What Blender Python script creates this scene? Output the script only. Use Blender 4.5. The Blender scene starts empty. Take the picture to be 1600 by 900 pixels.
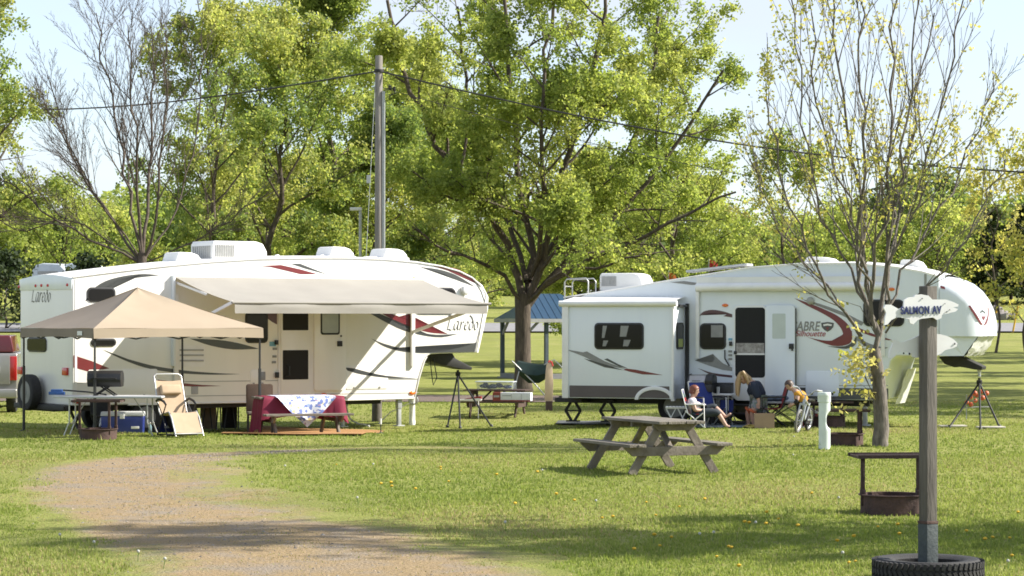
import bpy, bmesh, math, random
import numpy as np
from mathutils import Vector, Matrix
from mathutils.bvhtree import BVHTree

R = math.radians
scene = bpy.context.scene
COL = scene.collection

# ------------------------------------------------------------------ camera, sky, sun, exposure
CAM_H, FPX, HZN = 2.2, 3800.0, 500.0        # eye height, focal length in photo pixels, horizon row (1600 px wide photo)
cam_d = bpy.data.cameras.new("camera")
cam_d.sensor_width = 36.0
cam_d.lens = 36.0 * FPX / 1600.0
cam_d.shift_y = (HZN - 450.0) / 1600.0
cam_d.clip_start, cam_d.clip_end = 0.5, 6000.0
cam = bpy.data.objects.new("camera", cam_d)
cam.location = (0, 0, CAM_H)
cam.rotation_euler = (R(90), 0, 0)
COL.objects.link(cam)
scene.camera = cam

SUN_EL, SUN_AZ = R(38), R(4)                # azimuth counted from +X (right of the picture) towards +Y (away)
world = bpy.data.worlds.new("World")
scene.world = world
world.use_nodes = True
wt = world.node_tree
wt.nodes.clear()
w_out = wt.nodes.new("ShaderNodeOutputWorld")
w_bg = wt.nodes.new("ShaderNodeBackground")
w_sky = wt.nodes.new("ShaderNodeTexSky")
w_sky.sky_type = 'NISHITA'
w_sky.sun_disc = False
w_sky.sun_elevation = SUN_EL
w_sky.sun_rotation = R(90) - SUN_AZ
w_sky.altitude = 200
w_sky.air_density, w_sky.dust_density, w_sky.ozone_density = 1.0, 0.6, 2.0
w_tc = wt.nodes.new("ShaderNodeTexCoord")
w_map = wt.nodes.new("ShaderNodeMapping")
w_map.inputs['Scale'].default_value = (1.0, 1.0, 3.2)
w_n = wt.nodes.new("ShaderNodeTexNoise")
w_n.inputs['Scale'].default_value = 3.2
w_n.inputs['Detail'].default_value = 5
w_n.inputs['Roughness'].default_value = 0.55
w_r = wt.nodes.new("ShaderNodeValToRGB")
w_r.color_ramp.elements[0].position, w_r.color_ramp.elements[1].position = 0.42, 0.68
w_r.color_ramp.elements[0].color = (0.50,) * 3 + (1,)
w_r.color_ramp.elements[1].color = (0.88,) * 3 + (1,)
w_mix = wt.nodes.new("ShaderNodeMixRGB")
w_mix.inputs['Color2'].default_value = (3.3, 3.5, 3.95, 1)      # thin bright cloud
L = wt.links.new
L(w_tc.outputs['Generated'], w_map.inputs['Vector'])
L(w_map.outputs['Vector'], w_n.inputs['Vector'])
L(w_n.outputs['Fac'], w_r.inputs['Fac'])
L(w_r.outputs['Color'], w_mix.inputs['Fac'])
L(w_sky.outputs['Color'], w_mix.inputs['Color1'])
L(w_mix.outputs['Color'], w_bg.inputs['Color'])
w_bg.inputs['Strength'].default_value = 0.115
L(w_bg.outputs['Background'], w_out.inputs['Surface'])

sun_d = bpy.data.lights.new("sun", 'SUN')
sun_d.energy = 4.9
sun_d.angle = R(0.53)
sun_d.color = (1.0, 0.945, 0.85)
sun = bpy.data.objects.new("sun", sun_d)
SUN = Vector((math.cos(SUN_EL) * math.cos(SUN_AZ), math.cos(SUN_EL) * math.sin(SUN_AZ), math.sin(SUN_EL)))
sun.rotation_euler = SUN.to_track_quat('Z', 'Y').to_euler()
sun.location = (40, 20, 40)
COL.objects.link(sun)

scene.view_settings.view_transform = 'Standard'
scene.view_settings.look = 'None'
scene.view_settings.exposure = 1.14
scene.view_settings.gamma = 1.0
scene.view_settings.use_curve_mapping = False
scene.render.engine = 'CYCLES'
scene.cycles.use_denoising = True
scene.cycles.max_bounces = 10
scene.cycles.diffuse_bounces = 6
scene.cycles.transmission_bounces = 6
scene.cycles.transparent_max_bounces = 10
scene.cycles.caustics_reflective = False
scene.cycles.caustics_refractive = False
scene.cycles.filter_width = 1.7

# ------------------------------------------------------------------ terrain height and measuring helpers
_PD = [-100, 0, 84, 100, 120, 140, 148, 160, 175, 190, 215, 260, 400, 4000]
_PZ = [0, 0, 0, .12, .58, 1.15, 1.42, 1.9, 2.7, 3.6, 4.6, 5.2, 6.0, 6.0]


def gz(x, y):
    x = np.asarray(x, float); y = np.asarray(y, float)
    z = np.interp(y, _PD, _PZ)
    z = z - 0.25 * np.exp(-((((x + 4.5) / 7.0) ** 2 + ((y - 54.5) / 6.0) ** 2) ** 2))
    k = np.clip((70 - np.abs(y)) / 30, 0, 1)
    z = z + k * 0.018 * (np.sin(0.9 * x + 0.6) * np.sin(0.7 * y + 1.0) + 0.5 * np.sin(1.7 * x - y * 0.8))
    return z


def gh(x, y):
    return float(gz(x, y))


def ray(px, py):
    return Vector(((px - 800) / FPX, 1.0, (HZN - py) / FPX))


def at(px, py, d):
    """The point d metres out along the line of sight through a photo pixel."""
    r = ray(px, py)
    return Vector((0, 0, CAM_H)) + r * d


def G(px, py):
    """The ground point seen at a photo pixel."""
    r = ray(px, py)
    d = np.arange(14, 300, 0.02)
    h = CAM_H + r.z * d - gz(r.x * d, d)
    i = int(np.argmax(h <= 0))
    return Vector((r.x * d[i], d[i], gh(r.x * d[i], d[i])))


def onto(root_m, axis, value, px, py):
    """Where the line of sight through a pixel meets a plane of a thing (its local axis = value), in local coordinates."""
    inv = root_m.inverted()
    o = inv @ Vector((0, 0, CAM_H))
    v = inv.to_3x3() @ ray(px, py)
    s = (value - o[axis]) / v[axis]
    return o + v * s


# ------------------------------------------------------------------ materials
MATS = {}


def mat(name, col, rough=0.55, var=0.12, scale=6.0, metal=0.0, bump=0.0, spec=0.5, col2=None, bscale=None, detail=4, coat=0.0, stretch=None, alpha=1.0, trans=0.0):
    if name in MATS:
        return MATS[name]
    m = bpy.data.materials.new(name)
    m.use_nodes = True
    nt = m.node_tree
    b = nt.nodes['Principled BSDF']
    tc = nt.nodes.new("ShaderNodeTexCoord")
    src = tc.outputs['Object']
    if stretch:
        mp = nt.nodes.new("ShaderNodeMapping")
        mp.inputs['Scale'].default_value = stretch
        nt.links.new(src, mp.inputs['Vector'])
        src = mp.outputs['Vector']
    n = nt.nodes.new("ShaderNodeTexNoise")
    n.inputs['Scale'].default_value = scale
    n.inputs['Detail'].default_value = detail
    n.inputs['Roughness'].default_value = 0.6
    nt.links.new(src, n.inputs['Vector'])
    rp = nt.nodes.new("ShaderNodeValToRGB")
    rp.color_ramp.elements[0].position, rp.color_ramp.elements[1].position = 0.3, 0.7
    c2 = col2 or tuple(min(1, c * (1 + var)) for c in col)
    c1 = col if col2 else tuple(c * (1 - var) for c in col)
    rp.color_ramp.elements[0].color = (*c1, 1)
    rp.color_ramp.elements[1].color = (*c2, 1)
    nt.links.new(n.outputs['Fac'], rp.inputs['Fac'])
    nt.links.new(rp.outputs['Color'], b.inputs['Base Color'])
    b.inputs['Roughness'].default_value = rough
    b.inputs['Metallic'].default_value = metal
    b.inputs['Specular IOR Level'].default_value = spec
    b.inputs['Coat Weight'].default_value = coat
    b.inputs['Alpha'].default_value = alpha
    b.inputs['Transmission Weight'].default_value = trans
    if bump:
        n2 = nt.nodes.new("ShaderNodeTexNoise")
        n2.inputs['Scale'].default_value = bscale or scale * 4
        n2.inputs['Detail'].default_value = 5
        nt.links.new(src, n2.inputs['Vector'])
        bp = nt.nodes.new("ShaderNodeBump")
        bp.inputs['Strength'].default_value = bump
        bp.inputs['Distance'].default_value = 0.02
        nt.links.new(n2.outputs['Fac'], bp.inputs['Height'])
        nt.links.new(bp.outputs['Normal'], b.inputs['Normal'])
    MATS[name] = m
    return m


def cloth_mat(name, col, trans_col, f=0.35, var=0.08, scale=3.0):
    """Thin cloth or leaf: diffuse on the lit side, some light passing through."""
    if name in MATS:
        return MATS[name]
    m = bpy.data.materials.new(name)
    m.use_nodes = True
    nt = m.node_tree
    nt.nodes.remove(nt.nodes['Principled BSDF'])
    out = nt.nodes['Material Output']
    tc = nt.nodes.new("ShaderNodeTexCoord")
    n = nt.nodes.new("ShaderNodeTexNoise")
    n.inputs['Scale'].default_value = scale
    n.inputs['Detail'].default_value = 3
    nt.links.new(tc.outputs['Object'], n.inputs['Vector'])
    mix = []
    for c in (col, trans_col):
        rp = nt.nodes.new("ShaderNodeValToRGB")
        rp.color_ramp.elements[0].position, rp.color_ramp.elements[1].position = 0.3, 0.7
        rp.color_ramp.elements[0].color = (*[x * (1 - var) for x in c], 1)
        rp.color_ramp.elements[1].color = (*[min(1, x * (1 + var)) for x in c], 1)
        nt.links.new(n.outputs['Fac'], rp.inputs['Fac'])
        mix.append(rp)
    d = nt.nodes.new("ShaderNodeBsdfPrincipled")
    d.inputs['Roughness'].default_value = 0.7
    d.inputs['Specular IOR Level'].default_value = 0.25
    t = nt.nodes.new("ShaderNodeBsdfTranslucent")
    nt.links.new(mix[0].outputs['Color'], d.inputs['Base Color'])
    nt.links.new(mix[1].outputs['Color'], t.inputs['Color'])
    ms = nt.nodes.new("ShaderNodeMixShader")
    ms.inputs['Fac'].default_value = f
    nt.links.new(d.outputs[0], ms.inputs[1])
    nt.links.new(t.outputs[0], ms.inputs[2])
    nt.links.new(ms.outputs[0], out.inputs['Surface'])
    MATS[name] = m
    return m


# ------------------------------------------------------------------ objects, labels, parts
def tag(o, label, cat, group=None):
    o['label'] = label
    o['category'] = cat
    if group:
        o['group'] = group
    return o


def thing(name, label, cat, loc=(0, 0, 0), rz=0.0, group=None, rot=None):
    o = bpy.data.objects.new(name, None)
    o.empty_display_size = 0.2
    COL.objects.link(o)
    o.location = loc
    o.rotation_euler = rot or (0, 0, rz)
    return tag(o, label, cat, group)


def mtx(o):
    return Matrix.Translation(o.location) @ o.rotation_euler.to_matrix().to_4x4()


def copy_tree(o, parent=None):
    c = o.copy()
    COL.objects.link(c)
    c.parent = parent
    for ch in [x for x in bpy.data.objects if x.parent == o]:
        copy_tree(ch, c)
    return c


def np_mesh(name, V, F, mats, parent=None, matidx=None, smooth=False):
    """A mesh object from numpy vertices and faces of one size."""
    V = np.ascontiguousarray(V, dtype=np.float32); F = np.ascontiguousarray(F, dtype=np.int32)
    me = bpy.data.meshes.new(name)
    n, k = F.shape
    me.vertices.add(len(V)); me.vertices.foreach_set("co", V.ravel())
    me.loops.add(n * k); me.loops.foreach_set("vertex_index", F.ravel())
    me.polygons.add(n)
    me.polygons.foreach_set("loop_start", np.arange(0, n * k, k, dtype=np.int32))
    me.polygons.foreach_set("loop_total", np.full(n, k, dtype=np.int32))
    for m in (mats if isinstance(mats, (list, tuple)) else [mats]):
        me.materials.append(m)
    if matidx is not None:
        me.polygons.foreach_set("material_index", np.asarray(matidx, dtype=np.int32))
    me.polygons.foreach_set("use_smooth", np.full(n, smooth, dtype=bool))
    me.update(calc_edges=True)
    o = bpy.data.objects.new(name, me)
    COL.objects.link(o)
    o.parent = parent
    return o


class MB:
    """Collects shapes; build() links them as ONE mesh object."""

    def __init__(s):
        s.v, s.f, s.m = [], [], []

    def add(s, verts, faces, mi=0, M=None):
        b = len(s.v)
        for p in verts:
            p = Vector(p)
            s.v.append(M @ p if M is not None else p)
        for f in faces:
            s.f.append([b + i for i in f]); s.m.append(mi)
        return s

    def box(s, c, size, M=None, mi=0, taper=None):
        x, y, z = [k / 2 for k in size]
        t = taper or 1.0
        vs = [(-x, -y, -z), (x, -y, -z), (x, y, -z), (-x, y, -z), (-x * t, -y * t, z), (x * t, -y * t, z), (x * t, y * t, z), (-x * t, y * t, z)]
        T = Matrix.Translation(Vector(c))
        if M is not None:
            T = T @ M
        return s.add(vs, [(0, 3, 2, 1), (4, 5, 6, 7), (0, 1, 5, 4), (1, 2, 6, 5), (2, 3, 7, 6), (3, 0, 4, 7)], mi, T)

    def bar(s, a, b, w, h, mi=0, up=(0, 0, 1)):
        """A rectangular bar from a to b, w wide (sideways) and h thick (towards up)."""
        a, b = Vector(a), Vector(b)
        d = (b - a); l = d.length; d.normalize()
        u = Vector(up)
        sd = d.cross(u)
        if sd.length < 1e-4:
            sd = d.cross(Vector((0, 1, 0)))
        sd.normalize(); u = sd.cross(d)
        M = Matrix((d, sd, u)).transposed().to_4x4()
        return s.box((a + b) / 2, (l, w, h), M, mi)

    def tube(s, pts, r, n=8, mi=0, closed=False, caps=True):
        pts = [Vector(p) for p in pts]
        k = len(pts)
        rs = r if isinstance(r, (list, tuple)) else [r] * k
        prev = None
        b = len(s.v)
        for i, p in enumerate(pts):
            if closed:
                d = pts[(i + 1) % k] - pts[i - 1]
            else:
                d = pts[min(i + 1, k - 1)] - pts[max(i - 1, 0)]
            if d.length < 1e-9:
                d = Vector((0, 0, 1))
            d.normalize()
            if prev is None:
                a = d.orthogonal().normalized()
            else:
                a = prev - d * prev.dot(d)
                a = a.normalized() if a.length > 1e-6 else d.orthogonal().normalized()
            prev = a
            c = d.cross(a)
            for j in range(n):
                t = 2 * math.pi * j / n
                s.v.append(p + (a * math.cos(t) + c * math.sin(t)) * rs[i])
        for i in range(k if closed else k - 1):
            for j in range(n):
                i2 = (i + 1) % k
                s.f.append([b + i * n + j, b + i * n + (j + 1) % n, b + i2 * n + (j + 1) % n, b + i2 * n + j]); s.m.append(mi)
        if caps and not closed:
            s.f.append([b + j for j in reversed(range(n))]); s.m.append(mi)
            s.f.append([b + (k - 1) * n + j for j in range(n)]); s.m.append(mi)
        return s

    def lathe(s, prof, c=(0, 0, 0), n=24, mi=0, M=None, caps=True):
        """prof: (radius, height) pairs turned round the local Z axis."""
        T = Matrix.Translation(Vector(c))
        if M is not None:
            T = T @ M
        b = len(s.v)
        for r, z in prof:
            for j in range(n):
                t = 2 * math.pi * j / n
                s.v.append(T @ Vector((r * math.cos(t), r * math.sin(t), z)))
        for i in range(len(prof) - 1):
            for j in range(n):
                s.f.append([b + i * n + j, b + i * n + (j + 1) % n, b + (i + 1) * n + (j + 1) % n, b + (i + 1) * n + j]); s.m.append(mi)
        if caps:
            s.f.append([b + j for j in reversed(range(n))]); s.m.append(mi)
            e = b + (len(prof) - 1) * n
            s.f.append([e + j for j in range(n)]); s.m.append(mi)
        return s

    def prism(s, poly, ext, mi=0, M=None):
        """A flat polygon (3D points) pulled along the vector ext."""
        poly = [Vector(p) for p in poly]; ext = Vector(ext)
        n = len(poly)
        vs = poly + [p + ext for p in poly]
        fs = [list(range(n)), [n + i for i in reversed(range(n))]]
        fs += [[i, n + i, n + (i + 1) % n, (i + 1) % n] for i in range(n)]
        return s.add(vs, fs, mi, M)

    def poly(s, pts, mi=0):
        return s.add(pts, [list(range(len(pts)))], mi)

    def grid(s, rows, mi=0):
        b = len(s.v); w = len(rows[0])
        for r in rows:
            for p in r:
                s.v.append(Vector(p))
        for i in range(len(rows) - 1):
            for j in range(w - 1):
                s.f.append([b + i * w + j, b + i * w + j + 1, b + (i + 1) * w + j + 1, b + (i + 1) * w + j]); s.m.append(mi)
        return s

    def ball(s, c, r, n=10, mi=0, M=None):
        prof = [(max(1e-4, math.sin(math.pi * i / n)), -math.cos(math.pi * i / n)) for i in range(n + 1)]
        rr = r if isinstance(r, (tuple, list, Vector)) else (r, r, r)
        D = Matrix.Diagonal((*rr, 1))
        return s.lathe(prof, c, n + 4, mi, (M @ D) if M is not None else D, caps=False)

    def build(s, name, mats, parent=None, smooth=False, bevel=0.0, seg=2, thick=0.0, angle=35, recalc=True):
        bm = bmesh.new()
        vs = [bm.verts.new(p) for p in s.v]
        for f, m in zip(s.f, s.m):
            try:
                fc = bm.faces.new([vs[i] for i in f]); fc.material_index = m
            except ValueError:
                pass
        if recalc:
            bmesh.ops.recalc_face_normals(bm, faces=bm.faces)
        if thick:
            bmesh.ops.solidify(bm, geom=bm.faces[:], thickness=thick)
        if bevel:
            ed = [e for e in bm.edges if len(e.link_faces) == 2 and e.calc_face_angle(0) > R(30)]
            bmesh.ops.bevel(bm, geom=ed, offset=bevel, segments=seg, profile=0.6, affect='EDGES', clamp_overlap=True)
        me = bpy.data.meshes.new(name)
        bm.to_mesh(me); bm.free()
        for m in (mats if isinstance(mats, (list, tuple)) else [mats]):
            me.materials.append(m)
        if smooth or bevel:
            me.polygons.foreach_set("use_smooth", [True] * len(me.polygons))
            me.set_sharp_from_angle(angle=R(angle))
        o = bpy.data.objects.new(name, me)
        COL.objects.link(o)
        o.parent = parent
        return o


def rrect(x0, x1, z0, z1, r=0.06, n=5):
    """A rectangle with rounded corners, as (x, z) pairs."""
    out = []
    for cx, cz, a in ((x1 - r, z1 - r, 0), (x0 + r, z1 - r, 90), (x0 + r, z0 + r, 180), (x1 - r, z0 + r, 270)):
        for i in range(n + 1):
            t = R(a + 90 * i / n)
            out.append((cx + r * math.cos(t), cz + r * math.sin(t)))
    return out


def smooth_poly(pts, k=4):
    """Catmull-Rom through open points."""
    P = [Vector(p) for p in pts]
    P = [P[0] * 2 - P[1]] + P + [P[-1] * 2 - P[-2]]
    out = []
    for i in range(1, len(P) - 2):
        for j in range(k):
            t = j / k
            a, b, c, d = P[i - 1:i + 3]
            out.append(0.5 * ((2 * b) + (c - a) * t + (2 * a - 5 * b + 4 * c - d) * t * t + (3 * b - a - 3 * c + d) * t ** 3))
    out.append(P[-2])
    return out


def text(name, body, M, width, height, m, parent, shear=0.0, fat=0.0, space=1.0):
    """Lettering as a mesh, fitted to a width and height, lying in the XY plane of M (centre = M's origin)."""
    cu = bpy.data.curves.new(name, 'FONT')
    cu.body = body; cu.shear = shear; cu.offset = fat; cu.extrude = 0.004; cu.space_character = space
    cu.align_x = 'LEFT'
    tmp = bpy.data.objects.new(name, cu)
    COL.objects.link(tmp)
    bpy.context.view_layer.update()
    me = bpy.data.meshes.new_from_object(tmp.evaluated_get(bpy.context.evaluated_depsgraph_get()))
    bpy.data.objects.remove(tmp); bpy.data.curves.remove(cu)
    v = np.empty(len(me.vertices) * 3, dtype=np.float32); me.vertices.foreach_get("co", v); v = v.reshape(-1, 3)
    lo, hi = v.min(0), v.max(0)
    v[:, 0] = (v[:, 0] - (lo[0] + hi[0]) / 2) * width / (hi[0] - lo[0])
    v[:, 1] = (v[:, 1] - (lo[1] + hi[1]) / 2) * height / (hi[1] - lo[1])
    me.vertices.foreach_set("co", v.ravel())
    me.transform(M); me.update()
    me.materials.clear(); me.materials.append(m)
    o = bpy.data.objects.new(name, me)
    COL.objects.link(o); o.parent = parent
    return o
# ------------------------------------------------------------------ ground
def seg_dist(px, py, pts):
    """Distance of points to a polyline and the half-width interpolated along it; pts: (x, y, halfwidth)."""
    best = np.full(np.shape(px), 1e9); hw = np.ones(np.shape(px))
    for (x0, y0, w0), (x1, y1, w1) in zip(pts[:-1], pts[1:]):
        dx, dy = x1 - x0, y1 - y0
        t = np.clip(((px - x0) * dx + (py - y0) * dy) / (dx * dx + dy * dy), 0, 1)
        d = np.hypot(px - x0 - t * dx, py - y0 - t * dy)
        k = d < best
        best = np.where(k, d, best); hw = np.where(k, w0 + t * (w1 - w0), hw)
    return best, hw


TRACK = [(0.6, 8, 2.2), (-0.4, 16, 2.2), (-1.35, 21, 1.95), (-3.3, 26.5, 1.85), (-4.75, 31.5, 1.85), (-5.35, 34.8, 1.8), (-5.4, 37.5, 1.5), (-4.9, 39.6, .8), (-3.6, 40.8, .55), (-1.5, 41.5, .4), (1.5, 42.0, .3)]


def lawn_material(name, dirt_attr=None):
    m = bpy.data.materials.new(name); m.use_nodes = True
    nt = m.node_tree; b = nt.nodes['Principled BSDF']
    lk = nt.links.new
    tc = nt.nodes.new("ShaderNodeTexCoord")

    def noise(scale, detail=4, stretch=None, rough=.6):
        n = nt.nodes.new("ShaderNodeTexNoise")
        n.inputs['Scale'].default_value = scale; n.inputs['Detail'].default_value = detail; n.inputs['Roughness'].default_value = rough
        v = tc.outputs['Object']
        if stretch:
            mp = nt.nodes.new("ShaderNodeMapping"); mp.inputs['Scale'].default_value = stretch
            lk(v, mp.inputs['Vector']); v = mp.outputs['Vector']
        lk(v, n.inputs['Vector'])
        return n.outputs['Fac']

    def ramp(f, p0, c0, p1, c1):
        r = nt.nodes.new("ShaderNodeValToRGB")
        r.color_ramp.elements[0].position, r.color_ramp.elements[1].position = p0, p1
        r.color_ramp.elements[0].color, r.color_ramp.elements[1].color = (*c0, 1), (*c1, 1)
        lk(f, r.inputs['Fac'])
        return r.outputs['Color']

    def mix(f, a, c, mode='MIX'):
        x = nt.nodes.new("ShaderNodeMixRGB"); x.blend_type = mode
        if isinstance(f, float):
            x.inputs['Fac'].default_value = f
        else:
            lk(f, x.inputs['Fac'])
        lk(a, x.inputs['Color1']); lk(c, x.inputs['Color2'])
        return x.outputs['Color']
    g = ramp(noise(9, 6), .3, (.175, .195, .048), .72, (.27, .28, .082))
    dry = ramp(noise(22, 5), .3, (.28, .255, .10), .7, (.40, .35, .17))
    g = mix(ramp(noise(.55, 5), .53, (0, 0, 0), .74, (.75,) * 3), g, dry)
    deep = ramp(noise(14, 4), .3, (.13, .15, .04), .7, (.20, .21, .062))
    g = mix(ramp(noise(.23, 3), .45, (.0,) * 3, .65, (.6,) * 3), g, deep)
    if dirt_attr:
        at_ = nt.nodes.new("ShaderNodeAttribute"); at_.attribute_name = dirt_attr
        dirt = ramp(noise(30, 6), .25, (.225, .158, .092), .75, (.36, .268, .158))
        stone = ramp(noise(60, 3), .35, (.17, .145, .13), .68, (.33, .285, .24))
        dirt = mix(ramp(noise(1.6, 5), .45, (.0,) * 3, .66, (.8,) * 3), dirt, stone)
        sub = nt.nodes.new("ShaderNodeMath"); sub.operation = 'ADD'
        sc = nt.nodes.new("ShaderNodeMath"); sc.operation = 'MULTIPLY_ADD'
        sc.inputs[1].default_value = 1.9; sc.inputs[2].default_value = -.92
        lk(noise(.9, 8, (1, .6, 1), .72), sc.inputs[0])
        lk(at_.outputs['Fac'], sub.inputs[0]); lk(sc.outputs[0], sub.inputs[1])
        g = mix(ramp(sub.outputs[0], .20, (0, 0, 0), .62, (.95, .95, .95)), g, dirt)
    lk(g, b.inputs['Base Color'])
    b.inputs['Roughness'].default_value = .95
    b.inputs['Specular IOR Level'].default_value = .1
    bp = nt.nodes.new("ShaderNodeBump"); bp.inputs['Strength'].default_value = .9; bp.inputs['Distance'].default_value = .05
    lk(noise(28, 6), bp.inputs['Height']); lk(bp.outputs['Normal'], b.inputs['Normal'])
    return m


M_lawn = lawn_material("lawn")
M_track = lawn_material("track_dirt", "worn")


def axis_pts(stops):
    out = []
    for a, b, st in stops:
        out += list(np.arange(a, b - 1e-6, st))
    return np.array(out + [stops[-1][1]])


gx = axis_pts([(-2500, -300, 550), (-300, -60, 30), (-60, -16, 4), (-16, 16, .5), (16, 60, 4), (60, 300, 30), (300, 2500, 550)])
gy = axis_pts([(-200, -20, 60), (-20, 14, 4), (14, 70, .5), (70, 170, 2), (170, 270, 5), (270, 500, 46), (500, 4000, 700)])
XX, YY = np.meshgrid(gx, gy)
V = np.stack([XX.ravel(), YY.ravel(), gz(XX, YY).ravel()], 1)
w = len(gx)
I = (np.arange(len(gy) - 1)[:, None] * w + np.arange(w - 1)[None]).ravel()
ground = np_mesh("ground", V, np.stack([I, I + 1, I + w + 1, I + w], 1), M_lawn, smooth=True)
ground['kind'] = 'structure'


def strip(name, pts, m, lift, over=1.0, nu=14, step=.5, attr=None):
    """A sheet that follows the terrain along a polyline of (x, y, halfwidth)."""
    P = [Vector((x, y, w)) for x, y, w in pts]
    P = smooth_poly(P, 8)
    rows, worn = [], []
    for i, p in enumerate(P):
        d = (P[min(i + 1, len(P) - 1)] - P[max(i - 1, 0)]); d.z = 0; d.normalize()
        n = Vector((-d.y, d.x, 0))
        for j in range(nu + 1):
            u = -1 + 2 * j / nu
            q = p + n * u * p.z * over
            rows.append((q.x, q.y, gh(q.x, q.y) + lift))
            e = 1 - abs(u) * over
            e = max(0, min(1, e * 1.5))
            if u < .05:                           # the right half is greener, with one worn wheel line
                k_ = max(0, min(1, (p.y - 24) / 5))
                e *= 1 - k_ * (.48 if -.62 < u < -.12 else .25)
            e *= min(1, i / 6 + .2, (len(P) - 1 - i) / 26 + .0) if attr else 1
            worn.append(e)
    k = nu + 1
    I = (np.arange(len(P) - 1)[:, None] * k + np.arange(nu)[None]).ravel()
    o = np_mesh(name, np.array(rows), np.stack([I, I + 1, I + k + 1, I + k], 1), m, smooth=True)
    if attr:
        a = o.data.attributes.new(attr, 'FLOAT', 'POINT')
        a.data.foreach_set("value", np.array(worn, dtype=np.float32))
    o['kind'] = 'structure'
    return o


track = strip("dirt_track", TRACK, M_track, .006, over=1.35, nu=22, attr="worn")

M_asphalt = mat("asphalt", (.20, .195, .20), .9, .15, 2.0, bump=.3)
road = strip("road", [(-300, 154.0, 6.2), (-60, 154.0, 6.2), (0, 154.0, 6.2), (60, 154.0, 6.2), (300, 154.0, 6.2)], M_asphalt, .10, nu=10)
M_gravel = mat("gravel", (.085, .060, .048), .95, .4, 30, bump=.8, bscale=60, col2=(.165, .122, .10))
a, b = G(640, 626), G(905, 627)
gravel = strip("gravel_drive", [(-30, a.y + 2.5, 2.8), (-16, a.y + 2, 2.8), (a.x, a.y + 1.6, 2.9), (b.x, b.y + 1.6, 2.7), (9, b.y + 2, 2.2)], M_gravel, .02, over=1.0)

# ------------------------------------------------------------------ grass blades on the lawn in front
rng = np.random.default_rng(7)


def grass_patch():
    pts = []
    for d0, d1, rho in ((18.5, 24, 620), (24, 31, 430), (31, 40, 250), (40, 52, 120), (52, 66, 60)):
        hw1 = .2105 * d1 + 2.2
        n = int((d1 - d0) * 2 * hw1 * rho)
        y = rng.uniform(d0, d1, n); x = rng.uniform(-hw1, hw1, n)
        k = np.abs(x) < .2105 * y + 2.2
        pts.append(np.stack([x[k], y[k]], 1))
    P = np.concatenate(pts)
    d, hw = seg_dist(P[:, 0], P[:, 1], TRACK)
    e = 1 - d / hw
    wob = .5 * np.sin(P[:, 0] * 2.1 + P[:, 1]) * np.sin(P[:, 1] * 1.3) + .35 * np.sin(P[:, 0] * 5.3) * np.sin(P[:, 1] * 4.1)
    keep_p = np.where(e > 0, np.clip(.85 - 1.2 * (e + .35 * wob), .22, .85), 1.0)
    keep_p = np.where((d < .25 * hw) & (P[:, 1] > 22), np.maximum(keep_p, .45), keep_p)
    P = P[rng.random(len(P)) < keep_p]
    n = len(P)
    # every tuft: three blades; here and there a taller unmown clump, and rims of long grass round the tyre, posts and trunk
    B = np.repeat(P, 3, axis=0) + rng.normal(0, .018, (3 * n, 2))
    yy = rng.uniform(19, 48, 420); cc = np.stack([rng.uniform(-1, 1, 420) * (.21 * yy + 1), yy], 1)
    dC, hC = seg_dist(cc[:, 0], cc[:, 1], TRACK)
    cc = cc[dC > hC * .8]
    T1 = np.repeat(cc, 16, axis=0) + rng.normal(0, .05, (16 * len(cc), 2))
    rims = []
    for (px_, py_, r_, k_) in ((1450, 899, .50, 260), (1404, 807, .40, 130), (1376, 699, .20, 120), (1289, 702, .13, 60), (1326, 697, .38, 90), (148, 689, .38, 90), (1240, 676, .1, 20)):
        c_ = G(px_, py_); a_ = rng.uniform(0, 6.283, k_); q_ = r_ * rng.uniform(.98, 1.25, k_)
        oy = .40 if r_ > .3 else r_
        rims.append(np.stack([c_.x + q_ * np.cos(a_), c_.y + oy + q_ * np.sin(a_)], 1))
    T2 = np.concatenate(rims)
    tall = np.concatenate([np.ones(len(B)), np.full(len(T1), 1.55), np.full(len(T2), 1.9)])
    B = np.concatenate([B, T1, T2])
    m = len(B)
    dB, hB = seg_dist(B[:, 0], B[:, 1], TRACK)
    eB = 1 - dB / hB + .25 * np.sin(B[:, 0] * 1.9 + 1) * np.sin(B[:, 1] * .9) + .15 * np.sin(B[:, 0] * 5.1) * np.sin(B[:, 1] * 3.7)
    on = eB > .12
    clump = np.sin(B[:, 0] * 3.1 + 1.7 * np.sin(B[:, 1] * 1.9)) * np.sin(B[:, 1] * 2.3 + B[:, 0])
    h = rng.gamma(6, .0040, m) * (1 + .35 * clump) * np.where(on, .45, 1) * tall
    a = rng.uniform(0, 2 * np.pi, m)
    wd = rng.uniform(.004, .009, m) * (1 + B[:, 1] / 60)
    lean = rng.normal(0, .55, m) * h
    z = gz(B[:, 0], B[:, 1])
    ux, uy = np.cos(a), np.sin(a)
    v0 = np.stack([B[:, 0] - ux * wd, B[:, 1] - uy * wd, z - .004], 1)
    v1 = np.stack([B[:, 0] + ux * wd, B[:, 1] + uy * wd, z - .004], 1)
    v2 = np.stack([B[:, 0] - uy * lean, B[:, 1] + ux * lean, z + h], 1)
    V = np.stack([v0, v1, v2], 1).reshape(-1, 3)
    F = np.arange(3 * m).reshape(-1, 3)
    big = np.sin(B[:, 0] * .8 + 2) * np.sin(B[:, 1] * .55) + .6 * np.sin(B[:, 0] * .33 - B[:, 1] * .41)
    r = rng.normal(0, .5, m) + .55 * big
    mi = np.where(r < -.35, 0, np.where(r < .45, 1, np.where(r < 1.05, 2, 3)))
    mi = np.where(on & (rng.random(m) < np.clip(.35 + 1.1 * eB, 0, .88)), 3, mi)
    return V, F, mi


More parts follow.
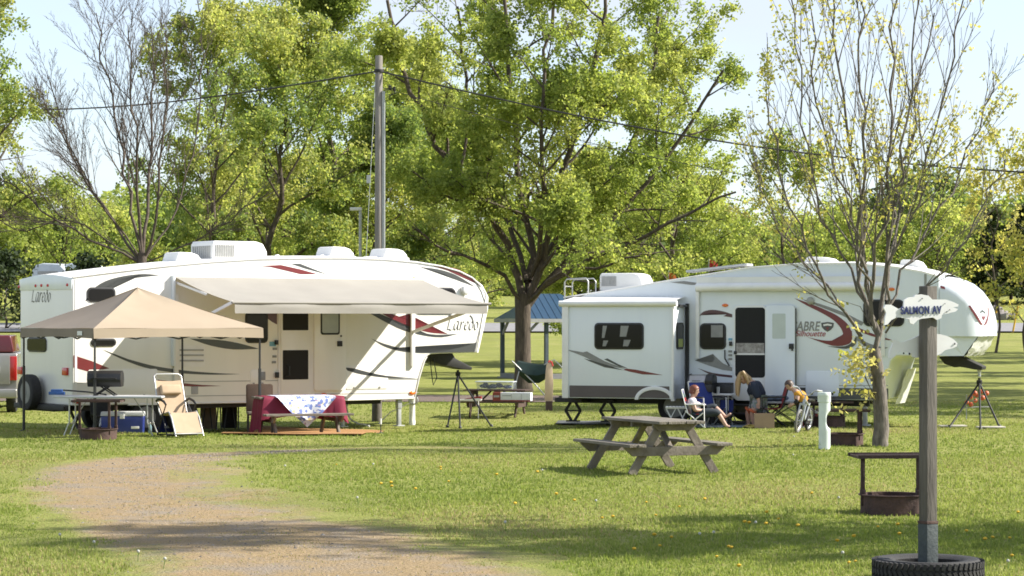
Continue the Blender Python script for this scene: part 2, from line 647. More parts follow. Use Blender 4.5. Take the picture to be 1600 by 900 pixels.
M_blade = [cloth_mat("blade_deep", (.155, .198, .040), (.26, .34, .058), .4),
           cloth_mat("blade_mid", (.215, .25, .056), (.34, .41, .075), .4),
           cloth_mat("blade_light", (.30, .30, .105), (.44, .46, .14), .4),
           cloth_mat("blade_dry", (.36, .285, .135), (.40, .32, .15), .35)]
gV, gF, gM = grass_patch()
grass = np_mesh("grass", gV, gF, M_blade, matidx=gM)
grass['kind'] = 'stuff'

# loose stones on the track: far too many to count
ns = 9000
pk_ = rng.integers(0, len(TRACK) - 2, ns); tt = rng.random(ns)
TA = np.array(TRACK)
cx = TA[pk_] + (TA[pk_ + 1] - TA[pk_]) * tt[:, None]
dd_ = TA[pk_ + 1, :2] - TA[pk_, :2]; dd_ /= np.linalg.norm(dd_, axis=1)[:, None]
off = rng.normal(.12, .42, ns) * cx[:, 2]
C = np.stack([cx[:, 0] - dd_[:, 1] * off, cx[:, 1] + dd_[:, 0] * off], 1)
C = C[(C[:, 1] > 18) & (C[:, 1] < 41)]
ns = len(C)
r_ = rng.gamma(2.0, .0022, ns) + .003
oct_ = np.array([(1, 0, 0), (0, 1, 0), (-1, 0, 0), (0, -1, 0), (0, 0, .7), (0, 0, -.4)])
jit = rng.uniform(.65, 1.35, (ns, 6, 1))
V = np.concatenate([C, gz(C[:, 0], C[:, 1])[:, None] + .006], 1)[:, None, :] + oct_[None] * jit * r_[:, None, None]
fo = np.array([(0, 1, 4), (1, 2, 4), (2, 3, 4), (3, 0, 4), (1, 0, 5), (2, 1, 5), (3, 2, 5), (0, 3, 5)])
F = (np.arange(ns)[:, None, None] * 6 + fo[None]).reshape(-1, 3)
mi = np.repeat(rng.integers(0, 3, ns), 8)
stones = np_mesh("gravel_stones", V.reshape(-1, 3), F, [mat("stone_grey", (.20, .185, .17), .9, .3, 20), mat("stone_tan", (.33, .265, .19), .9, .3, 20), mat("stone_dark", (.10, .09, .08), .9, .3, 20)], matidx=mi)
stones['kind'] = 'stuff'
# ------------------------------------------------------------------ trees
M_bark = mat("bark_brown", (.046, .035, .027), .95, .4, 12, bump=.9, bscale=26, col2=(.12, .094, .07), stretch=(1, 1, .25))
M_bark_grey = mat("bark_grey", (.07, .06, .05), .95, .35, 14, bump=.9, bscale=30, col2=(.20, .175, .15), stretch=(1, 1, .3))
M_bark_dark = mat("bark_dark", (.06, .045, .036), .95, .3, 9, bump=.6, col2=(.12, .095, .075))


def leaf_mat(name, c, t, f=.5):
    return cloth_mat(name, c, t, f, var=.22, scale=.8)


LF_maple = [leaf_mat("leaf_maple_deep", (0.152, 0.210, 0.069), (0.300, 0.402, 0.078)), leaf_mat("leaf_maple", (0.224, 0.270, 0.079), (0.450, 0.512, 0.094)), leaf_mat("leaf_maple_pale", (0.329, 0.340, 0.118), (0.606, 0.622, 0.140))]
LF_ash = [leaf_mat("leaf_ash_deep", (0.178, 0.229, 0.060), (0.355, 0.445, 0.076)), leaf_mat("leaf_ash", (0.237, 0.283, 0.069), (0.453, 0.528, 0.092)), leaf_mat("leaf_ash_pale", (0.333, 0.365, 0.102), (0.595, 0.628, 0.138))]
LF_yellow = [leaf_mat("leaf_bud_green", (0.239, 0.257, 0.070), (0.454, 0.468, 0.083)), leaf_mat("leaf_bud", (0.395, 0.363, 0.094), (0.646, 0.585, 0.117)), leaf_mat("leaf_bud_pale", (0.478, 0.433, 0.164), (0.690, 0.643, 0.187))]
LF_dark = [leaf_mat("needle_dark", (0.022, 0.036, 0.012), (0.036, 0.060, 0.012), .2), leaf_mat("needle", (0.036, 0.055, 0.017), (0.060, 0.084, 0.017), .2), leaf_mat("needle_pale", (0.060, 0.078, 0.022), (0.096, 0.120, 0.024), .2)]


class Tree:
    def __init__(s, seed, seg=.45, jit=.16):
        s.rng = random.Random(seed)
        s.mb = MB(); s.tips = []; s.seg = seg; s.jit = jit

    def rod(s, pts, rads, lvl):
        s.mb.tube(pts, rads, (9, 6, 4, 3, 3, 3)[min(lvl, 5)], caps=False)

    def grow(s, p, d, length, r, lvl, last, ratio=.6, nkid=(6, 5, 4), angle=45, up=.06, start=.3, tipr=.25, flat=1.0):
        """A branch from p, with side branches down to level last; leaf anchors along the outer ones."""
        rg = s.rng
        n = max(3, int(length / (s.seg * (1 if lvl < 2 else .7))))
        st = length / n
        pts, rads = [p.copy()], [r]
        d = d.normalized()
        for i in range(n):
            j = s.jit * (1 + .3 * lvl)
            d = d + Vector((rg.gauss(0, j), rg.gauss(0, j), rg.gauss(0, j) + up)) * .55
            d.normalize()
            p = p + d * st
            pts.append(p.copy()); rads.append(max(.004, r * (1 - (1 - tipr) * (i + 1) / n)))
        s.rod(pts, rads, lvl)
        s.kids(pts, rads, length, lvl, last, ratio, nkid, angle, up, start, flat)

    def kids(s, pts, rads, length, lvl, last, ratio, nkid, angle, up, start, flat=1.0):
        rg = s.rng
        n = len(pts) - 1
        for i in range(1, n + 1):
            if lvl >= last - 1:
                if i / n > .25:
                    s.tips.append(pts[i])
            elif last and i / n > .3 and rg.random() < .55:     # short leafy shoots along the bigger limbs
                s.tips.append(pts[i] + Vector((rg.gauss(0, .22), rg.gauss(0, .22), rg.gauss(.05, .18))))
        if lvl >= last:
            return
        k = nkid[min(lvl, len(nkid) - 1)]
        k = max(2, int(k * rg.uniform(.8, 1.25)))
        az = rg.uniform(0, 6.28)
        for c in range(k):
            u = start + (1 - start) * (c + rg.random()) / k
            i = min(n - 1, int(u * n)); t = u * n - i
            q = pts[i].lerp(pts[i + 1], min(1, t))
            dd = (pts[i + 1] - pts[i]).normalized()
            az += 2.4 + rg.gauss(0, .4)
            a = dd.orthogonal().normalized(); b = dd.cross(a)
            side = a * math.cos(az) + b * math.sin(az)
            th = R(angle * rg.uniform(.7, 1.25))
            nd = dd * math.cos(th) + side * math.sin(th)
            nd.y *= flat
            if nd.z < -.25:
                nd.z *= .3
            l = length * ratio * (1 - .45 * (u - start) / (1 - start)) * rg.uniform(.7, 1.2)
            rr = (rads[i] * .62) * rg.uniform(.75, 1)
            s.grow(q, nd, l, max(.005, rr), lvl + 1, last, ratio, nkid, angle, up, .25, flat=flat)

    def limb(s, pts, r0, r1, lvl, last, length=None, **k):
        """A limb along given points, then grown on like any branch."""
        P = smooth_poly(pts, 3)
        P = [q + Vector((s.rng.gauss(0, 1), s.rng.gauss(0, 1), s.rng.gauss(0, 1))) * ((.05 if last else .006) if 0 < i < len(P) - 1 else 0) for i, q in enumerate(P)]
        n = len(P) - 1
        rads = [r0 + (r1 - r0) * i / n for i in range(n + 1)]
        s.rod(P, rads, lvl)
        length = length or sum((P[i + 1] - P[i]).length for i in range(n))
        kw = dict(ratio=.5, nkid=(7, 5, 4), angle=45, up=.06, start=.3, flat=1.0); kw.update(k)
        s.kids(P, rads, length, lvl, last, kw['ratio'], kw['nkid'], kw['angle'], kw['up'], kw['start'], kw['flat'])

    def leaves(s, per, size, spread, mats, parent, name="crown", keep=1.0, clump=.0, droop=.0, limit=400000):
        rg = np.random.default_rng(s.rng.randrange(1 << 30))
        T = np.array([tuple(t) for t in s.tips])
        # clumps: some tips carry many leaves and some none, so that gaps show
        f = np.sin(T[:, 0] * 1.3 + T[:, 2] * .9 + 2 * np.sin(T[:, 1])) + np.sin(T[:, 2] * 1.7 - T[:, 0] * .8) + rg.normal(0, .8, len(T))
        T = T[(rg.random(len(T)) < keep) & (f > clump)]
        if len(T) * per > limit:
            T = T[rg.choice(len(T), limit // per, replace=False)]
        k = 4 if per >= 8 else 2                                # leaflets stand in sprays, not one by one
        per = max(1, per // k) * k
        C = np.repeat(T, per // k, axis=0)
        n = len(C)
        C = C + rg.normal(0, spread, (n, 3)) * np.array([1, 1, .85])
        C[:, 2] -= droop * np.abs(rg.normal(0, spread, n))
        ra = rg.normal(0, 1, (n, 3)); ra[:, 2] = ra[:, 2] * .5 - .35
        ra /= np.linalg.norm(ra, axis=1)[:, None]
        la = np.cross(ra, rg.normal(0, 1, (n, 3))); la /= np.linalg.norm(la, axis=1)[:, None]
        C = np.repeat(C, k, axis=0); ra = np.repeat(ra, k, axis=0); la = np.repeat(la, k, axis=0)
        j = np.tile(np.arange(k), n); n = len(C)
        C = C + ra * ((j - k / 2) * size * .55)[:, None] + la * (np.where(j % 2, 1, -1) * size * .42)[:, None]
        u = ra * .7 + la * np.where(j % 2, .9, -.9)[:, None] + rg.normal(0, .35, (n, 3))
        u /= np.linalg.norm(u, axis=1)[:, None]
        w = rg.normal(0, 1, (n, 3)); w -= (w * u).sum(1)[:, None] * u
        w /= np.linalg.norm(w, axis=1)[:, None]
        L_ = size * rg.uniform(.6, 1.35, n)[:, None]; W_ = L_ * .36
        V = np.stack([C - u * L_ * .5, C + w * W_ + u * L_ * .05, C + u * L_ * .5, C - w * W_ + u * L_ * .05], 1).reshape(-1, 3)
        F = np.arange(4 * n).reshape(-1, 4)
        tone = np.repeat(np.sin(T[:, 0] * .9 + 1) * np.sin(T[:, 2] * 1.1) + rg.normal(0, .5, len(T)), per) + rg.normal(0, .35, n)
        mi = np.where(tone < -.35, 0, np.where(tone < .5, 1, 2))
        return np_mesh(name, V, F, mats, parent, mi)


def finish_tree(t, root, bark, leaf=None):
    """Trunk and crown into the root's own coordinates."""
    off = Vector(root.location)
    t.mb.v = [p - off for p in t.mb.v]
    t.tips = [p - off for p in t.tips]
    t.mb.build("trunk", bark, root, smooth=True, angle=60, recalc=False)
    if leaf:
        t.leaves(parent=root, **leaf)
    return root


def px_pts(pts, d, jitter=0):
    """Pixel points (with an optional depth offset) on a tree standing d metres away."""
    return [at(p[0], p[1], d + (p[2] if len(p) > 2 else 0)) for p in pts]


def root_at(name, label, base, group=None):
    return thing(name, label, "tree", base, 0, group)


# --- the big ash between the two trailers
base = G(817, 612); D = base.y
r = root_at("ash_tree", "big leafy ash tree with thick trunk between the two trailers", base)
t = Tree(11, .5, .15)
t.mb.lathe([(.38, -.15), (.30, .12), (.255, .6), (.24, 1.6), (.24, 2.4), (.26, 3.0)], base, 14)
F0 = (820, 462)
kw = dict(ratio=.36, nkid=(14, 8, 5), angle=50, start=.10)
t.limb(px_pts([(822, 480), (800, 405), (762, 330, -.5), (700, 250, -.8), (655, 175, -1), (625, 90, -1.2), (605, 0, -1.2)], D), 0.128, .05, 0, 3, **kw)
t.limb(px_pts([(822, 480), (832, 400, .5), (815, 300, 1), (803, 180, 1.5), (792, 60, 1.8), (785, -70, 2)], D), 0.117, .05, 0, 3, **kw)
t.limb(px_pts([(822, 480), (852, 380, -.6), (872, 300, -1.2), (902, 200, -1.6), (930, 100, -1.6), (945, -30, -1.6)], D), 0.122, .05, 0, 3, **kw)
t.limb(px_pts([(824, 480), (892, 402, .3), (960, 340, .6), (1010, 285, .8), (1082, 190, .8), (1130, 110, .6)], D), 0.107, .04, 0, 3, **kw)
t.limb(px_pts([(824, 474), (902, 415, -1.2), (985, 380, -2.2), (1075, 335, -2.8), (1150, 300, -3)], D), 0.083, .03, 1, 3, ratio=.34, nkid=(9, 8, 5), start=.3)
t.limb(px_pts([(818, 474), (765, 415, -1), (700, 395, -2), (640, 352, -3)], D), 0.069, .03, 1, 3, ratio=.36, nkid=(9, 7, 5), start=.3)
t.limb(px_pts([(822, 440), (790, 330, 2), (740, 230, 3.4), (725, 120, 4), (715, 10, 4)], D), 0.088, .04, 0, 3, **kw)
t.limb(px_pts([(830, 440), (890, 330, 2), (985, 230, 3.2), (1020, 120, 3.6), (1030, 20, 3.6)], D), 0.088, .04, 0, 3, **kw)
t.limb(px_pts([(832, 430), (850, 330, -2), (845, 220, -3.2), (850, 120, -3.4), (865, 0, -3.4)], D), 0.083, .04, 0, 3, **kw)
t.limb(px_pts([(826, 470), (870, 430, -2), (930, 420, -3.5), (1000, 400, -4.5)], D), 0.059, .03, 1, 3, ratio=.34, nkid=(8, 7, 5), start=.3)
print("ash tips", len(t.tips))
finish_tree(t, r, M_bark, dict(per=22, size=.11, spread=.15, mats=LF_ash, clump=-.05, droop=.9, limit=320000))

# --- the young tree on the right, many upright stems, few leaves
base = G(1376, 698); D = base.y
r = root_at("young_ash_tree", "slender many-stemmed young tree with sparse yellow leaves beside the street sign", base)
t = Tree(5, .3, .065)
t.limb(px_pts([(1376, 702), (1377, 655), (1374, 600), (1366, 545)], D), 0.145, .105, 0, 0, nkid=(0,), start=.95)
ky = dict(ratio=.36, nkid=(15, 6, 3), angle=22, up=.10, start=.2)
stems = [([(1366, 555), (1352, 440), (1346, 330, .3), (1325, 200, .5), (1300, 60, .7), (1285, -60, .8)], 0.042),
         ([(1366, 550), (1364, 470, -.2), (1372, 380, -.3), (1398, 270, -.6), (1420, 140, -.8), (1440, -20, -1)], 0.040),
         ([(1367, 548), (1380, 450, .2), (1391, 340, .4), (1390, 220, .5), (1396, 90, .6), (1402, -60, .6)], 0.042),
         ([(1358, 505), (1352, 420, -.2), (1345, 310, -.5), (1350, 180, -.6), (1342, 60, -.7), (1345, -60, -.8)], 0.034),
         ([(1356, 500), (1330, 420, .3), (1290, 340, .5), (1265, 230, .6), (1248, 110, .6), (1235, -10, .6)], 0.025),
         ([(1374, 500), (1395, 410, -.4), (1430, 320, -.6), (1462, 200, -.8), (1490, 90, -.9), (1505, 0, -1)], 0.027),
         ([(1376, 505), (1410, 430, .4), (1450, 360, .7), (1500, 270, .9), (1540, 175, 1.0), (1552, 130, 1)], 0.025),
         ([(1352, 540), (1320, 480, -.4), (1270, 415, -.7), (1235, 330, -.9), (1210, 220, -1), (1196, 150, -1)], 0.025),
         ([(1347, 525), (1290, 450, .5), (1235, 385, .8), (1195, 300, 1), (1172, 250, 1)], 0.018),
         ([(1384, 520), (1440, 450, -.5), (1490, 400, -.8), (1540, 320, -1), (1570, 250, -1)], 0.018),
         ([(1384, 470), (1400, 380, .8), (1405, 280, 1.2), (1435, 150, 1.4), (1460, 20, 1.5)], 0.025),
         ([(1362, 470), (1340, 380, -.9), (1310, 270, -1.2), (1280, 150, -1.4), (1268, 20, -1.5)], 0.025)]
for pts, rr in stems:
    t.limb(px_pts(pts, D), rr, .012, 0, 2, **ky)
print("young tips", len(t.tips))
base_z = base.z
t.tips = [p for p in t.tips if t.rng.random() < .12 + .30 * max(0, p.z - base_z - 2.6)]
extra = []
rg = random.Random(3)
for k in range(46):                                   # leafy sprouts low on the trunk
    px, py = rg.gauss(1348, 17), rg.gauss(578, 30)
    extra.append(at(px, py, D + rg.gauss(-.15, .2)))
finish_tree(t, r, M_bark_grey, dict(per=7, size=.068, spread=.055, mats=LF_yellow, clump=.1, keep=.75, droop=.8, limit=40000))
t.tips = [p - base for p in extra]
t2 = MB()
for p in t.tips[::3]:
    t2.tube([Vector((-.03, -.02, max(.5, p.z - .7))), p * .5 + Vector((-.02, 0, p.z * .5 - .1)), p], [.012, .008, .004], 4, caps=False)
t2.build("sprout_twigs", M_bark_grey, r, smooth=True, recalc=False)
t.leaves(per=10, size=.095, spread=.075, mats=LF_yellow, parent=r, name="sprouts", clump=-9, droop=.5)

# --- the bare tree behind the left trailer
D = 70.0
base = Vector((at(222, 500, D).x, D, gh(at(222, 500, D).x, D)))
r = root_at("bare_tree", "leafless many-stemmed tree with purplish twigs behind the left trailer", base)
t = Tree(21, .4, .10)
t.limb([base - Vector((0, 0, .2)), base + Vector((0, 0, 1.5)), at(222, 440, D), at(222, 395, D)], 0.18, .13, 0, 0, start=.95)
kb = dict(ratio=.36, nkid=(19, 9, 5), angle=27, up=.11, start=.22)
for pts, rr in [([(222, 405), (205, 330), (192, 240, .5), (175, 150, .8), (160, 70, 1), (150, 20, 1)], 0.049),
                ([(222, 400), (215, 300, -.5), (212, 200, -.8), (208, 110, -1), (200, 40, -1)], 0.049),
                ([(223, 400), (232, 300, .5), (238, 210, .8), (242, 120, 1), (235, 40, 1)], 0.054),
                ([(224, 405), (248, 320, -.6), (252, 220, -.9), (262, 130, -1.1), (258, 50, -1.2)], 0.044),
                ([(220, 410), (160, 320, .6), (120, 260, 1), (95, 200, 1.3), (70, 160, 1.4)], 0.041),
                ([(220, 405), (150, 300, -.8), (105, 220, -1.2), (75, 120, -1.5)], 0.027),
                ([(219, 412), (140, 370, -.6), (70, 330, -1), (20, 290, -1.2), (-20, 270, -1.2)], 0.037),
                ([(224, 408), (275, 330, .8), (300, 240, 1.2), (315, 150, 1.4), (312, 60, 1.5)], 0.029),
                ([(223, 415), (180, 385, 1), (110, 345, 1.6), (40, 360, 2), (-10, 340, 2)], 0.024),
                ([(225, 412), (300, 380, -.8), (360, 340, -1.2), (420, 300, -1.5)], 0.024)]:
    t.limb(px_pts(pts, D), rr, .015, 0, 3, **kb)
finish_tree(t, r, M_bark_dark)
print("bare verts", len(t.mb.v))


def leafy(name, label, px, d, top, seed, mats, bark=M_bark, lean=0, trunk_r=.2, spread=.42, nlimb=9, per=8, size=.2, lsp=.24, clump=-.2, limit=52000, up=.05, first=.16, group=None, ratio=.44, last=3, X=None):
    x = at(px, 500, d).x if X is None else X
    base = Vector((x, d, gh(x, d)))
    H = top if X is not None else CAM_H + (HZN - top) * d / FPX - base.z
    r = root_at(name, label, base, group)
    t = Tree(seed, max(.4, H / 26), .14)
    rg = t.rng
    tp = [base - Vector((0, 0, .2))]
    for i in range(1, 9):
        u = i / 8
        tp.append(base + Vector((lean * u + rg.gauss(0, .014) * H, rg.gauss(0, .014) * H, H * .93 * u)))
    P = smooth_poly(tp, 3)
    n = len(P) - 1
    rads = [trunk_r * (1.25 if i == 0 else 1) * (1 - .9 * i / n) for i in range(n + 1)]
    t.rod(P, rads, 0)
    az = rg.uniform(0, 6.28)
    for k in range(nlimb * 2):
        u = first + (1 - first) * (k + rg.random()) / (nlimb * 2)
        i = min(n - 1, int(u * n))
        az += 2.4 + rg.gauss(0, .35)
        th = R(62 - 34 * u + rg.gauss(0, 7))
        dd = Vector((math.cos(az) * math.sin(th), math.sin(az) * math.sin(th), math.cos(th)))
        w = math.sin(math.pi * min(1, (u - first) / (1 - first) * .8 + .17)) ** .7
        l = H * spread * w * rg.uniform(.75, 1.2)
        t.grow(P[i], dd, l, rads[i] * .6, 1, last, ratio, (6, 6, 5), 42, up, .25)
    finish_tree(t, r, bark, dict(per=per, size=size, spread=lsp, mats=mats, clump=clump, droop=.2, limit=limit))
    return r


GB = "tall leafy trees behind the left trailer"
leafy("maple_tree", "green maple with bare sky gaps beside the leafless tree", 330, 84, -60, 31, LF_maple, nlimb=12, spread=.22, limit=150000, per=20, size=.115, lsp=.16, trunk_r=.12, clump=-.3, up=.10, group=GB)
leafy("maple_tree", "dense green maple filling the space left of the utility pole", 432, 92, 0, 32, LF_maple, nlimb=15, spread=.30, limit=300000, per=26, size=.125, lsp=.21, clump=-1.0, trunk_r=.17, group=GB, first=.08)
leafy("maple_tree", "tall olive green tree with brown trunk directly left of utility pole", 520, 100, -70, 33, LF_ash, nlimb=15, spread=.29, limit=300000, per=26, size=.125, lsp=.21, clump=-1.0, trunk_r=.2, group=GB, first=.10)
leafy("maple_tree", "deep green tree standing behind the utility pole", 650, 106, 60, 34, LF_maple, nlimb=13, spread=.29, limit=220000, per=24, size=.125, lsp=.21, clump=-.9, trunk_r=.17, group=GB, first=.08)
leafy("maple_tree", "light green tree just right of the utility pole, behind the ash", 690, 148, 130, 45, LF_ash, nlimb=13, spread=.30, limit=200000, per=24, size=.125, lsp=.21, clump=-.9, trunk_r=.15, group=GB, first=.06)
leafy("maple_tree", "light green tree seen between the pole and the lamp post", 596, 97, 170, 46, LF_maple, nlimb=12, spread=.32, limit=160000, per=24, size=.125, lsp=.21, clump=-.9, trunk_r=.14, group=GB, first=.06)
leafy("ash_tree", "big ash at the left picture edge, its limbs over the parked truck", -55, 74, -70, 35, LF_maple, nlimb=13, spread=.31, limit=160000, per=20, size=.11, lsp=.16, trunk_r=.2, clump=-.3, first=.30)
leafy("ash_tree", "pale ash behind the right trailer roof, right of the big trunk", 1045, 96, 30, 36, LF_ash, nlimb=13, spread=.29, limit=150000, per=20, size=.115, lsp=.17, trunk_r=.13, clump=-.3, first=.10)
leafy("olive_tree", "low olive green tree peeping over the middle of the right trailer", 1225, 104, 190, 37, LF_ash, nlimb=10, spread=.32, limit=40000, per=11, size=.15, lsp=.26, trunk_r=.1, clump=.1, first=.1)
leafy("olive_tree", "low yellow green tree between ash trunk and right trailer's roof rack", 935, 108, 240, 38, LF_ash, nlimb=11, spread=.38, limit=120000, per=20, lsp=.2, clump=-.8, trunk_r=.14, first=.06, size=.13)
leafy("olive_tree", "low yellow green tree behind the right trailer's air conditioner", 1090, 106, 285, 39, LF_ash, nlimb=10, spread=.42, limit=90000, per=20, lsp=.2, clump=-.7, trunk_r=.12, first=.06, size=.13)
leafy("maple_tree", "low green tree just behind the left trailer's nose", 745, 166, 270, 40, LF_maple, nlimb=10, spread=.42, limit=110000, per=20, lsp=.22, size=.13, clump=-.9, trunk_r=.15, first=.05)
leafy("maple_tree", "low bushy tree behind the left trailer's roof air conditioner", 370, 110, 230, 41, LF_maple, nlimb=10, spread=.42, limit=110000, per=20, lsp=.22, size=.13, clump=-.9, trunk_r=.15, first=.05)
leafy("maple_tree", "low bushy tree behind the left trailer's middle roof vent", 500, 114, 250, 42, LF_ash, nlimb=10, spread=.45, limit=110000, per=20, lsp=.22, size=.13, clump=-.9, trunk_r=.15, first=.05)
leafy("sapling_tree", "thin sapling with scattered leaves left of the dark conifers", 1555, 120, 190, 43, LF_yellow, nlimb=8, spread=.2, limit=1800, trunk_r=.07, clump=.3, up=.1)
leafy("sapling_tree", "thin sapling with scattered leaves at the right picture edge", 1605, 112, 200, 44, LF_yellow, nlimb=8, spread=.2, limit=1800, trunk_r=.07, clump=.3, up=.1)

# --- far trees beyond the road, counted one by one where they stand out
far = [(-20, 168, 330, 'olive'), (40, 176, 315, 'olive'), (100, 172, 290, 'olive'), (165, 180, 330, 'maple'), (760, 185, 370, 'maple'), (870, 182, 380, 'maple'),
       (1180, 178, 350, 'maple'), (1255, 184, 340, 'olive'), (1330, 180, 330, 'olive'), (1405, 186, 345, 'maple'), (1465, 182, 320, 'olive'), (1520, 188, 350, 'maple')]
FL = {'olive': ("olive_tree", LF_ash), 'maple': ("maple_tree", LF_maple)}
flab = ["far olive bush-like tree at the left picture edge beyond the road", "far olive tree over the white house beyond the road", "far yellowish tree left of the leafless tree, beyond the road",
        "far green tree behind the leafless tree's trunk", "far dark green tree left of the ash trunk beyond the road", "far dark green tree right of the ash trunk beyond the road",
        "far green tree behind the right trailer's doorway", "far olive tree behind the right trailer's rear roof dome", "far olive tree behind the young tree's left stems",
        "far green tree behind the young tree's trunk", "far olive tree behind the street sign's post", "far green tree beside the dark conifers"]
for i, (px, d, top, k) in enumerate(far):
    nm, ml = FL[k]
    leafy(nm, flab[i], px, d, top, 60 + i, ml, nlimb=9, spread=.42, limit=24000, trunk_r=.2, per=16, size=.24, lsp=.42, first=.05, group="trees beyond the road", last=2, clump=-1.2)

# --- dark shrubs in front of the parked campers and the house
for px, d, top, lb in ((8, 152, 400, "dark round shrub left of the far white house"), (140, 150, 412, "dark leafy shrub right of the farther white camper")):
    leafy("dark_shrub", lb, px, d, top, 300 + px, LF_dark, nlimb=8, spread=.5, limit=5000, trunk_r=.08, per=7, size=.3, lsp=.25, first=.05, group="dark shrubs beyond the road", last=2, clump=-1.0)

# --- dark conifers at the far right
con = [(1530, 190, 365), (1556, 186, 330), (1580, 192, 350), (1603, 187, 325), (1640, 190, 340), (1690, 188, 330)]
cl = ["dark conifer nearest the right trailer's white nose", "tall dark conifer behind the shorter yellow marker pole", "dark conifer behind the taller yellow marker pole",
      "tall dark conifer at the right picture edge", "dark conifer outside the right picture edge", "tall dark conifer far outside the right picture edge"]
for i, (px, d, top) in enumerate(con):
    x = at(px, 500, d).x
    base = Vector((x, d, gh(x, d)))
    H = CAM_H + (HZN - top) * d / FPX - base.z
    r = root_at("conifer_tree", cl[i], base, "dark conifers beyond the road")
    t = Tree(90 + i, .5, .06)
    t.rod([base + Vector((0, 0, H * k / 6)) for k in range(7)], [.16 * (1 - .14 * k) for k in range(7)], 0)
    for k in range(60):
        u = t.rng.uniform(.12, 1)
        az = t.rng.uniform(0, 6.28)
        l = (1 - u) * H * .26 + .35
        t.grow(base + Vector((0, 0, H * u)), Vector((math.cos(az), math.sin(az), -.1)), l, .03, 2, 3, .4, (5, 5, 5), 40, .02, .2)
    finish_tree(t, r, M_bark_dark, dict(per=5, size=.32, spread=.22, mats=LF_dark, clump=-2.2, limit=9000))

# --- the unbroken wood behind them
rg = np.random.default_rng(4)
n = 200000
x = rg.uniform(-75, 85, n); y = rg.uniform(205, 232, n)
prof = 6.6 + 1.4 * np.sin(x * .21) + 1.1 * np.sin(x * .53 + 1) + .7 * np.sin(x * 1.3 + y)
prof = np.where(x > 28, prof + 2.2, prof) + np.clip((-x - 8) / 12, 0, 1) * 2.6
z = gz(x, y) + prof * rg.random(n) ** .7 * np.clip(1 - (np.abs(y - 218) / 16) ** 3, .2, 1)
u = rg.normal(0, 1, (n, 3)); u /= np.linalg.norm(u, axis=1)[:, None]
w_ = np.cross(u, rg.normal(0, 1, (n, 3))); w_ /= np.linalg.norm(w_, axis=1)[:, None]
C = np.stack([x, y, z], 1); S_ = rg.uniform(.18, .42, n)[:, None]
V = np.stack([C - u * S_, C + w_ * S_ * .5, C + u * S_, C - w_ * S_ * .5], 1).reshape(-1, 3)
tone = np.sin(x * .33) + np.sin(x * .9 + 2) * .6 + rg.normal(0, .5, n)
wood = np_mesh("woods", V, np.arange(4 * n).reshape(-1, 4), [LF_dark[2], LF_maple[0], LF_ash[0], LF_maple[1]], matidx=np.where(tone < -.5, 0, np.where(tone < .3, 1, np.where(tone < 1.0, 2, 3))))
wood['kind'] = 'stuff'

# --- trees to the right of the picture; their shade lies across the lawn
S1 = leafy("shade_tree", "leafy tree outside the right picture edge, shading the nearest lawn", 0, 25.4, 12.5, 71, LF_ash, nlimb=10, spread=.30, limit=23000, per=10, trunk_r=.2, size=.16, first=.3, group="shade trees right of the picture", X=11.5, clump=0)
for x, y, rz, sc, lb in ((16, 25.0, 2.0, .95, "leafy tree outside the right picture edge, behind the nearest shade tree"), (21, 58, 1.0, 1.1, "leafy tree outside the picture, right of the white trailer nose"), (24, 65, 4.0, 1.35, "leafy tree outside the picture, towards the yellow marker poles"), (26, 72, 2.5, 1.5, "tall leafy tree outside the picture, in the middle of the shade row"), (27, 84, 3.0, 1.4, "leafy tree outside the picture, last but one of the shade row"), (31, 97, 5.0, 1.6, "leafy tree outside the picture, sixth of the shade row"), (19.5, 62, .4, 1.2, "leafy tree outside the picture, in the nearer line by the white nose"), (21.5, 69, 1.6, 1.3, "leafy tree outside the picture, second in the nearer line of shade trees"), (24, 77, 5.3, 1.4, "leafy tree outside the picture, third in the nearer line of shade trees"), (33, 108, 2.9, 1.8, "tall leafy tree outside the picture, just before the road"), (40, 118, 4.4, 1.9, "tallest leafy tree outside the picture, farthest of the shade trees")):
    c = copy_tree(S1)
    c.location = (x, y, gh(x, y)); c.rotation_euler = (0, 0, rz); c.scale = (sc,) * 3
    c['label'] = lb
# ------------------------------------------------------------------ the two fifth-wheel trailers
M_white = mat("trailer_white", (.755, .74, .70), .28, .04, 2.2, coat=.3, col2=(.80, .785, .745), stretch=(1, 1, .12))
M_whiteb = mat("trailer_white_shade_tint", (.675, .715, .755), .28, .03, 2.2, coat=.3, col2=(.725, .76, .795), stretch=(1, 1, .12))  # white paint with the bluish tint of sky-lit shade mixed into the colour
M_roofw = mat("roof_white", (.76, .75, .72), .5, .05, 1.5)
M_plastic = mat("white_plastic", (.76, .75, .73), .4, .05, 3)
M_grille = mat("grille_grey", (.36, .36, .35), .6, .1, 5)
M_black = mat("black_plastic", (.014, .014, .015), .45, .2, 8)
M_rubber = mat("rubber", (.022, .021, .021), .8, .3, 20, bump=.3)
M_chas = mat("chassis_black", (.015, .014, .014), .6, .3, 9)
M_steel = mat("steel_zinc", (.46, .46, .45), .4, .1, 9, metal=.7)
M_rim = mat("wheel_rim_grey", (.20, .20, .20), .5, .15, 6, metal=.4)
M_galv = mat("grey_metal", (.42, .43, .43), .5, .1, 9, metal=.4)
M_dkgrey = mat("decal_dark_grey", (.055, .058, .058), .35, .05, 3, coat=.3)
M_mgrey = mat("decal_grey", (.21, .21, .21), .35, .1, 12, coat=.3)
M_red = mat("decal_red", (.15, .014, .018), .35, .08, 3, coat=.3)
M_maroon = mat("decal_maroon", (.07, .018, .024), .35, .08, 3, coat=.3)
M_brown = mat("decal_brown", (.085, .068, .068), .4, .08, 3)
M_tail = mat("lens_red", (.50, .015, .015), .2, .05, 9, coat=.5)
M_amber = mat("lens_amber", (.75, .17, .02), .2, .05, 9, coat=.5)
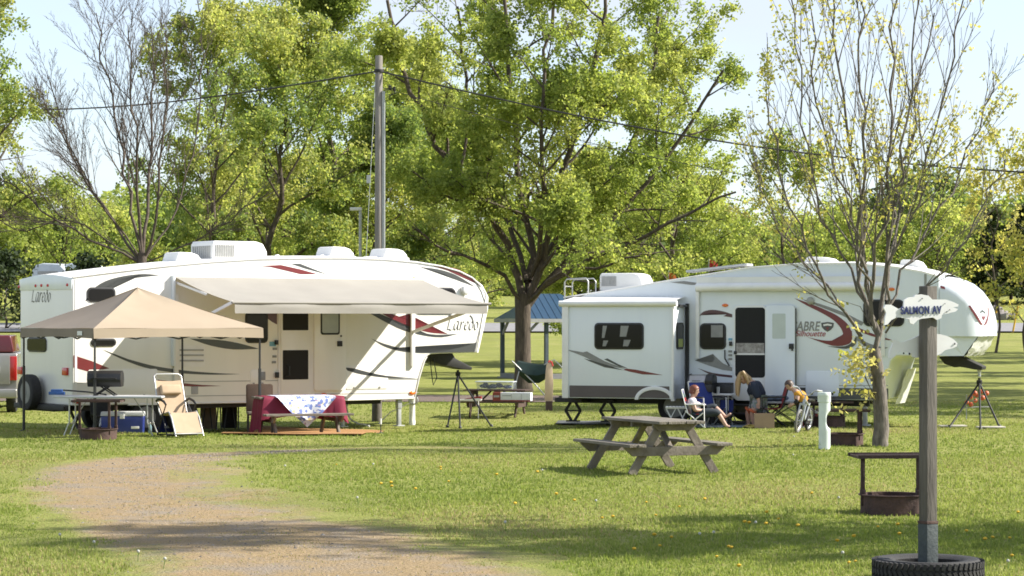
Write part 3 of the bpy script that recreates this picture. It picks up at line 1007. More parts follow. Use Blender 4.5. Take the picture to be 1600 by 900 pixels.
M_glass = mat("window_glass_dark", (.008, .008, .009), .08, .1, 1.2, spec=.22)
M_glassl = mat("door_glass_pale", (.34, .38, .36), .15, .1, 2, spec=.7)
M_screen = mat("insect_screen", (.012, .012, .012), .85, .1, 40)
M_awn = cloth_mat("awning_cloth", (.36, .34, .305), (.22, .195, .155), .25, .04, 1.2)
M_seam = mat("seam_grey", (.30, .30, .29), .6, .05, 5)
M_foil = mat("crinkled_white_sheet", (.68, .68, .66), .35, .08, 12, bump=.9, bscale=7)
M_blue = mat("sticker_blue", (.16, .38, .52), .5, .05, 9)


class Side:
    """One flat face of a trailer: takes photo pixels, gives points on that face in the trailer's own metres."""

    def __init__(s, root, axis, value, out):
        s.m, s.axis, s.value, s.out = mtx(root), axis, value, Vector(out)
        s.root = root

    def p(s, px, py, lift=0.0):
        return onto(s.m, s.axis, s.value + s.out[s.axis] * lift, px, py)

    def decal(s, name, pts, m, lift=.004, smooth_=False):
        P = [s.p(x, y, lift) for x, y in pts]
        mb = MB(); mb.poly(P)
        bm = bmesh.new()
        f = bm.faces.new([bm.verts.new(q) for q in P])
        bmesh.ops.triangulate(bm, faces=[f])
        bmesh.ops.recalc_face_normals(bm, faces=bm.faces)
        me = bpy.data.meshes.new(name); bm.to_mesh(me); bm.free()
        me.materials.append(m)
        o = bpy.data.objects.new(name, me); COL.objects.link(o); o.parent = s.root
        return o

    def decals(s, name, items, lift=.004):
        """Several shapes of one graphic in one mesh: items = [(points, material index)], mats list."""
        pass

    def rect(s, x0, x1, y0, y1):
        """Pixel box -> (u0, u1, z0, z1) on the face; u is the axis along it."""
        a = s.p(x0, (y0 + y1) / 2); b = s.p(x1, (y0 + y1) / 2); m = (x0 + x1) / 2
        k = 1 - s.axis
        return a[k], b[k], s.p(m, y1).z, s.p(m, y0).z

    def plate(s, name, u0, u1, z0, z1, m, lift, thick, r=.05, parent=None, bev=0.0):
        """A rounded plate standing 'lift' off the face."""
        k = 1 - s.axis
        if u1 < u0:
            u0, u1 = u1, u0
        r = min(r, (u1 - u0) / 2.05, (z1 - z0) / 2.05)
        P = []
        for u, z in rrect(u0, u1, z0, z1, r):
            q = Vector((0, 0, z)); q[k] = u; q[s.axis] = s.value + s.out[s.axis] * lift
            P.append(q)
        mb = MB(); mb.prism(P, -s.out * thick)
        return mb.build(name, m, parent or s.root, bevel=bev)

    def window(s, x0, x1, y0, y1, r=.09, name="window", gl=None, label=None):
        u0, u1, z0, z1 = s.rect(x0, x1, y0, y1)
        w = s.plate(name, u0, u1, z0, z1, M_black, .022, .03, r, bev=.006)
        s.plate("pane", u0 + .035, u1 - .035, z0 + .035, z1 - .035, gl or M_glass, .025, .01, max(.02, r - .03), parent=w)
        return w


def curve_poly(top, bottom, k=3):
    """A swoosh between an upper and a lower pixel curve."""
    a = smooth_poly([(x, y, 0) for x, y in top], k); b = smooth_poly([(x, y, 0) for x, y in bottom], k)
    out = [(p.x, p.y) for p in a]
    for p in reversed(b):
        if all(abs(p.x - q[0]) + abs(p.y - q[1]) > .6 for q in (out[0], out[-1])):
            out.append((p.x, p.y))
    return out


def wheel(name, c, rad, wd, parent, axis_y=True, rot=None):
    """tyre + rim, axle along local Y (or turned by rot)."""
    M = rot or Matrix.Rotation(R(90), 4, 'X')
    mb = MB()
    h = wd / 2
    mb.lathe([(rad * .60, -h * .8), (rad * .86, -h), (rad * .97, -h * .85), (rad, -h * .5), (rad, h * .5), (rad * .97, h * .85), (rad * .86, h), (rad * .60, h * .8)], c, 32, 0, M)
    ty = mb.build(name, M_rubber, parent, smooth=True, angle=40)
    mb = MB()
    mb.lathe([(rad * .62, -h * .84), (rad * .56, -h * .86), (rad * .50, -h * .55), (rad * .2, -h * .6), (rad * .16, -h * .9), (.01, -h * .9)], c, 24, 0, M)
    mb.lathe([(rad * .62, h * .84), (rad * .56, h * .86), (rad * .50, h * .55), (rad * .2, h * .6), (rad * .16, h * .9), (.01, h * .9)], c, 24, 0, M)
    mb.build("rim", M_rim, ty, smooth=True, angle=40)
    return ty


def roof_dome(parent, c, sx, sy, h, mats=None):
    """A roof vent cover: flange, body with a slanted front and a rounded back."""
    mb = MB()
    mb.box((c[0], c[1], c[2] + .04), (sx * 1.0, sy * 1.05, .12))
    x0, x1 = c[0] - sx * .40, c[0] + sx * .46
    z0, z1 = c[2] + .08, c[2] + h
    pr = [(x0, z0), (x0 + sx * .10, z1 - .02), (x0 + sx * .16, z1), (x0 + sx * .52, z1 - .01), (x0 + sx * .70, z1 - h * .16), (x0 + sx * .82, z1 - h * .45), (x1, z0)]
    mb.prism([(x, c[1] - sy / 2, z) for x, z in pr], (0, sy, 0))
    return mb.build("roof_vent", M_plastic, parent, bevel=.025, seg=3)


def air_con(parent, c, sx, sy, h, flip=False):
    mb = MB()
    f = -1 if flip else 1
    pr = [(-.5, 0), (-.5, h * .84), (-.47, h), (.30, h), (.42, h * .90), (.49, h * .55), (.5, 0)]
    mb.prism([(c[0] + f * a * sx, c[1] - sy / 2, c[2] + z) for a, z in pr], (0, sy, 0))
    o = mb.build("air_conditioner", M_plastic, parent, bevel=.035, seg=3)
    g = MB()
    for k in range(11):                                    # side and end louvres
        x = c[0] - f * sx * .44 + f * k * sx * .032
        g.box((x, c[1] - sy / 2 - .004, c[2] + h * .55), (.016, .03, h * .55))
    for k in range(9):
        g.box((c[0] - f * sx * .5 - f * .004, c[1] - sy * .38 + k * sy * .095, c[2] + h * .5), (.03, .05, h * .55))
    g.build("louvres", M_grille, o)
    return o


def nib_text(name, word, O, ux, uz, hgt, parent, m, nib=.10, ang=38):
    """Calligraphic lettering drawn with a broad nib: O origin, ux/uz unit vectors along the line and upwards."""
    GL = {
        'L': ([[(.20, 1.62), (.36, 1.55), (.24, .9), (.12, .25), (.02, .02)], [(.02, .05), (.30, .10), (.55, .0), (.88, .12)], [(.05, 1.60), (.55, 1.62)]], .92),
        'a': ([[(.62, .95), (.35, .98), (.10, .62), (.06, .22), (.22, .03), (.42, .2), (.60, .75)], [(.66, .95), (.56, .35), (.60, .06), (.78, .12)]], .82),
        'r': ([[(.05, .88), (.18, .95), (.14, .5), (.06, .0)], [(.13, .45), (.30, .85), (.48, .95), (.56, .85)]], .60),
        'e': ([[(.08, .48), (.40, .55), (.56, .80), (.40, .97), (.16, .70), (.08, .30), (.24, .04), (.55, .16)]], .66),
        'd': ([[(.36, .96), (.12, .72), (.06, .28), (.22, .03), (.48, .16), (.60, .6), (.52, 1.05), (.30, 1.45), (.02, 1.66)], [(.36, .96), (.58, .80)]], .72),
        'o': ([[(.32, .97), (.10, .66), (.08, .24), (.26, .03), (.50, .30), (.52, .74), (.32, .97)]], .62),
    }
    mb = MB(); x = 0
    nv = Vector((math.cos(R(ang)), math.sin(R(ang)))) * nib
    for ch in word:
        st, adv = GL[ch]
        for line in st:
            P = smooth_poly([(a, b, 0) for a, b in line], 5)
            q = []
            for p in P:
                a, b = p.x + x + p.y * .10, p.y
                q.append((O + ux * ((a + nv.x) * hgt) + uz * ((b + nv.y) * hgt), O + ux * ((a - nv.x) * hgt) + uz * ((b - nv.y) * hgt)))
            for i in range(len(q) - 1):
                A, B, C_, D_ = q[i][0], q[i][1], q[i + 1][1], q[i + 1][0]
                mb.add([A, B, C_, D_], [(0, 1, 2, 3)])
        x += adv
    return mb.build(name, m, parent, recalc=False)


# =============================================================== LEFT TRAILER
th = R(37)
P0 = at(113, 600, 50.0)
lar = thing("travel_trailer", "long white fifth-wheel trailer with tan awning out and grey red swooshes, behind the canopy tent", "trailer", (P0.x, P0.y, -.20), th)
W = 2.44
LS = Side(lar, 1, 0.0, (0, -1, 0))
LR = Side(lar, 0, 0.0, (-1, 0, 0))
prof_px = [(113, 634), (113, 433), (160, 427), (210, 421), (264, 415), (330, 409), (400, 404.5), (480, 403), (540, 403), (600, 405), (650, 409.5), (690, 416), (718, 424), (738, 434), (752, 447), (760, 460), (757, 478), (745, 551),
           (690, 552.5), (674, 553.5), (667, 557), (663, 564), (655, 590), (648, 622), (560, 624.5), (430, 627.5), (300, 630), (200, 632.5)]
prof = [LS.p(x, y) for x, y in prof_px]
mb = MB(); mb.prism(prof, (0, W, 0))
body = mb.build("body", M_white, lar, bevel=.045, seg=3, angle=30)
# rounded front cap, a little narrower than the body
cap = [LS.p(x, y) for x, y in [(738, 434), (752, 447), (760, 460), (757, 478), (745, 551)]]
capo = [LS.p(x, y) + Vector((0, .22, 0)) for x, y in [(741, 432), (758, 445), (768, 466), (769, 486), (752, 551)]]
rows = [[cap[i], cap[i].lerp(capo[i], .62) - Vector((0, .09, 0)), capo[i], Vector((capo[i].x + .10, W / 2, capo[i].z)), Vector((capo[i].x, W - .22, capo[i].z)), Vector((cap[i].x, W, cap[i].z))] for i in range(5)]
mb = MB(); mb.grid(rows)
o = mb.build("front_cap", M_white, lar, smooth=True, angle=60)
# roof crown and rear trim
mb = MB()
rim_ = [prof[i] for i in range(1, 13)]
rows = []
for q in rim_:
    rows.append([q + Vector((0, .02 + (W - .04) * j / 6, -.012 + .085 * math.sin(math.pi * j / 6))) for j in range(7)])
mb.grid(rows)
mb.build("roof", M_roofw, lar, smooth=True, angle=60)
mb = MB()
zt = prof[1].z
arc = [(-.02, 0 + W * j / 12, zt - .02 + .09 * math.sin(math.pi * j / 12)) for j in range(13)]
mb.prism([Vector(a) for a in arc] + [Vector((-.02, W - .02, zt - .25)), Vector((-.02, .02, zt - .25))], (.05, 0, 0))
mb.build("rear_trim", M_whiteb, lar, bevel=.01)
mb = MB(); mb.tube([LS.p(x, y, .012) for x, y in prof_px[1:15]], .018, 6)
mb.build("gutter_rail", M_plastic, lar, smooth=True)
mb = MB(); mb.tube([LS.p(x, y, .004) for x, y in prof_px[20:]], .020, 6); mb.build("skirt_rail", M_plastic, lar, smooth=True)
for ya, yb in ((598.5, 592), (621.5, 613.5)):
    mb = MB(); mb.bar(LS.p(116, ya, .002), LS.p(654, yb, .002), .008, .014); mb.build("seam", M_seam, lar)
for px in (118.5,):
    mb = MB(); mb.bar(LS.p(px, 436, .002), LS.p(px, 630, .002), .05, .014, up=(0, 1, 0)); mb.build("corner_trim", M_plastic, lar)
mb = MB(); mb.tube([LS.p(x, y, .004) for x, y in [(740, 436), (752, 455), (757, 470), (756, 484), (752, 505), (741, 551)]], .010, 6)
mb.build("cap_seam", M_seam, lar, smooth=True)
# decals
DL = [("stripe", curve_poly([(133, 471), (144, 453), (165, 439), (195, 431), (225, 428), (250, 430)], [(133, 471), (150, 452), (172, 440), (205, 435), (250, 430)]), M_dkgrey),
      ("stripe", [(115, 555), (143, 564), (171, 575.5), (150, 579), (138, 580.5), (115, 574)], M_red),
      ("stripe", curve_poly([(160, 546), (178, 554), (200, 561), (233, 570), (260, 575), (299, 580), (340, 583), (376, 584.5)], [(160, 546), (190, 561), (225, 574), (262, 581), (300, 584.5), (340, 585.5), (376, 584.5)]), M_dkgrey),
      ("stripe", curve_poly([(183, 581.5), (232, 591), (299, 600), (346, 603)], [(190, 592), (232, 599), (299, 604), (346, 603)]), M_red),
      ("stripe", [(405, 415.5), (439, 414), (470, 421), (497, 428.5), (470, 428.5), (445, 422), (422, 417)], M_red),
      ("stripe", [(454, 412), (469, 412), (512, 429), (500, 426), (478, 420)], M_dkgrey),
      ("stripe", curve_poly([(676, 415), (710, 419), (726, 426), (740, 434), (748, 442)], [(680, 417), (700, 423), (720, 431), (737, 438), (748, 446)]), M_red),
      ("stripe", curve_poly([(656, 417), (684, 420.5), (706, 427), (724, 436), (743, 448.5)], [(662, 419), (690, 427), (712, 437), (743, 448.5)]), M_dkgrey),
      ("stripe", curve_poly([(568, 482), (580, 484), (606, 498), (628, 509), (652, 518), (682, 523), (716, 521.5)], [(570, 484), (584, 493), (604, 504), (630, 516), (660, 524), (690, 527), (716, 521.5)]), M_dkgrey),
      ("stripe", curve_poly([(588, 482), (600, 486), (618, 493.5), (630, 496), (637, 491), (641, 492), (650, 502), (664, 511), (682, 518), (700, 522)], [(590, 485), (606, 495), (634, 508), (668, 519), (700, 522)]), M_red),
      ("stripe", curve_poly([(580, 529), (600, 537), (622, 543), (648, 549), (680, 549.5), (710, 545), (730, 540), (746, 534)], [(580, 529), (600, 541), (622, 548), (650, 551.5), (680, 551.5), (710, 550.5), (743, 550)]), M_dkgrey),
      ("hatch_stripe", curve_poly([(539, 574), (555, 576), (570, 580), (603, 587), (655, 592)], [(543, 579), (565, 585), (603, 590), (655, 592)]), M_dkgrey),
      ("stripe", [(397, 481), (433, 481), (433, 507), (425, 503), (414, 494)], M_maroon),
      ("stripe", curve_poly([(296, 529), (340, 531), (372, 536), (405, 545)], [(296, 529), (329, 540), (365, 546), (405, 545)]), M_dkgrey)]
for nm, pts, m in DL:
    LS.decal(nm, pts, m, lift=.016 if nm == "hatch_stripe" else .004)
LR_dec = [(750, 434.5), (757, 438), (763, 453), (754, 445)]
O = LS.p(698, 516, .005)
ux = (LS.p(748, 516, .005) - O); wl = ux.length; ux.normalize()
nib_text("lettering", "Laredo", O, ux, Vector((0, 0, 1)), wl / 4.42, lar, M_dkgrey, nib=.085)
O = LR.p(49, 472, .006)
ux = (LR.p(79, 472, .006) - O); wl = ux.length; ux.normalize()
nib_text("lettering", "Laredo", O, ux, Vector((0, 0, 1)), wl / 4.4, lar, M_dkgrey, nib=.085)
# windows, doors and hatches
LS.window(383, 418, 487, 536, .10)
LS.window(647, 712, 449, 491, .16)
LS.window(136, 180, 449, 472, .10)
LS.window(142, 181, 529, 541, .08)
LR.window(45, 72, 527, 550, .07)
u0, u1, z0, z1 = LS.rect(434, 490, 458, 620)
door = LS.plate("door_frame", u0, u1, z0, z1, M_plastic, .035, .05, .05, bev=.008)
ua, ub, _, _ = LS.rect(438.5, 479.5, 470, 610)
sd = LS.plate("screen_door", ua - .02, ub + .03, z0 + .05, z1 - .05, M_white, .055, .02, .03, bev=.004)
for a, b in ((470, 516), (547, 593)):
    _, _, za, zb = LS.rect(440, 478, a, b)
    LS.plate("screen", ua + .02, ub - .0, za, zb, M_screen, .060, .008, .02, parent=sd)
mb = MB()
h = LS.p(446, 588, .06); mb.tube([h, h + Vector((.06, -.07, .02)), h + Vector((.06, -.07, .22)), h + Vector((.02, 0, .24))], .016, 6)
mb.box(LS.p(433, 586, .05), (.08, .05, .12)); mb.box(LS.p(432, 535, .05), (.07, .05, .1))
mb.build("handle", M_black, sd, bevel=.006)
u0, u1, z0, z1 = LS.rect(488.5, 538, 462, 610)
od = LS.plate("open_door", u0, u1, z0, z1, M_white, .075, .045, .06, bev=.008)
u0, u1, z0, z1 = LS.rect(498, 528, 470, 523)
pn = LS.plate("door_window", u0, u1, z0, z1, M_black, .082, .02, .06, parent=od, bev=.004)
LS.plate("pane", u0 + .04, u1 - .04, z0 + .04, z1 - .04, M_glassl, .085, .01, .04, parent=pn)
mb = MB(); mb.box(LS.p(531, 537, .09), (.12, .04, .12)); mb.box(LS.p(533, 525, .09), (.04, .02, .04))
mb.build("door_latch", M_black, od, bevel=.008)
u0, u1, z0, z1 = LS.rect(435, 486, 615, 627)
LS.plate("step_well", u0, u1, z0, z1, M_black, .012, .03, .02)
for x0, x1, y0, y1, nm, m in ((540, 606, 572, 608, "hatch", M_white), (137, 246, 577, 621, "hatch", M_white), (391, 414, 578, 602, "hatch", M_white)):
    u0, u1, z0, z1 = LS.rect(x0, x1, y0, y1)
    fr = LS.plate(nm, u0, u1, z0, z1, m, .012, .02, .05, bev=.005)
    k = MB()
    for fx in (.2, .8):
        k.box((u0 + (u1 - u0) * fx, -.018, z0 + .04), (.04, .02, .035))
    k.build("hatch_latch", M_seam, fr)
g = MB()
for y in (547, 555, 563.5):
    a, b = LS.p(281, y, .012), LS.p(318, y, .012)
    g.bar(a, b, .02, .035)
vp = LS.plate("fridge_vent", *LS.rect(279, 320, 540, 573), M_plastic, .008, .012, .02)
g.build("louvres", M_grille, vp)
LS.plate("outlet_box", *LS.rect(299, 309, 604, 616), M_grille, .02, .03, .01, bev=.004)
LS.plate("outlet_box", *LS.rect(405, 414, 581, 594), M_mgrey, .02, .03, .01, bev=.004)
LS.plate("door_sticker", *LS.rect(421, 431, 534, 541), M_blue, .012, .02, .005)
for x, y in ((429.5, 545), (429, 557), (428, 566)):
    mb = MB(); mb.box(LS.p(x, y, .012), (.10, .015, .05)); mb.build("door_sticker", M_mgrey, lar)
mb = MB(); mb.lathe([(.02, 0), (.10, .01), (.12, .06), (.09, .11), (.02, .13)], LS.p(725, 453, .0), 18, 0, Matrix.Rotation(R(90), 4, 'X'))
mb.build("side_lamp", M_plastic, lar, smooth=True)
for x, y in ((506, 617), (644, 614), (647, 435)):
    mb = MB(); mb.ball(LS.p(x, y, .012), (.085, .025, .045) if y > 500 else (.05, .02, .03)); mb.build("marker_light", M_amber, lar, smooth=True)
mb = MB(); mb.ball(LS.p(121, 627, .012), (.10, .025, .05)); mb.build("marker_light", M_tail, lar, smooth=True)
# shallow edge of the slide-out, its shade put into the bluish white
mb = MB(); mb.box((LS.p(269, 500).x, -.05, (LS.p(269, 430).z + LS.p(269, 572).z) / 2), (.05, .12, LS.p(269, 430).z - LS.p(269, 572).z))
mb.build("slide_edge", M_whiteb, lar, bevel=.006)
# rear lights, spare wheel, bumper
for x, y in ((30, 448), (56, 446.5), (65, 446), (75, 446), (105.5, 445)):
    mb = MB(); mb.ball(LR.p(x, y, .012), (.03, .055, .035)); mb.build("marker_light", M_tail, lar, smooth=True)
for x, y in ((102, 580.5), (32, 579)):
    q = LR.p(x, y, .02)
    mb = MB(); mb.box(q, (.06, .22, .16)); mb.build("tail_light", M_tail, lar, bevel=.015)
mb = MB(); mb.box((-.10, W / 2, prof[0].z - .05), (.14, W - .1, .11))
mb.box((1.0, W / 2, prof[0].z - .07), (2.2, 1.1, .14))
mb.build("bumper", M_chas, lar, bevel=.01)
q = LR.p(46, 613, .22)
wheel("spare_wheel", q, .38, .24, lar, rot=Matrix.Rotation(R(90), 4, 'Y'))
# under the floor
mb = MB(); mb.box((4.1, .45, prof[0].z - .06), (7.6, .10, .14)); mb.box((4.1, W - .45, prof[0].z - .06), (7.6, .10, .14))
mb.build("chassis", M_chas, lar)
for t_ in (1.75, 2.65):
    for y in (.16, W - .16):
        wheel("tyre", Vector((t_, y, .36)), .36, .22, lar)
M_scis = M_chas
mb = MB(); q = LR.p(85, 640, -.3)
for s_ in (-1, 1):
    mb.bar((.35, .55 + s_ * .25, prof[0].z - .1), (.35, .55 - s_ * .22, .03), .04, .05)
mb.build("stabilizer_jack", M_chas, lar)
# landing legs
for y, nm in ((.10, "landing_leg"), (W - .12, "landing_leg")):
    mb = MB(); x = LS.p(627, 640).x
    mb.box((x, y, .26), (.085, .085, .52)); mb.box((x, y, .012), (.2, .2, .024)); mb.box((x, y + .0, .55), (.11, .11, .3))
    mb.build(nm, M_galv, lar, bevel=.006)
for px in (555,):
    mb = MB(); x = LS.p(px, 640).x
    mb.box((x, .5, .2), (.07, .07, .42)); mb.box((x, .5, .012), (.18, .18, .024)); mb.build("stabilizer_jack", M_galv, lar, bevel=.006)
# pin box
pin = MB()
z1 = LS.p(690, 553).z
x0 = LS.p(672, 556).x
yc = W / 2


def pinpx(px, py):
    q = onto(mtx(lar), 1, yc - .22, px, py); return q


pp = [pinpx(x, y) for x, y in [(669, 552), (707, 552), (712, 560), (738, 574), (737, 578), (724, 577), (702, 572), (690, 570.5), (676, 565)]]
pin.prism(pp, (0, .44, 0))
pin.build("pin_box", M_chas, lar, bevel=.012)
mb = MB(); a = pinpx(672, 560)
mb.tube([a, a + Vector((-.02, -.1, -.4)), a + Vector((.02, -.1, -.62)), a + Vector((.12, -.1, -.45)), a + Vector((.1, 0, .0))], .012, 6)
mb.build("plug_cable", M_black, lar, smooth=True)
# roof gear
zr = {}


def roofpt(px, py, y):
    return onto(mtx(lar), 1, y, px, py)


for xa, xb, yt, yb in ((268, 319, 392, 416), (510, 556, 383.5, 404), (594, 639, 386.5, 406)):
    a, b = roofpt(xa, yb, .75), roofpt(xb, yb, .75); c = roofpt(xa, yt, .75)
    roof_dome(lar, ((a.x + b.x) / 2, 1.05, min(a.z, b.z) - .04), (b.x - a.x), .62, c.z - a.z + .02)
a, b, c = roofpt(330, 406, .7), roofpt(416, 402, .7), roofpt(330, 376, .7)
air_con(lar, ((a.x + b.x) / 2, 1.12, a.z - .06), b.x - a.x, .95, c.z - a.z + .06)
for px, w_, h_ in ((433, .05, .09), (503, .05, .09), (578, .16, .05), (461, .30, .06)):
    q = roofpt(px, 404, .9); mb = MB(); mb.lathe([(w_, -.1), (w_, h_ * .8), (w_ * .7, h_), (.005, h_)], q, 12); mb.build("roof_cap", M_plastic, lar, smooth=True, angle=40)
# awning
t0, t1 = LS.p(272, 431).x, LS.p(659, 441).x
zi = LS.p(300, 432).z - .02
io, oo = -.06, -2.5
zo = zi - .55
rows = []
for i in range(31):
    u = i / 30
    x = t0 + (t1 - t0) * u
    row = []
    for j in range(9):
        v = j / 8
        row.append((x, io + (oo - io) * v, zi + (zo - zi) * v - .05 * math.sin(math.pi * v) + .006 * math.sin(u * 43 + v * 3)))
    for j in range(1, 5):
        v = j / 4
        row.append((x, oo - .02 + .012 * math.sin(u * 60 + j) * v + .02 * math.sin(u * 21), zo - .02 - .20 * v))
    rows.append(row)
aw = MB(); aw.grid(rows)
awning = aw.build("awning", M_awn, lar, smooth=True, angle=50)
mb = MB(); mb.tube([(t0 - .06, oo, zo), (t1 + .10, oo, zo)], .030, 12); mb.build("roller", M_awn, awning, smooth=True, angle=40)
mb = MB(); mb.tube([(t0 - .02, -.03, zi + .01), (t1 + .02, -.03, zi + .01)], .03, 8); mb.build("rail", M_plastic, awning, smooth=True)
for x in (t0 - .03, t1 + .04):
    mb = MB()
    xx = LS.p(643, 520).x if x > 4 else x + .05
    mb.box((xx, -.045, (LS.p(643, 500).z + LS.p(643, 573).z) / 2 + .12), (.10, .06, 1.28 if x > 4 else 1.9))
    k = Vector((xx, -.08, zo - .62)); e = Vector((x, oo + .03, zo))
    mb.bar(k, e, .05, .07)
    k2 = Vector((xx, -.08, zi - .12)); mb.bar(k2, k2.lerp(e, .55) + Vector((0, 0, -.02)), .035, .05)
    mb.build("arm", M_plastic, awning, bevel=.008)

# =============================================================== RIGHT TRAILER
th = R(-21)
Pd = at(1172, 600, 51.0)
dirx = Vector((math.cos(th), math.sin(th), 0))
rear = Pd - dirx * 4.15
sab = thing("travel_trailer", "white fifth-wheel trailer with slide-out and open door, behind the seated family", "trailer", (rear.x, rear.y, 0.0), th)
SS = Side(sab, 1, 0.0, (0, -1, 0))
SD = .78
SF = Side(sab, 1, -SD, (0, -1, 0))
zb = SS.p(1310, 625).z
tE = SS.p(1392, 600).x          # front of the lower box
tN = SS.p(1468, 520).x          # where the front cap begins
zO = SS.p(1440, 556).z          # underside of the bunk
top_px = [(882, 465), (945, 455), (1011, 444), (1060, 436), (1107, 428.5), (1174, 418), (1250, 412), (1330, 411), (1400, 417), (1440, 424), (1468, 432)]
tp = [SS.p(x, y) for x, y in top_px]
pr = [Vector((0, 0, zb))] + [Vector((0, 0, tp[0].z))] + tp[1:] + [Vector((tN, 0, zO))] + [Vector((tE + .10, 0, zO)), Vector((tE, 0, zO - .10)), Vector((tE - .25, 0, zb))]
mb = MB(); mb.prism(pr, (0, W, 0))
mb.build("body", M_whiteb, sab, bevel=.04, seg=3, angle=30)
rows = []
for q in [pr[1]] + tp[1:]:
    rows.append([q + Vector((0, .02 + (W - .04) * j / 6, -.012 + .07 * math.sin(math.pi * j / 6))) for j in range(7)])
mb = MB(); mb.grid(rows); mb.build("roof", M_roofw, sab, smooth=True, angle=60)
mb = MB(); mb.tube([q + Vector((0, -.012, 0)) for q in [pr[1]] + tp[1:]], .016, 6); mb.build("gutter_rail", M_plastic, sab, smooth=True)
# front cap: rings from the seam to the nose
zt = tp[-1].z
rings = []
capc = [(0, 0, 1.0), (.16, .02, .985), (.34, .06, .94), (.52, .14, .86), (.66, .26, .74), (.76, .42, .58), (.80, .55, .42), (.80, .66, .30)]


def ring(x, top, bot, inset, y_r=.30):
    out = []
    h = top - bot
    yr = min(.34, h * .3)
    pts = [(inset, bot)]
    for i in range(6):
        a = R(180 - 90 * i / 5); pts.append((inset + yr + yr * math.cos(a) * 1.0, top - yr + yr * math.sin(a)))
    for i in range(6):
        a = R(90 - 90 * i / 5); pts.append((W - inset - yr + yr * math.cos(a), top - yr + yr * math.sin(a)))
    pts.append((W - inset, bot))
    return [Vector((x, y, z)) for y, z in pts]


zcap = SS.p(1500, 516).z - .02
bots = [zO, zO + .02, zO + .06, zO + .14, zO + .2, zO + .27, zO + .33, zO + .38]
tops = [zt - .0, zt - .05, zt - .13, zt - .27, zt - .44, zt - .66, zt - .84, zt - 1.0]
xs = [0, .16, .33, .50, .63, .74, .79, .81]
ins = [0, .01, .03, .07, .13, .22, .30, .36]
for x, tpz, bz, i_ in zip(xs, tops, bots, ins):
    rings.append(ring(tN + x, tpz, max(bz, zO + .40 * (x > 0.02)), i_))
cm = MB()
cm.grid(rings)
k = len(rings[0])
cm.v += []
cm.poly(rings[-1])
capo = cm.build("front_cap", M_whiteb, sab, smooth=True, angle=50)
# silvery sheet under the nose, hanging inward
lo = [Vector((tN + .46, .16, zO - .01)), Vector((tN + .46, W - .16, zO - .01))]
hi = [Vector((tN + .74, .26, zO + .40)), Vector((tN + .74, W - .26, zO + .40))]
rows = []
rgs = random.Random(2)
for i in range(9):
    v = i / 8
    rows.append([lo[0].lerp(lo[1], j / 16).lerp(hi[0].lerp(hi[1], j / 16), v) + Vector((rgs.uniform(-.02, .02), 0, rgs.uniform(-.02, .02) - .05 * math.sin(math.pi * v))) for j in range(17)])
mb = MB(); mb.grid(rows)
for y in (.12, W - .12):
    pass
mb.build("nose_sheet", M_foil, sab, smooth=True, angle=70)
mb = MB()
mb.add([Vector((tN, .01, zO)), Vector((tN + .46, .16, zO)), Vector((tN + .74, .26, zO + .41)), Vector((tN + .2, .03, zO + .43)), Vector((tN, .01, zO + .42))], [(0, 1, 2, 3, 4)])
mb.add([Vector((tN, W - .01, zO)), Vector((tN + .46, W - .16, zO)), Vector((tN + .74, W - .26, zO + .41)), Vector((tN + .2, W - .03, zO + .43)), Vector((tN, W - .01, zO + .42))], [(0, 1, 2, 3, 4)])
mb.add([Vector((tN, .01, zO)), Vector((tN, W - .01, zO)), Vector((tN + .46, W - .16, zO)), Vector((tN + .46, .16, zO))], [(0, 1, 2, 3)])
mb.build("nose_side", M_whiteb, sab)
# white skirt flap at the lower front
rows = []
for i in range(7):
    v = i / 6
    rows.append([Vector((tE - .02 - .25 * v + .06 + rgs.uniform(-.015, .015), .05 + (W - .1) * (1 - v * .0) * j / 10, zO - .30 - (zO - .30 - zb + .12) * v)) for j in range(6, 11)])
mb = MB(); mb.grid(rows); mb.build("front_flap", M_foil, sab, smooth=True, angle=70)
# slide-out
a0, a1 = SF.p(879, 540).x, SF.p(1054, 540).x
zs1 = SF.p(960, 478).z
mb = MB(); mb.box(((a0 + a1) / 2, -SD / 2 + .02, (zb + zs1) / 2), (a1 - a0, SD + .04, zs1 - zb))
slide = mb.build("slide_out", M_whiteb, sab, bevel=.03, seg=2)
mb = MB(); mb.tube([(a0 - .06, -SD - .03, zs1 + .05), (a1 + .06, -SD - .03, zs1 + .05)], .065, 12)
mb.grid([[(a0, -SD - .03, zs1 + .11), (a1, -SD - .03, zs1 + .11)], [(a0, -.02, zs1 + .20), (a1, -.02, zs1 + .20)]])
mb.build("slide_topper", M_plastic, slide, smooth=True, angle=40)
mb = MB(); mb.box((a0 + .07, -SD - .02, (zb + zs1) / 2), (.14, .05, zs1 - zb)); mb.build("slide_trim", M_plastic, slide, bevel=.008)
mb = MB(); mb.box((a1 - .035, -SD - .015, (zb + zs1) / 2), (.05, .04, zs1 - zb))
mb.build("slide_trim", M_plastic, slide, bevel=.008)
mb = MB(); mb.box((a1 + .05, -.03, (zb + zs1) / 2), (.07, .05, zs1 - zb + .1)); mb.box(((a1 + .05), -.32, zs1 - .0), (.05, .6, .05)); mb.build("slide_seal", M_black, slide)
u0, u1, z0, z1 = SF.rect(890, 1046, 603, 626)
SF.plate("lower_band", u0, u1, zb + .02, z1, M_brown, .006, .02, .01)
w1 = SF.window(929, 1006, 504.5, 546, .09)
u0, u1, z0, z1 = SF.rect(940, 950, 509, 543)
mbc = MB()
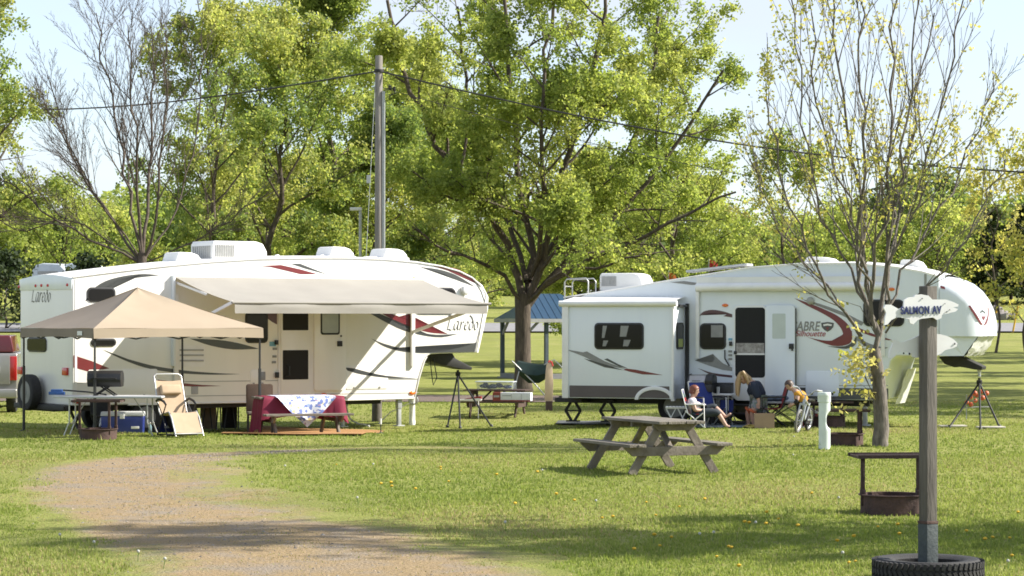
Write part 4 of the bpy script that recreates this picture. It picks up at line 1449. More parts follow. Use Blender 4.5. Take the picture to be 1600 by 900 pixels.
for x0, x1, y0, y1 in ((941, 947, 509, 528), (969, 981, 509, 526), (942, 949, 532, 541), (974, 984, 531, 541)):
    u0, u1, z0, z1 = SF.rect(x0, x1, y0, y1)
    mbc.add([Vector((u0, -SD - .0262, z0)), Vector((u1 - .03, -SD - .0262, z0)), Vector((u1 + .03, -SD - .0262, z1)), Vector((u0 + .02, -SD - .0262, z1))], [(0, 1, 2, 3)])
mbc.build("curtain", M_mgrey, w1)
ret = Side(sab, 0, a1, (1, 0, 0))
q0, q1 = -SD + .10, -.18
rw = MB(); rw.prism([(a1 + .02, y, z) for y, z in rrect(q0, q1, SF.p(1060, 546).z, SF.p(1060, 504).z, .08)], (-.03, 0, 0))
rwin = rw.build("window", M_black, slide, bevel=.005)
rw = MB(); rw.prism([(a1 + .024, y, z) for y, z in rrect(q0 + .04, q1 - .04, SF.p(1060, 544).z, SF.p(1060, 506).z, .06)], (-.01, 0, 0)); rw.build("pane", M_glass, rwin)
rw = MB(); rw.box((a1 + .026, (q0 + q1) / 2, SF.p(1060, 536).z), (.006, .30, .17)); rw.build("painted_reflection", mat("pale_green_reflection", (.30, .34, .10), .5, .1, 6), rwin)  # pale green plate painted in as a reflection on the pane
# wheel arch on the slide bottom and wheels
mb = MB()
ac = SF.p(1023, 634)
out_ = [(ac.x + .44 * math.cos(R(a)), zb - .03 + .30 * math.sin(R(a))) for a in range(178, -3, -10)]
inn = [(ac.x + .36 * math.cos(R(a)), zb - .03 + .22 * math.sin(R(a))) for a in range(-3, 179, 10)]
mb.prism([(x, -SD - .03, z) for x, z in out_ + inn], (0, .12, 0)); mb.build("wheel_arch", M_plastic, slide, bevel=.012)
for t_ in (SS.p(1052, 640).x, SS.p(1052, 640).x + .95):
    for y in (.14, W - .14):
        wheel("tyre", Vector((t_, y, .36)), .37, .23, sab)
u0, u1, z0, z1 = SS.rect(1064, 1145, 606, 624)
SS.plate("lower_band", u0, u1, zb + .02, z1, M_brown, .006, .02, .01)
u0, u1, z0, z1 = SS.rect(1198, 1388, 606, 624)
SS.plate("lower_band", u0, u1, zb + .02, z1, M_dkgrey, .006, .02, .01)
# doorway, open door
u0, u1, z0, z1 = SS.rect(1147, 1198.5, 477, 626)
dw = SS.plate("door_frame", u0, u1, z0, z1, M_plastic, .03, .05, .10, bev=.008)
u0, u1, z0, z1 = SS.rect(1149.5, 1196, 480.5, 590)
SS.plate("doorway", u0, u1, z0, z1, M_screen, .034, .01, .07, parent=dw)
SS.plate("counter", *SS.rect(1151, 1195, 536, 553), mat("counter_things", (.16, .14, .13), .6, .8, 14, col2=(.42, .40, .37)), .039, .006, .005, parent=dw)
SS.plate("counter_edge", *SS.rect(1150.5, 1195.5, 552, 554.5), M_plastic, .042, .006, .003, parent=dw)
u0, u1, z0, z1 = SS.rect(1197, 1243.5, 477, 629)
od = SS.plate("open_door", u0, u1, z0, z1, M_whiteb, .085, .045, .08, bev=.01)
u0, u1, z0, z1 = SS.rect(1208.5, 1229, 490, 529)
SS.plate("door_window", u0, u1, z0, z1, mat("door_glass_frosted", (.50, .55, .53), .2, .05, 3), .089, .012, .02, parent=od)
mb = MB(); mb.box(SS.p(1236.5, 541, .10), (.10, .05, .11)); mb.box(SS.p(1238, 546, .11), (.03, .05, .06)); mb.build("door_latch", M_black, od, bevel=.008)
mb = MB(); uu = SS.p(1244, 550, .05)
SS.plate("door_edge", SS.p(1243, 550).x, SS.p(1245, 550).x, SS.p(1244, 622).z, SS.p(1244, 482).z, M_dkgrey, .07, .05, .004, parent=od)
SS.window(1094, 1134.5, 505, 546, .10)
SS.window(1349, 1413, 468, 510, .12)
mb = MB(); u0, u1, z0, z1 = SS.rect(1110.5, 1131, 508, 527)
mb.box(((u0 + u1) / 2, -.0265, (z0 + z1) / 2), (u1 - u0 - .03, .003, z1 - z0)); mb.build("blind", M_mgrey, sab)
mb = MB()
for k_ in range(3):
    z = .42 - k_ * .17
    mb.box((SS.p(1173, 640).x, -.14 - .2 * k_, z), (.66, .24, .035))
    mb.box((SS.p(1173, 640).x - .33, -.14 - .2 * k_, z - .02), (.02, .26, .12)); mb.box((SS.p(1173, 640).x + .33, -.14 - .2 * k_, z - .02), (.02, .26, .12))
mb.build("entry_steps", M_chas, sab, bevel=.006)
# awning rolled up on the wall with its two arms
za = SS.p(1172, 449).z
ta, tb = SS.p(1090, 449).x, SS.p(1385, 446).x
mb = MB(); mb.tube([(ta, -.10, za), (tb, -.10, za)], .085, 14); mb.box(((ta + tb) / 2, -.06, za + .12), (tb - ta, .05, .20))
aw2 = mb.build("rolled_awning", M_plastic, sab, smooth=True, angle=40)
for t_, zend in ((SS.p(1091, 500).x, SS.p(1091, 560).z), (tb - .06, SS.p(1380, 556).z)):
    mb = MB(); mb.box((t_, -.05, (za + zend) / 2), (.075, .07, za - zend)); mb.build("arm", M_plastic, aw2, bevel=.01)
for x, y in ((1133, 477), (1393, 452)):
    mb = MB(); mb.ball(SS.p(x, y, .01), (.07, .025, .035)); mb.build("marker_light", M_amber, sab, smooth=True)
mb = MB(); mb.lathe([(.02, 0), (.075, .01), (.08, .05), (.05, .08), (.01, .09)], SS.p(1267, 470), 16, 0, Matrix.Rotation(R(90), 4, 'X')); mb.build("side_lamp", M_grille, sab, smooth=True)
u0, u1, z0, z1 = SS.rect(1259, 1311, 580, 619)
ht = SS.plate("hatch", u0, u1, z0, z1, M_whiteb, .014, .02, .05, bev=.006)
mb = MB()
for f_ in (.18, .8):
    mb.box((u0 + (u1 - u0) * f_, -.02, z0 + .05), (.05, .02, .04))
mb.build("hatch_latch", M_black, ht)
for x, y, c_ in ((1141, 530, M_blue), (1141, 549, M_mgrey), (1141, 555, M_mgrey), (1141, 561, M_mgrey)):
    mb = MB(); mb.box(SS.p(x, y, .01), (.08, .012, .045)); mb.build("door_sticker", c_, sab)
mb = MB(); mb.box(SS.p(1141.5, 537, .03), (.06, .05, .09)); mb.box(SS.p(1149, 551, .05), (.06, .05, .07))
hp = SS.p(1132.5, 560, .06); mb.tube([hp + Vector((0, 0, .18)), hp, hp + Vector((.1, 0, -.16))], .018, 6)
mb.build("grab_handle", M_black, sab, bevel=.006)
# decals
SDL = [(SS, curve_poly([(1093, 493.5), (1099, 487), (1113, 484), (1130, 486.5), (1144, 491)], [(1093, 494), (1103, 490), (1117, 489), (1136, 491.5), (1144, 495)]), M_maroon),
       (SS, [(1130, 494), (1137, 490.5), (1144, 491), (1144, 496)], M_maroon),
       (SS, [(1085.5, 563), (1103, 566.5), (1113, 566), (1117, 561), (1114, 553), (1121, 560), (1130, 568), (1144, 574), (1144, 580), (1129, 578), (1107, 571)], M_mgrey),
       (SS, curve_poly([(1090, 575), (1113, 582.5), (1144, 586.5)], [(1090, 575), (1113, 586), (1144, 590)]), M_maroon),
       (SS, curve_poly([(1241, 466), (1262, 473), (1285, 482), (1308, 493), (1324, 506), (1331, 519)], [(1241, 466), (1260, 477), (1282, 488), (1302, 500), (1314, 513), (1318, 524)]), M_red),
       (SS, curve_poly([(1318, 521), (1311, 528), (1300, 532), (1284, 531.5), (1262, 527)], [(1331, 517), (1331, 532), (1322, 539), (1300, 540), (1262, 527)]), M_red),
       (SS, curve_poly([(1252, 467), (1285, 476), (1320, 489), (1350, 504)], [(1258, 470), (1285, 480), (1316, 493), (1346, 509)]), M_mgrey),
       (SS, curve_poly([(1335, 508), (1350, 516), (1380, 527), (1406, 534)], [(1335, 512), (1350, 521), (1380, 530), (1406, 534)]), M_red),
       (SS, curve_poly([(1292, 541), (1320, 541), (1333, 533), (1338, 524)], [(1292, 541), (1322, 545), (1337, 538), (1338, 524)]), M_dkgrey),
       (SS, curve_poly([(1340, 525), (1352, 534), (1372, 541), (1388, 543)], [(1336, 530), (1352, 541), (1372, 548), (1388, 543)]), M_mgrey),
       (SS, [(1047, 441), (1069, 439), (1107, 444.5), (1080, 445.2)], M_mgrey),
       (SS, curve_poly([(1330, 440), (1350, 448), (1385, 455)], [(1330, 440), (1350, 451), (1385, 455)]), M_maroon),
       (SF, [(882, 545.5), (911, 550.5), (917, 549), (944, 564), (965, 572), (980, 577), (949, 571.5), (926, 564), (912, 557)], M_mgrey),
       (SF, [(912, 560), (924, 563), (949, 572), (975, 578.5), (945, 574), (922, 565)], M_dkgrey),
       (SF, [(944, 561.5), (949, 560), (966, 569), (981, 575.5), (968, 573)], M_dkgrey),
       (SF, [(978, 575.8), (993, 577.5), (1036, 586), (1004, 585), (985, 581), (974, 578)], M_red)]
for i, (s_, pts, m) in enumerate(SDL):
    s_.decal("stripe", pts, m, lift=.004 + .0012 * (i % 3))
mb = MB(); mb.bar(SS.p(1062, 602.5, .002), SS.p(1388, 602.5, .002), .008, .016); mb.build("seam", M_seam, sab)
mb = MB(); mb.bar(SS.p(1446, 428, .002), SS.p(1446, 556, .002), .05, .012, up=(0, 1, 0)); mb.build("seam", M_seam, sab)
SS.decal("stripe", [(884, 466), (915, 460.5), (893, 470), (884, 471)], M_brown)
E = Matrix.Rotation(R(90), 4, 'X')


def lett(name, body, x0, x1, y0, y1, m, **k):
    a, b = SS.p(x0, (y0 + y1) / 2, .006), SS.p(x1, (y0 + y1) / 2, .006)
    h = SS.p((x0 + x1) / 2, y0).z - SS.p((x0 + x1) / 2, y1).z
    return text(name, body, Matrix.Translation((a + b) / 2) @ E, b.x - a.x, h, m, sab, **k)


lett("lettering", "SABRE", 1238, 1282, 502, 517, M_mgrey, shear=.22, fat=.012)
lett("lettering", "Silhouette", 1243, 1290, 516.5, 525.5, mat("script_red", (.34, .03, .05), .4, .05, 5), shear=.35)
SS.decal("emblem", [(1283, 504.5), (1293, 503), (1303, 504.5), (1302, 511), (1298, 515.5), (1293, 518.5), (1288, 515.5), (1284, 511)], M_dkgrey, .006)
SS.decal("emblem", [(1286, 507), (1293, 505.5), (1300, 507), (1299, 509.5), (1293, 508.5), (1287, 509.5)], M_plastic, .008)
SS.decal("emblem", [(1290, 511), (1296, 511), (1293, 516.5)], M_red, .008)
# emblem and lines on the cap: thrown along the line of sight onto its real surface
bm = bmesh.new(); bm.from_mesh(capo.data); bvh = BVHTree.FromBMesh(bm)
Mi = mtx(sab).inverted()


def on_cap(px, py, lift=.006):
    o_ = Mi @ Vector((0, 0, CAM_H)); v_ = (Mi.to_3x3() @ ray(px, py)).normalized()
    h_, n_, _, _ = bvh.ray_cast(o_, v_)
    if h_ is None:
        return None
    return h_ - v_ * lift * 2.2


def cap_band(name, top, bot, m):
    a = smooth_poly([(x, y, 0) for x, y in top], 5); b = smooth_poly([(x, y, 0) for x, y in bot], 5)
    rows = []
    for p, q in zip(a, b):
        r_ = [on_cap(*(p.lerp(q, j / 2))[:2]) for j in range(3)]
        if all(r_):
            rows.append(r_)
    if len(rows) > 1:
        mb = MB(); mb.grid(rows); mb.build(name, m, sab)


cap_band("emblem", [(1513, 478), (1522, 492), (1531, 505), (1534, 508)], [(1516, 477), (1525, 490), (1533, 503), (1536, 507)], M_red)
cap_band("emblem", [(1543, 480), (1543, 492), (1540, 502), (1537, 508)], [(1545, 482), (1545, 494), (1542, 505), (1538, 509)], M_red)
cap_band("emblem", [(1531, 487), (1535, 484), (1540, 488)], [(1532, 490), (1535.5, 488), (1539.5, 491)], M_dkgrey)
cap_band("emblem", [(1533, 494), (1536, 501)], [(1541, 494), (1537, 501)], M_red)
cap_band("emblem", [(1522, 448), (1535, 458), (1543, 472)], [(1516, 462), (1530, 468), (1541, 480)], mat("decal_pale_grey", (.52, .50, .49), .35, .05, 6))
cap_band("emblem", [(1469, 446), (1476, 448)], [(1470, 450), (1477, 452)], M_red)
# roof gear, ladder, pin box, jacks
def roof_s(px, py, y):
    return onto(mtx(sab), 1, y, px, py)


a, b, c = roof_s(938, 449, .9), roof_s(1005, 443, .9), roof_s(940, 427, .9)
air_con(sab, ((a.x + b.x) / 2, 1.25, a.z - .08), b.x - a.x, .8, c.z - a.z + .08)
for xa, xb, yt, yb in ((1247, 1307, 401, 416), (1398, 1442, 405, 425)):
    a, b, c = roof_s(xa, yb, .9), roof_s(xb, yb, .9), roof_s(xa, yt, .9)
    roof_dome(sab, ((a.x + b.x) / 2, 1.25, min(a.z, b.z) - .05), b.x - a.x, .6, max(.26, c.z - a.z + .05))
a, b = roof_s(1077, 428, .8), roof_s(1172, 418, .8)
mb = MB(); mb.bar(a + Vector((0, 0, .05)), b + Vector((0, 0, .06)), .5, .05); mb.build("solar_panel", M_galv, sab, bevel=.01)
mb = MB()
for y in (.25, .75):
    za_, zb_ = tp[0].z - .1, tp[0].z + .40
    mb.tube([(-.07, y, .75), (-.07, y, zb_ - .06), (-.02, y, zb_), (.42, y, zb_ + .02), (.47, y, zb_ - .05), (.47, y, tp[0].z + .02)], .016, 8)
for k_ in range(9):
    mb.tube([(-.07, .25, .85 + k_ * .26), (-.07, .75, .85 + k_ * .26)], .014, 6)
mb.build("ladder", M_steel, sab, smooth=True, angle=50)
mb = MB(); mb.box((-.09, W / 2, zb - .04), (.12, W - .2, .10)); mb.box((3.3, .4, zb - .07), (6.6, .10, .14)); mb.box((3.3, W - .4, zb - .07), (6.6, .10, .14)); mb.box((.2, .35, zb - .06), (.6, 1.3, .09))
mb.build("chassis", M_chas, sab)
for x, y in ((SS.p(893, 640).x, -.2), (SS.p(945, 640).x, -.1)):
    mb = MB(); w_ = .17; z0_, z1_ = .02, zb - .08; zm = (z0_ + z1_) / 2
    for s_ in (-1, 1):
        mb.bar((x + s_ * .03, y + .3, z0_), (x + s_ * w_, y + .3, zm), .05, .05); mb.bar((x + s_ * w_, y + .3, zm), (x + s_ * .03, y + .3, z1_), .05, .05)
    mb.box((x, y + .3, z0_), (.28, .14, .03)); mb.box((x, y + .3, zm), (2.2 * w_, .03, .03)); mb.box((x, y + .3, z1_), (.3, .14, .04))
    mb.build("stabilizer_jack", M_chas, sab)
x = SS.p(1345, 640).x
mb = MB(); mb.box((x, .4, .32), (.09, .09, .64)); mb.box((x, .4, .015), (.2, .2, .03)); mb.build("landing_leg", M_galv, sab, bevel=.006)
mb = MB(); mb.box((x, W - .4, .32), (.09, .09, .64)); mb.box((x, W - .4, .015), (.2, .2, .03)); mb.build("landing_leg", M_galv, sab, bevel=.006)
pin = MB()


def pins(px, py):
    return onto(mtx(sab), 1, W / 2 - .24, px, py)


pp = [pins(x, y) for x, y in [(1466, 557), (1500, 556), (1512, 562), (1535, 573), (1534, 578), (1523, 577.5), (1500, 573), (1491, 574), (1476, 569)]]
pin.prism(pp, (0, .48, 0)); pb = pin.build("pin_box", M_chas, sab, bevel=.012)
q = pins(1527, 578); mb = MB(); mb.lathe([(.035, -.14), (.03, -.08), (.045, -.02), (.045, .02)], q + Vector((0, .24, 0)), 12); mb.build("king_pin", M_steel, pb, smooth=True, angle=40)
KP = mtx(sab) @ (q + Vector((0, .24, -.12)))
KPL = mtx(lar) @ (pinpx(724, 577) + Vector((0, .22, -.01)))
# ------------------------------------------------------------------ street sign in its tyre planter
M_post = mat("weathered_post", (.062, .055, .047), .85, .3, 4, bump=.5, bscale=18, col2=(.135, .121, .104), stretch=(3, 3, .4))
M_wood = mat("grey_table_wood", (.105, .09, .07), .85, .3, 5, bump=.6, bscale=14, col2=(.215, .19, .155), stretch=(.5, 3, 3))
M_wood2 = mat("grey_table_wood_legs", (.12, .10, .08), .85, .3, 5, bump=.6, bscale=14, col2=(.225, .195, .16))
M_brownwood = mat("dark_stained_wood", (.045, .026, .020), .75, .3, 6, bump=.4, col2=(.085, .05, .038))
M_sign = mat("sign_white", (.68, .68, .68), .5, .06, 5)
M_navy = mat("sign_navy", (.012, .022, .11), .5, .08, 9)
M_rust = mat("rusty_steel", (.040, .022, .018), .8, .35, 9, bump=.4, bscale=30, col2=(.085, .045, .035))
M_rustd = mat("rusty_steel_dark", (.03, .018, .016), .75, .35, 9, bump=.4, bscale=30, col2=(.06, .03, .025))
M_soil = mat("soil", (.05, .035, .022), .95, .4, 20, bump=.8)

sp = G(1450, 899.5)
sp = sp * (20.4 / sp.y)
sp = Vector((sp.x, sp.y, gh(sp.x, sp.y)))
sign_z = gh(sp.x, sp.y)
D_s = sp.y
ty = thing("tyre_planter", "black truck tyre lying on the lawn around the sign post", "tyre", (sp.x, sp.y, sign_z))
mb = MB()
Rr, hh = .452, .20
mb.lathe([(Rr * .66, .0), (Rr * .92, .0), (Rr * .985, .03), (Rr, .06), (Rr, hh - .06), (Rr * .985, hh - .03), (Rr * .92, hh), (Rr * .72, hh - .005), (Rr * .64, hh - .03), (Rr * .66, hh - .09)], (0, 0, 0), 64, caps=False)
for k in range(56):
    a = 2 * math.pi * k / 56
    M_ = Matrix.Rotation(a, 4, 'Z')
    for zz, tw in ((.035, .25), (.165, -.25), (.10, .5)):
        mb.box(M_ @ Vector((Rr + .004, 0, zz)), (.024, .030, .052), M_ @ Matrix.Rotation(tw, 4, 'X'))
mb.build("tyre", M_rubber, ty, smooth=True, angle=40)
mb = MB(); mb.lathe([(.31, .05), (.20, .11), (.01, .12)], (0, 0, 0), 24); mb.build("soil", M_soil, ty, smooth=True)

post = thing("sign_post", "square grey wooden street sign post with two fish shaped boards", "sign post", (sp.x, sp.y, sign_z), R(31))
zt_ = at(1452, 447, D_s).z - sign_z
mb = MB(); mb.box((0, 0, zt_ / 2), (.108, .108, zt_)); mb.build("post", M_post, post, bevel=.006)
zg = at(1450, 818, D_s).z - sign_z
mb = MB(); mb.box((0, 0, zg / 2 + .02), (.120, .120, zg - .04)); mb.build("sleeve", mat("grey_green_sleeve", (.028, .040, .043), .7, .3, 9, bump=.3, col2=(.055, .066, .066)), post, bevel=.006)
mb = MB(); mb.box((0, 0, zg + .012), (.125, .125, .024)); mb.build("sleeve_band", M_rust, post, bevel=.003)


TY = math.tan(R(20))


def fish(name, px_out, d, thick=.018, yaw=0.0):
    pts = [at(x, y, d + (x - 1450) / FPX * D_s * TY) for x, y in px_out]
    inv = Matrix.Rotation(-post.rotation_euler.z, 4, 'Z') @ Matrix.Translation(-Vector(post.location))
    mb = MB(); mb.prism([inv @ p for p in pts], inv.to_3x3() @ Vector((-thick * math.sin(R(20)), thick * math.cos(R(20)), 0)))
    return mb.build(name, M_sign, post)


f1 = fish("fish_board", [(1381, 481), (1384, 476), (1392, 476), (1401, 481), (1404, 483), (1412, 480), (1413, 469), (1419, 465), (1428, 464), (1430, 461), (1440, 460), (1451, 462), (1457, 468), (1467, 468), (1478, 468), (1490, 472), (1498, 476), (1497, 479), (1489, 480), (1497, 483), (1493, 487), (1484, 489), (1472, 492), (1471, 497), (1464, 500), (1458, 496), (1440, 498), (1434, 500), (1427, 507), (1422, 505), (1421, 499), (1408, 496), (1401, 496), (1393, 500), (1387, 507), (1382, 508), (1383, 497), (1385, 489)], D_s - .10)
f2 = fish("fish_board", [(1389, 559), (1390, 549), (1394, 540), (1396, 535), (1391, 531), (1400, 531), (1408, 535), (1413, 534), (1424, 530), (1436, 524), (1450, 522), (1468, 522), (1480, 525), (1490, 530), (1496, 536), (1495, 541), (1489, 544), (1477, 547), (1470, 553), (1460, 557), (1445, 556), (1434, 559), (1426, 558), (1424, 552), (1410, 549), (1403, 551), (1398, 557), (1393, 560)], D_s + .08)
inv = Matrix.Rotation(-post.rotation_euler.z, 4, 'Z') @ Matrix.Translation(-Vector(post.location))
c_ = at(1439.5, 484.5, D_s - .106 + (1439.5 - 1450) / FPX * D_s * TY)
k_ = D_s / FPX
tx = text("lettering", "SALMON AV", inv @ Matrix.Translation(c_) @ Matrix.Rotation(R(20), 4, 'Z') @ Matrix.Rotation(R(90), 4, 'X') @ Matrix.Rotation(R(1.2), 4, 'Z'), 67 * k_ / math.cos(R(20)), 12.5 * k_, M_navy, post, fat=.022, space=1.12)
tx.parent = f1
mb = MB()
for pts in ([(1488, 491), (1500, 495), (1494, 497), (1503, 502), (1490, 496)], ):
    pass
for x, y, r_ in ((1441, 466.5, 1.2), (1476.5, 474.5, .9), (1484, 484, 1.0), (1479, 487, .9), (1442.5, 491.5, 1.3)):
    q = inv @ at(x, y, D_s - .106 + (x - 1450) / FPX * D_s * TY); mb.ball(q, (r_ * k_, .004, r_ * k_), 6)
mb.build("paint_marks", M_black, f1)
mb = MB()
for x, y, r_ in ((1492, 537, 1.6), (1421, 553, 2.0), (1412, 552, 1.6)):
    q = inv @ at(x, y, D_s + .074 + (x - 1450) / FPX * D_s * TY); mb.ball(q, (r_ * k_, .004, r_ * k_), 6)
mb.build("paint_marks", M_black, f2)


# ------------------------------------------------------------------ picnic tables
def picnic_table(name, label, base, rz, L_=1.9, h=.76, top_w=.72, mats=None, seat=True, group=None, sc=1.0):
    """Long axis along local X; A-frames at both ends."""
    mw, ml = mats or (M_wood, M_wood2)
    t = thing(name, label, "picnic table", base, rz, group)
    mb = MB()
    n = 5
    for k in range(n):
        y = -top_w / 2 + top_w * (k + .5) / n
        mb.box((0.01 * ((k * 7) % 3 - 1), y, h - .02), (L_, top_w / n - .008, .04))
    for x in (-L_ * .36, L_ * .36, 0):
        mb.box((x, 0, h - .075), (.04, top_w - .06, .07))
    mb.build("tabletop", mw, t, bevel=.004, seg=1)
    sw, sh = .27, h * .58
    yo = .68
    for s_ in (-1, 1):
        mb = MB()
        for k in range(2):
            mb.box((0.012 * k, s_ * (yo - .065 + .13 * k), sh - .02), (L_, .125, .042))
        mb.build("bench", mw, t, bevel=.004, seg=1)
    for x in (-L_ * .36, L_ * .36):
        o_ = .045 if x > 0 else -.045
        for s_ in (-1, 1):
            mb = MB(); mb.bar((x, s_ * .66, 0.0), (x, s_ * .20, h - .05), .042, .12, up=(0, 0, 1))
            mb.build("leg", ml, t, bevel=.004, seg=1)
        mb = MB()
        mb.prism([(x + o_ - .02, -yo - .13, sh - .045), (x + o_ - .02, yo + .13, sh - .045), (x + o_ - .02, yo - .02, sh - .175), (x + o_ - .02, -yo + .02, sh - .175)], (.04, 0, 0))
        mb.build("crosspiece", ml, t, bevel=.003, seg=1)
        mb = MB(); mb.prism([(x + o_ - .02, -top_w / 2 + .01, h - .045), (x + o_ - .02, top_w / 2 - .01, h - .045), (x + o_ - .02, top_w / 2 - .10, h - .14), (x + o_ - .02, -top_w / 2 + .10, h - .14)], (.04, 0, 0))
        mb.build("top_brace", ml, t, bevel=.003, seg=1)
    for s_ in (-1, 1):
        mb = MB(); mb.bar((s_ * L_ * .33, 0, sh - .12), (s_ * L_ * .10, 0, h - .05), .09, .04); mb.build("diagonal_brace", ml, t)
    t.scale = (sc,) * 3
    return t


bt = G(1020, 738)
# near end on the right: the long axis runs away to the left
picnic_table("picnic_table", "empty weathered grey wooden picnic table on the open lawn", (bt.x, bt.y + .25, gh(bt.x, bt.y + .25)), R(112), L_=2.0)
b2 = G(777, 651)
t2r = picnic_table("picnic_table", "dark brown picnic table with tote and boxes by the ash trunk", (b2.x, b2.y + .2, b2.z), R(-12), L_=1.75, mats=(M_brownwood, M_brownwood), h=.74, sc=.88)
b3 = G(462, 680)
b3 = Vector((b3.x, b3.y + .75, gh(b3.x, b3.y + .75)))
R3 = R(20)
t3r = picnic_table("picnic_table", "picnic table under a dark red cloth before the left trailer door", b3, R3, L_=1.75)

# ------------------------------------------------------------------ cloths on that table
M_redcloth = cloth_mat("dark_red_cloth", (.22, .026, .055), (.30, .03, .06), .2, .12, 4)


def quilt_material():
    m = bpy.data.materials.new("patchwork_cloth"); m.use_nodes = True
    nt = m.node_tree; b = nt.nodes['Principled BSDF']; b.inputs['Roughness'].default_value = .8
    tc = nt.nodes.new("ShaderNodeTexCoord")
    v = nt.nodes.new("ShaderNodeTexVoronoi"); v.inputs['Scale'].default_value = 19
    v.distance = 'MANHATTAN'; v.inputs['Randomness'].default_value = .55
    r = nt.nodes.new("ShaderNodeValToRGB"); r.color_ramp.interpolation = 'CONSTANT'
    cs = [(0, (.62, .61, .64)), (.24, (.15, .20, .44)), (.48, (.70, .69, .71)), (.62, (.42, .28, .36)), (.72, (.30, .38, .58)), (.82, (.58, .50, .26)), (.88, (.70, .69, .71))]
    el = r.color_ramp.elements
    el[0].color = (*cs[0][1], 1)
    el[1].position, el[1].color = cs[1][0], (*cs[1][1], 1)
    for p, c in cs[2:]:
        e = el.new(p); e.color = (*c, 1)
    sep = nt.nodes.new("ShaderNodeSeparateColor")
    nt.links.new(tc.outputs['Object'], v.inputs['Vector'])
    nt.links.new(v.outputs['Color'], sep.inputs['Color'])
    nt.links.new(sep.outputs[0], r.inputs['Fac'])
    nt.links.new(r.outputs['Color'], b.inputs['Base Color'])
    return m


M_quilt = quilt_material()
hT = .765


def drape(name, label, half_l, half_w, drop_fn, m, z, wav=.02, seed=1, cat="tablecloth"):
    """A cloth lying on the table and hanging over its edges; drop_fn(angle side) gives the hang."""
    o = thing(name, label, cat, b3, R3)
    rows = []
    per = []
    N = 96
    for i in range(N):
        u = i / N * 4
        s_, f = int(u), u - int(u)
        c = [(-half_l, -half_w), (half_l, -half_w), (half_l, half_w), (-half_l, half_w)]
        a, b_ = Vector((*c[s_], 0)), Vector((*c[(s_ + 1) % 4], 0))
        p = a.lerp(b_, f)
        nrm = Vector(((b_ - a).y, -(b_ - a).x, 0)).normalized()
        cf = abs(f - .5) * 2
        if cf > .8:
            dirc = Vector((p.x / half_l, p.y / half_w, 0)).normalized(); nrm = nrm.lerp(dirc, (cf - .8) / .2).normalized()
        per.append((p, nrm, s_, f))
    rings_ = []
    for j in range(9):
        ring_ = []
        for i, (p, nrm, s_, f) in enumerate(per):
            if j < 3:
                q = p * (j / 2 * .99 + .01); ring_.append(Vector((q.x, q.y, z)))
            else:
                v = (j - 2) / 6
                dz = drop_fn(s_, f)
                w_ = wav * math.sin(i * .9 + seed) * v + .012 * v * math.sin(i * 2.3)
                out = .012 + .10 * v * (1 if abs(f - .5) > .38 else .35) + w_
                q = p + nrm * out
                ring_.append(Vector((q.x, q.y, z - dz * v)))
        rings_.append(ring_ + [ring_[0]])
    mb = MB(); mb.grid(rings_)
    mb.build("cloth", m, o, smooth=True, angle=70)
    return o


drape("tablecloth", "dark red tablecloth hanging to near the grass on the picnic table", .80, .40, lambda s_, f: (.33, .42, .40, .62)[s_] + .12 * abs(f - .5) * 2, M_redcloth, hT + .004)
qm = thing("table_cover", "white and blue patchwork cloth laid cornerwise over the red tablecloth", "tablecloth", b3, R3)
mb = MB(); rows = []
for i in range(25):
    u = -1 + 2 * i / 24
    x = .02 + u * .60
    row = [Vector((x, .36, hT + .012)), Vector((x, .0, hT + .014)), Vector((x, -.36, hT + .012)), Vector((x, -.408, hT + .008))]
    dr = .58 * (1 - abs(u)) ** .9 + .015
    for j in range(1, 7):
        v = j / 6
        row.append(Vector((x * (1 - .03 * v), -.425 - .115 * v - .02 * math.sin(i * .8) * v, hT - dr * v)))
    rows.append(row)
mb.grid(rows); mb.build("cloth", M_quilt, qm, smooth=True, angle=70)

# ------------------------------------------------------------------ canopy tent
M_tan = cloth_mat("canopy_tan", (.40, .325, .24), (.34, .24, .14), .22, .04, 1.5)
M_taupe = cloth_mat("canopy_taupe", (.25, .21, .17), (.24, .18, .12), .18, .06, 1.5)
cn = at(146, 500, 45.7); CW = 3.60; rzc = R(34)
can = thing("canopy_tent", "tan and brown pop-up canopy tent in front of the left trailer", "canopy", (cn.x, cn.y, gh(cn.x, cn.y)), rzc)
CL = 3.50
zc = gh(cn.x, cn.y)
ze = CAM_H + (HZN - 513) * 47 / FPX - zc; zv = CAM_H + (HZN - 528.5) * 46.8 / FPX - zc; zp = CAM_H + (HZN - 446) * 48.6 / FPX - zc
cor = [(0, 0), (CW, 0), (CW, CL), (0, CL)]
pk = Vector((CW * .48, CL * .50, zp - .05))
sides = []
for k in range(4):
    a = Vector((*cor[k], ze)); b = Vector((*cor[(k + 1) % 4], ze))
    rows = []
    for i in range(13):
        v = i / 12
        row = []
        for j in range(13):
            u = j / 12
            e = a.lerp(b, u)
            p = e.lerp(pk, v)
            sag = -.06 * math.sin(math.pi * min(1, v * 1.0)) * math.sin(math.pi * u) - .04 * math.sin(math.pi * v) * .5
            p.z += sag + .008 * math.sin(9 * u + 5 * v)
            row.append(p)
        rows.append(row)
    mb = MB(); mb.grid(rows)
    va = [[Vector((e.x, e.y, e.z)) for e in [a.lerp(b, j / 12) for j in range(13)]]]
    nrm = Vector(((b - a).y, -(b - a).x, 0)).normalized()
    va.append([a.lerp(b, j / 12) + nrm * .012 + Vector((0, 0, zv - ze + .03 * math.sin(math.pi * j / 12))) for j in range(13)])
    mb.grid(va)
    mb.build("roof_panel", M_tan if k in (0, 2) else M_taupe, can, smooth=True, angle=50)
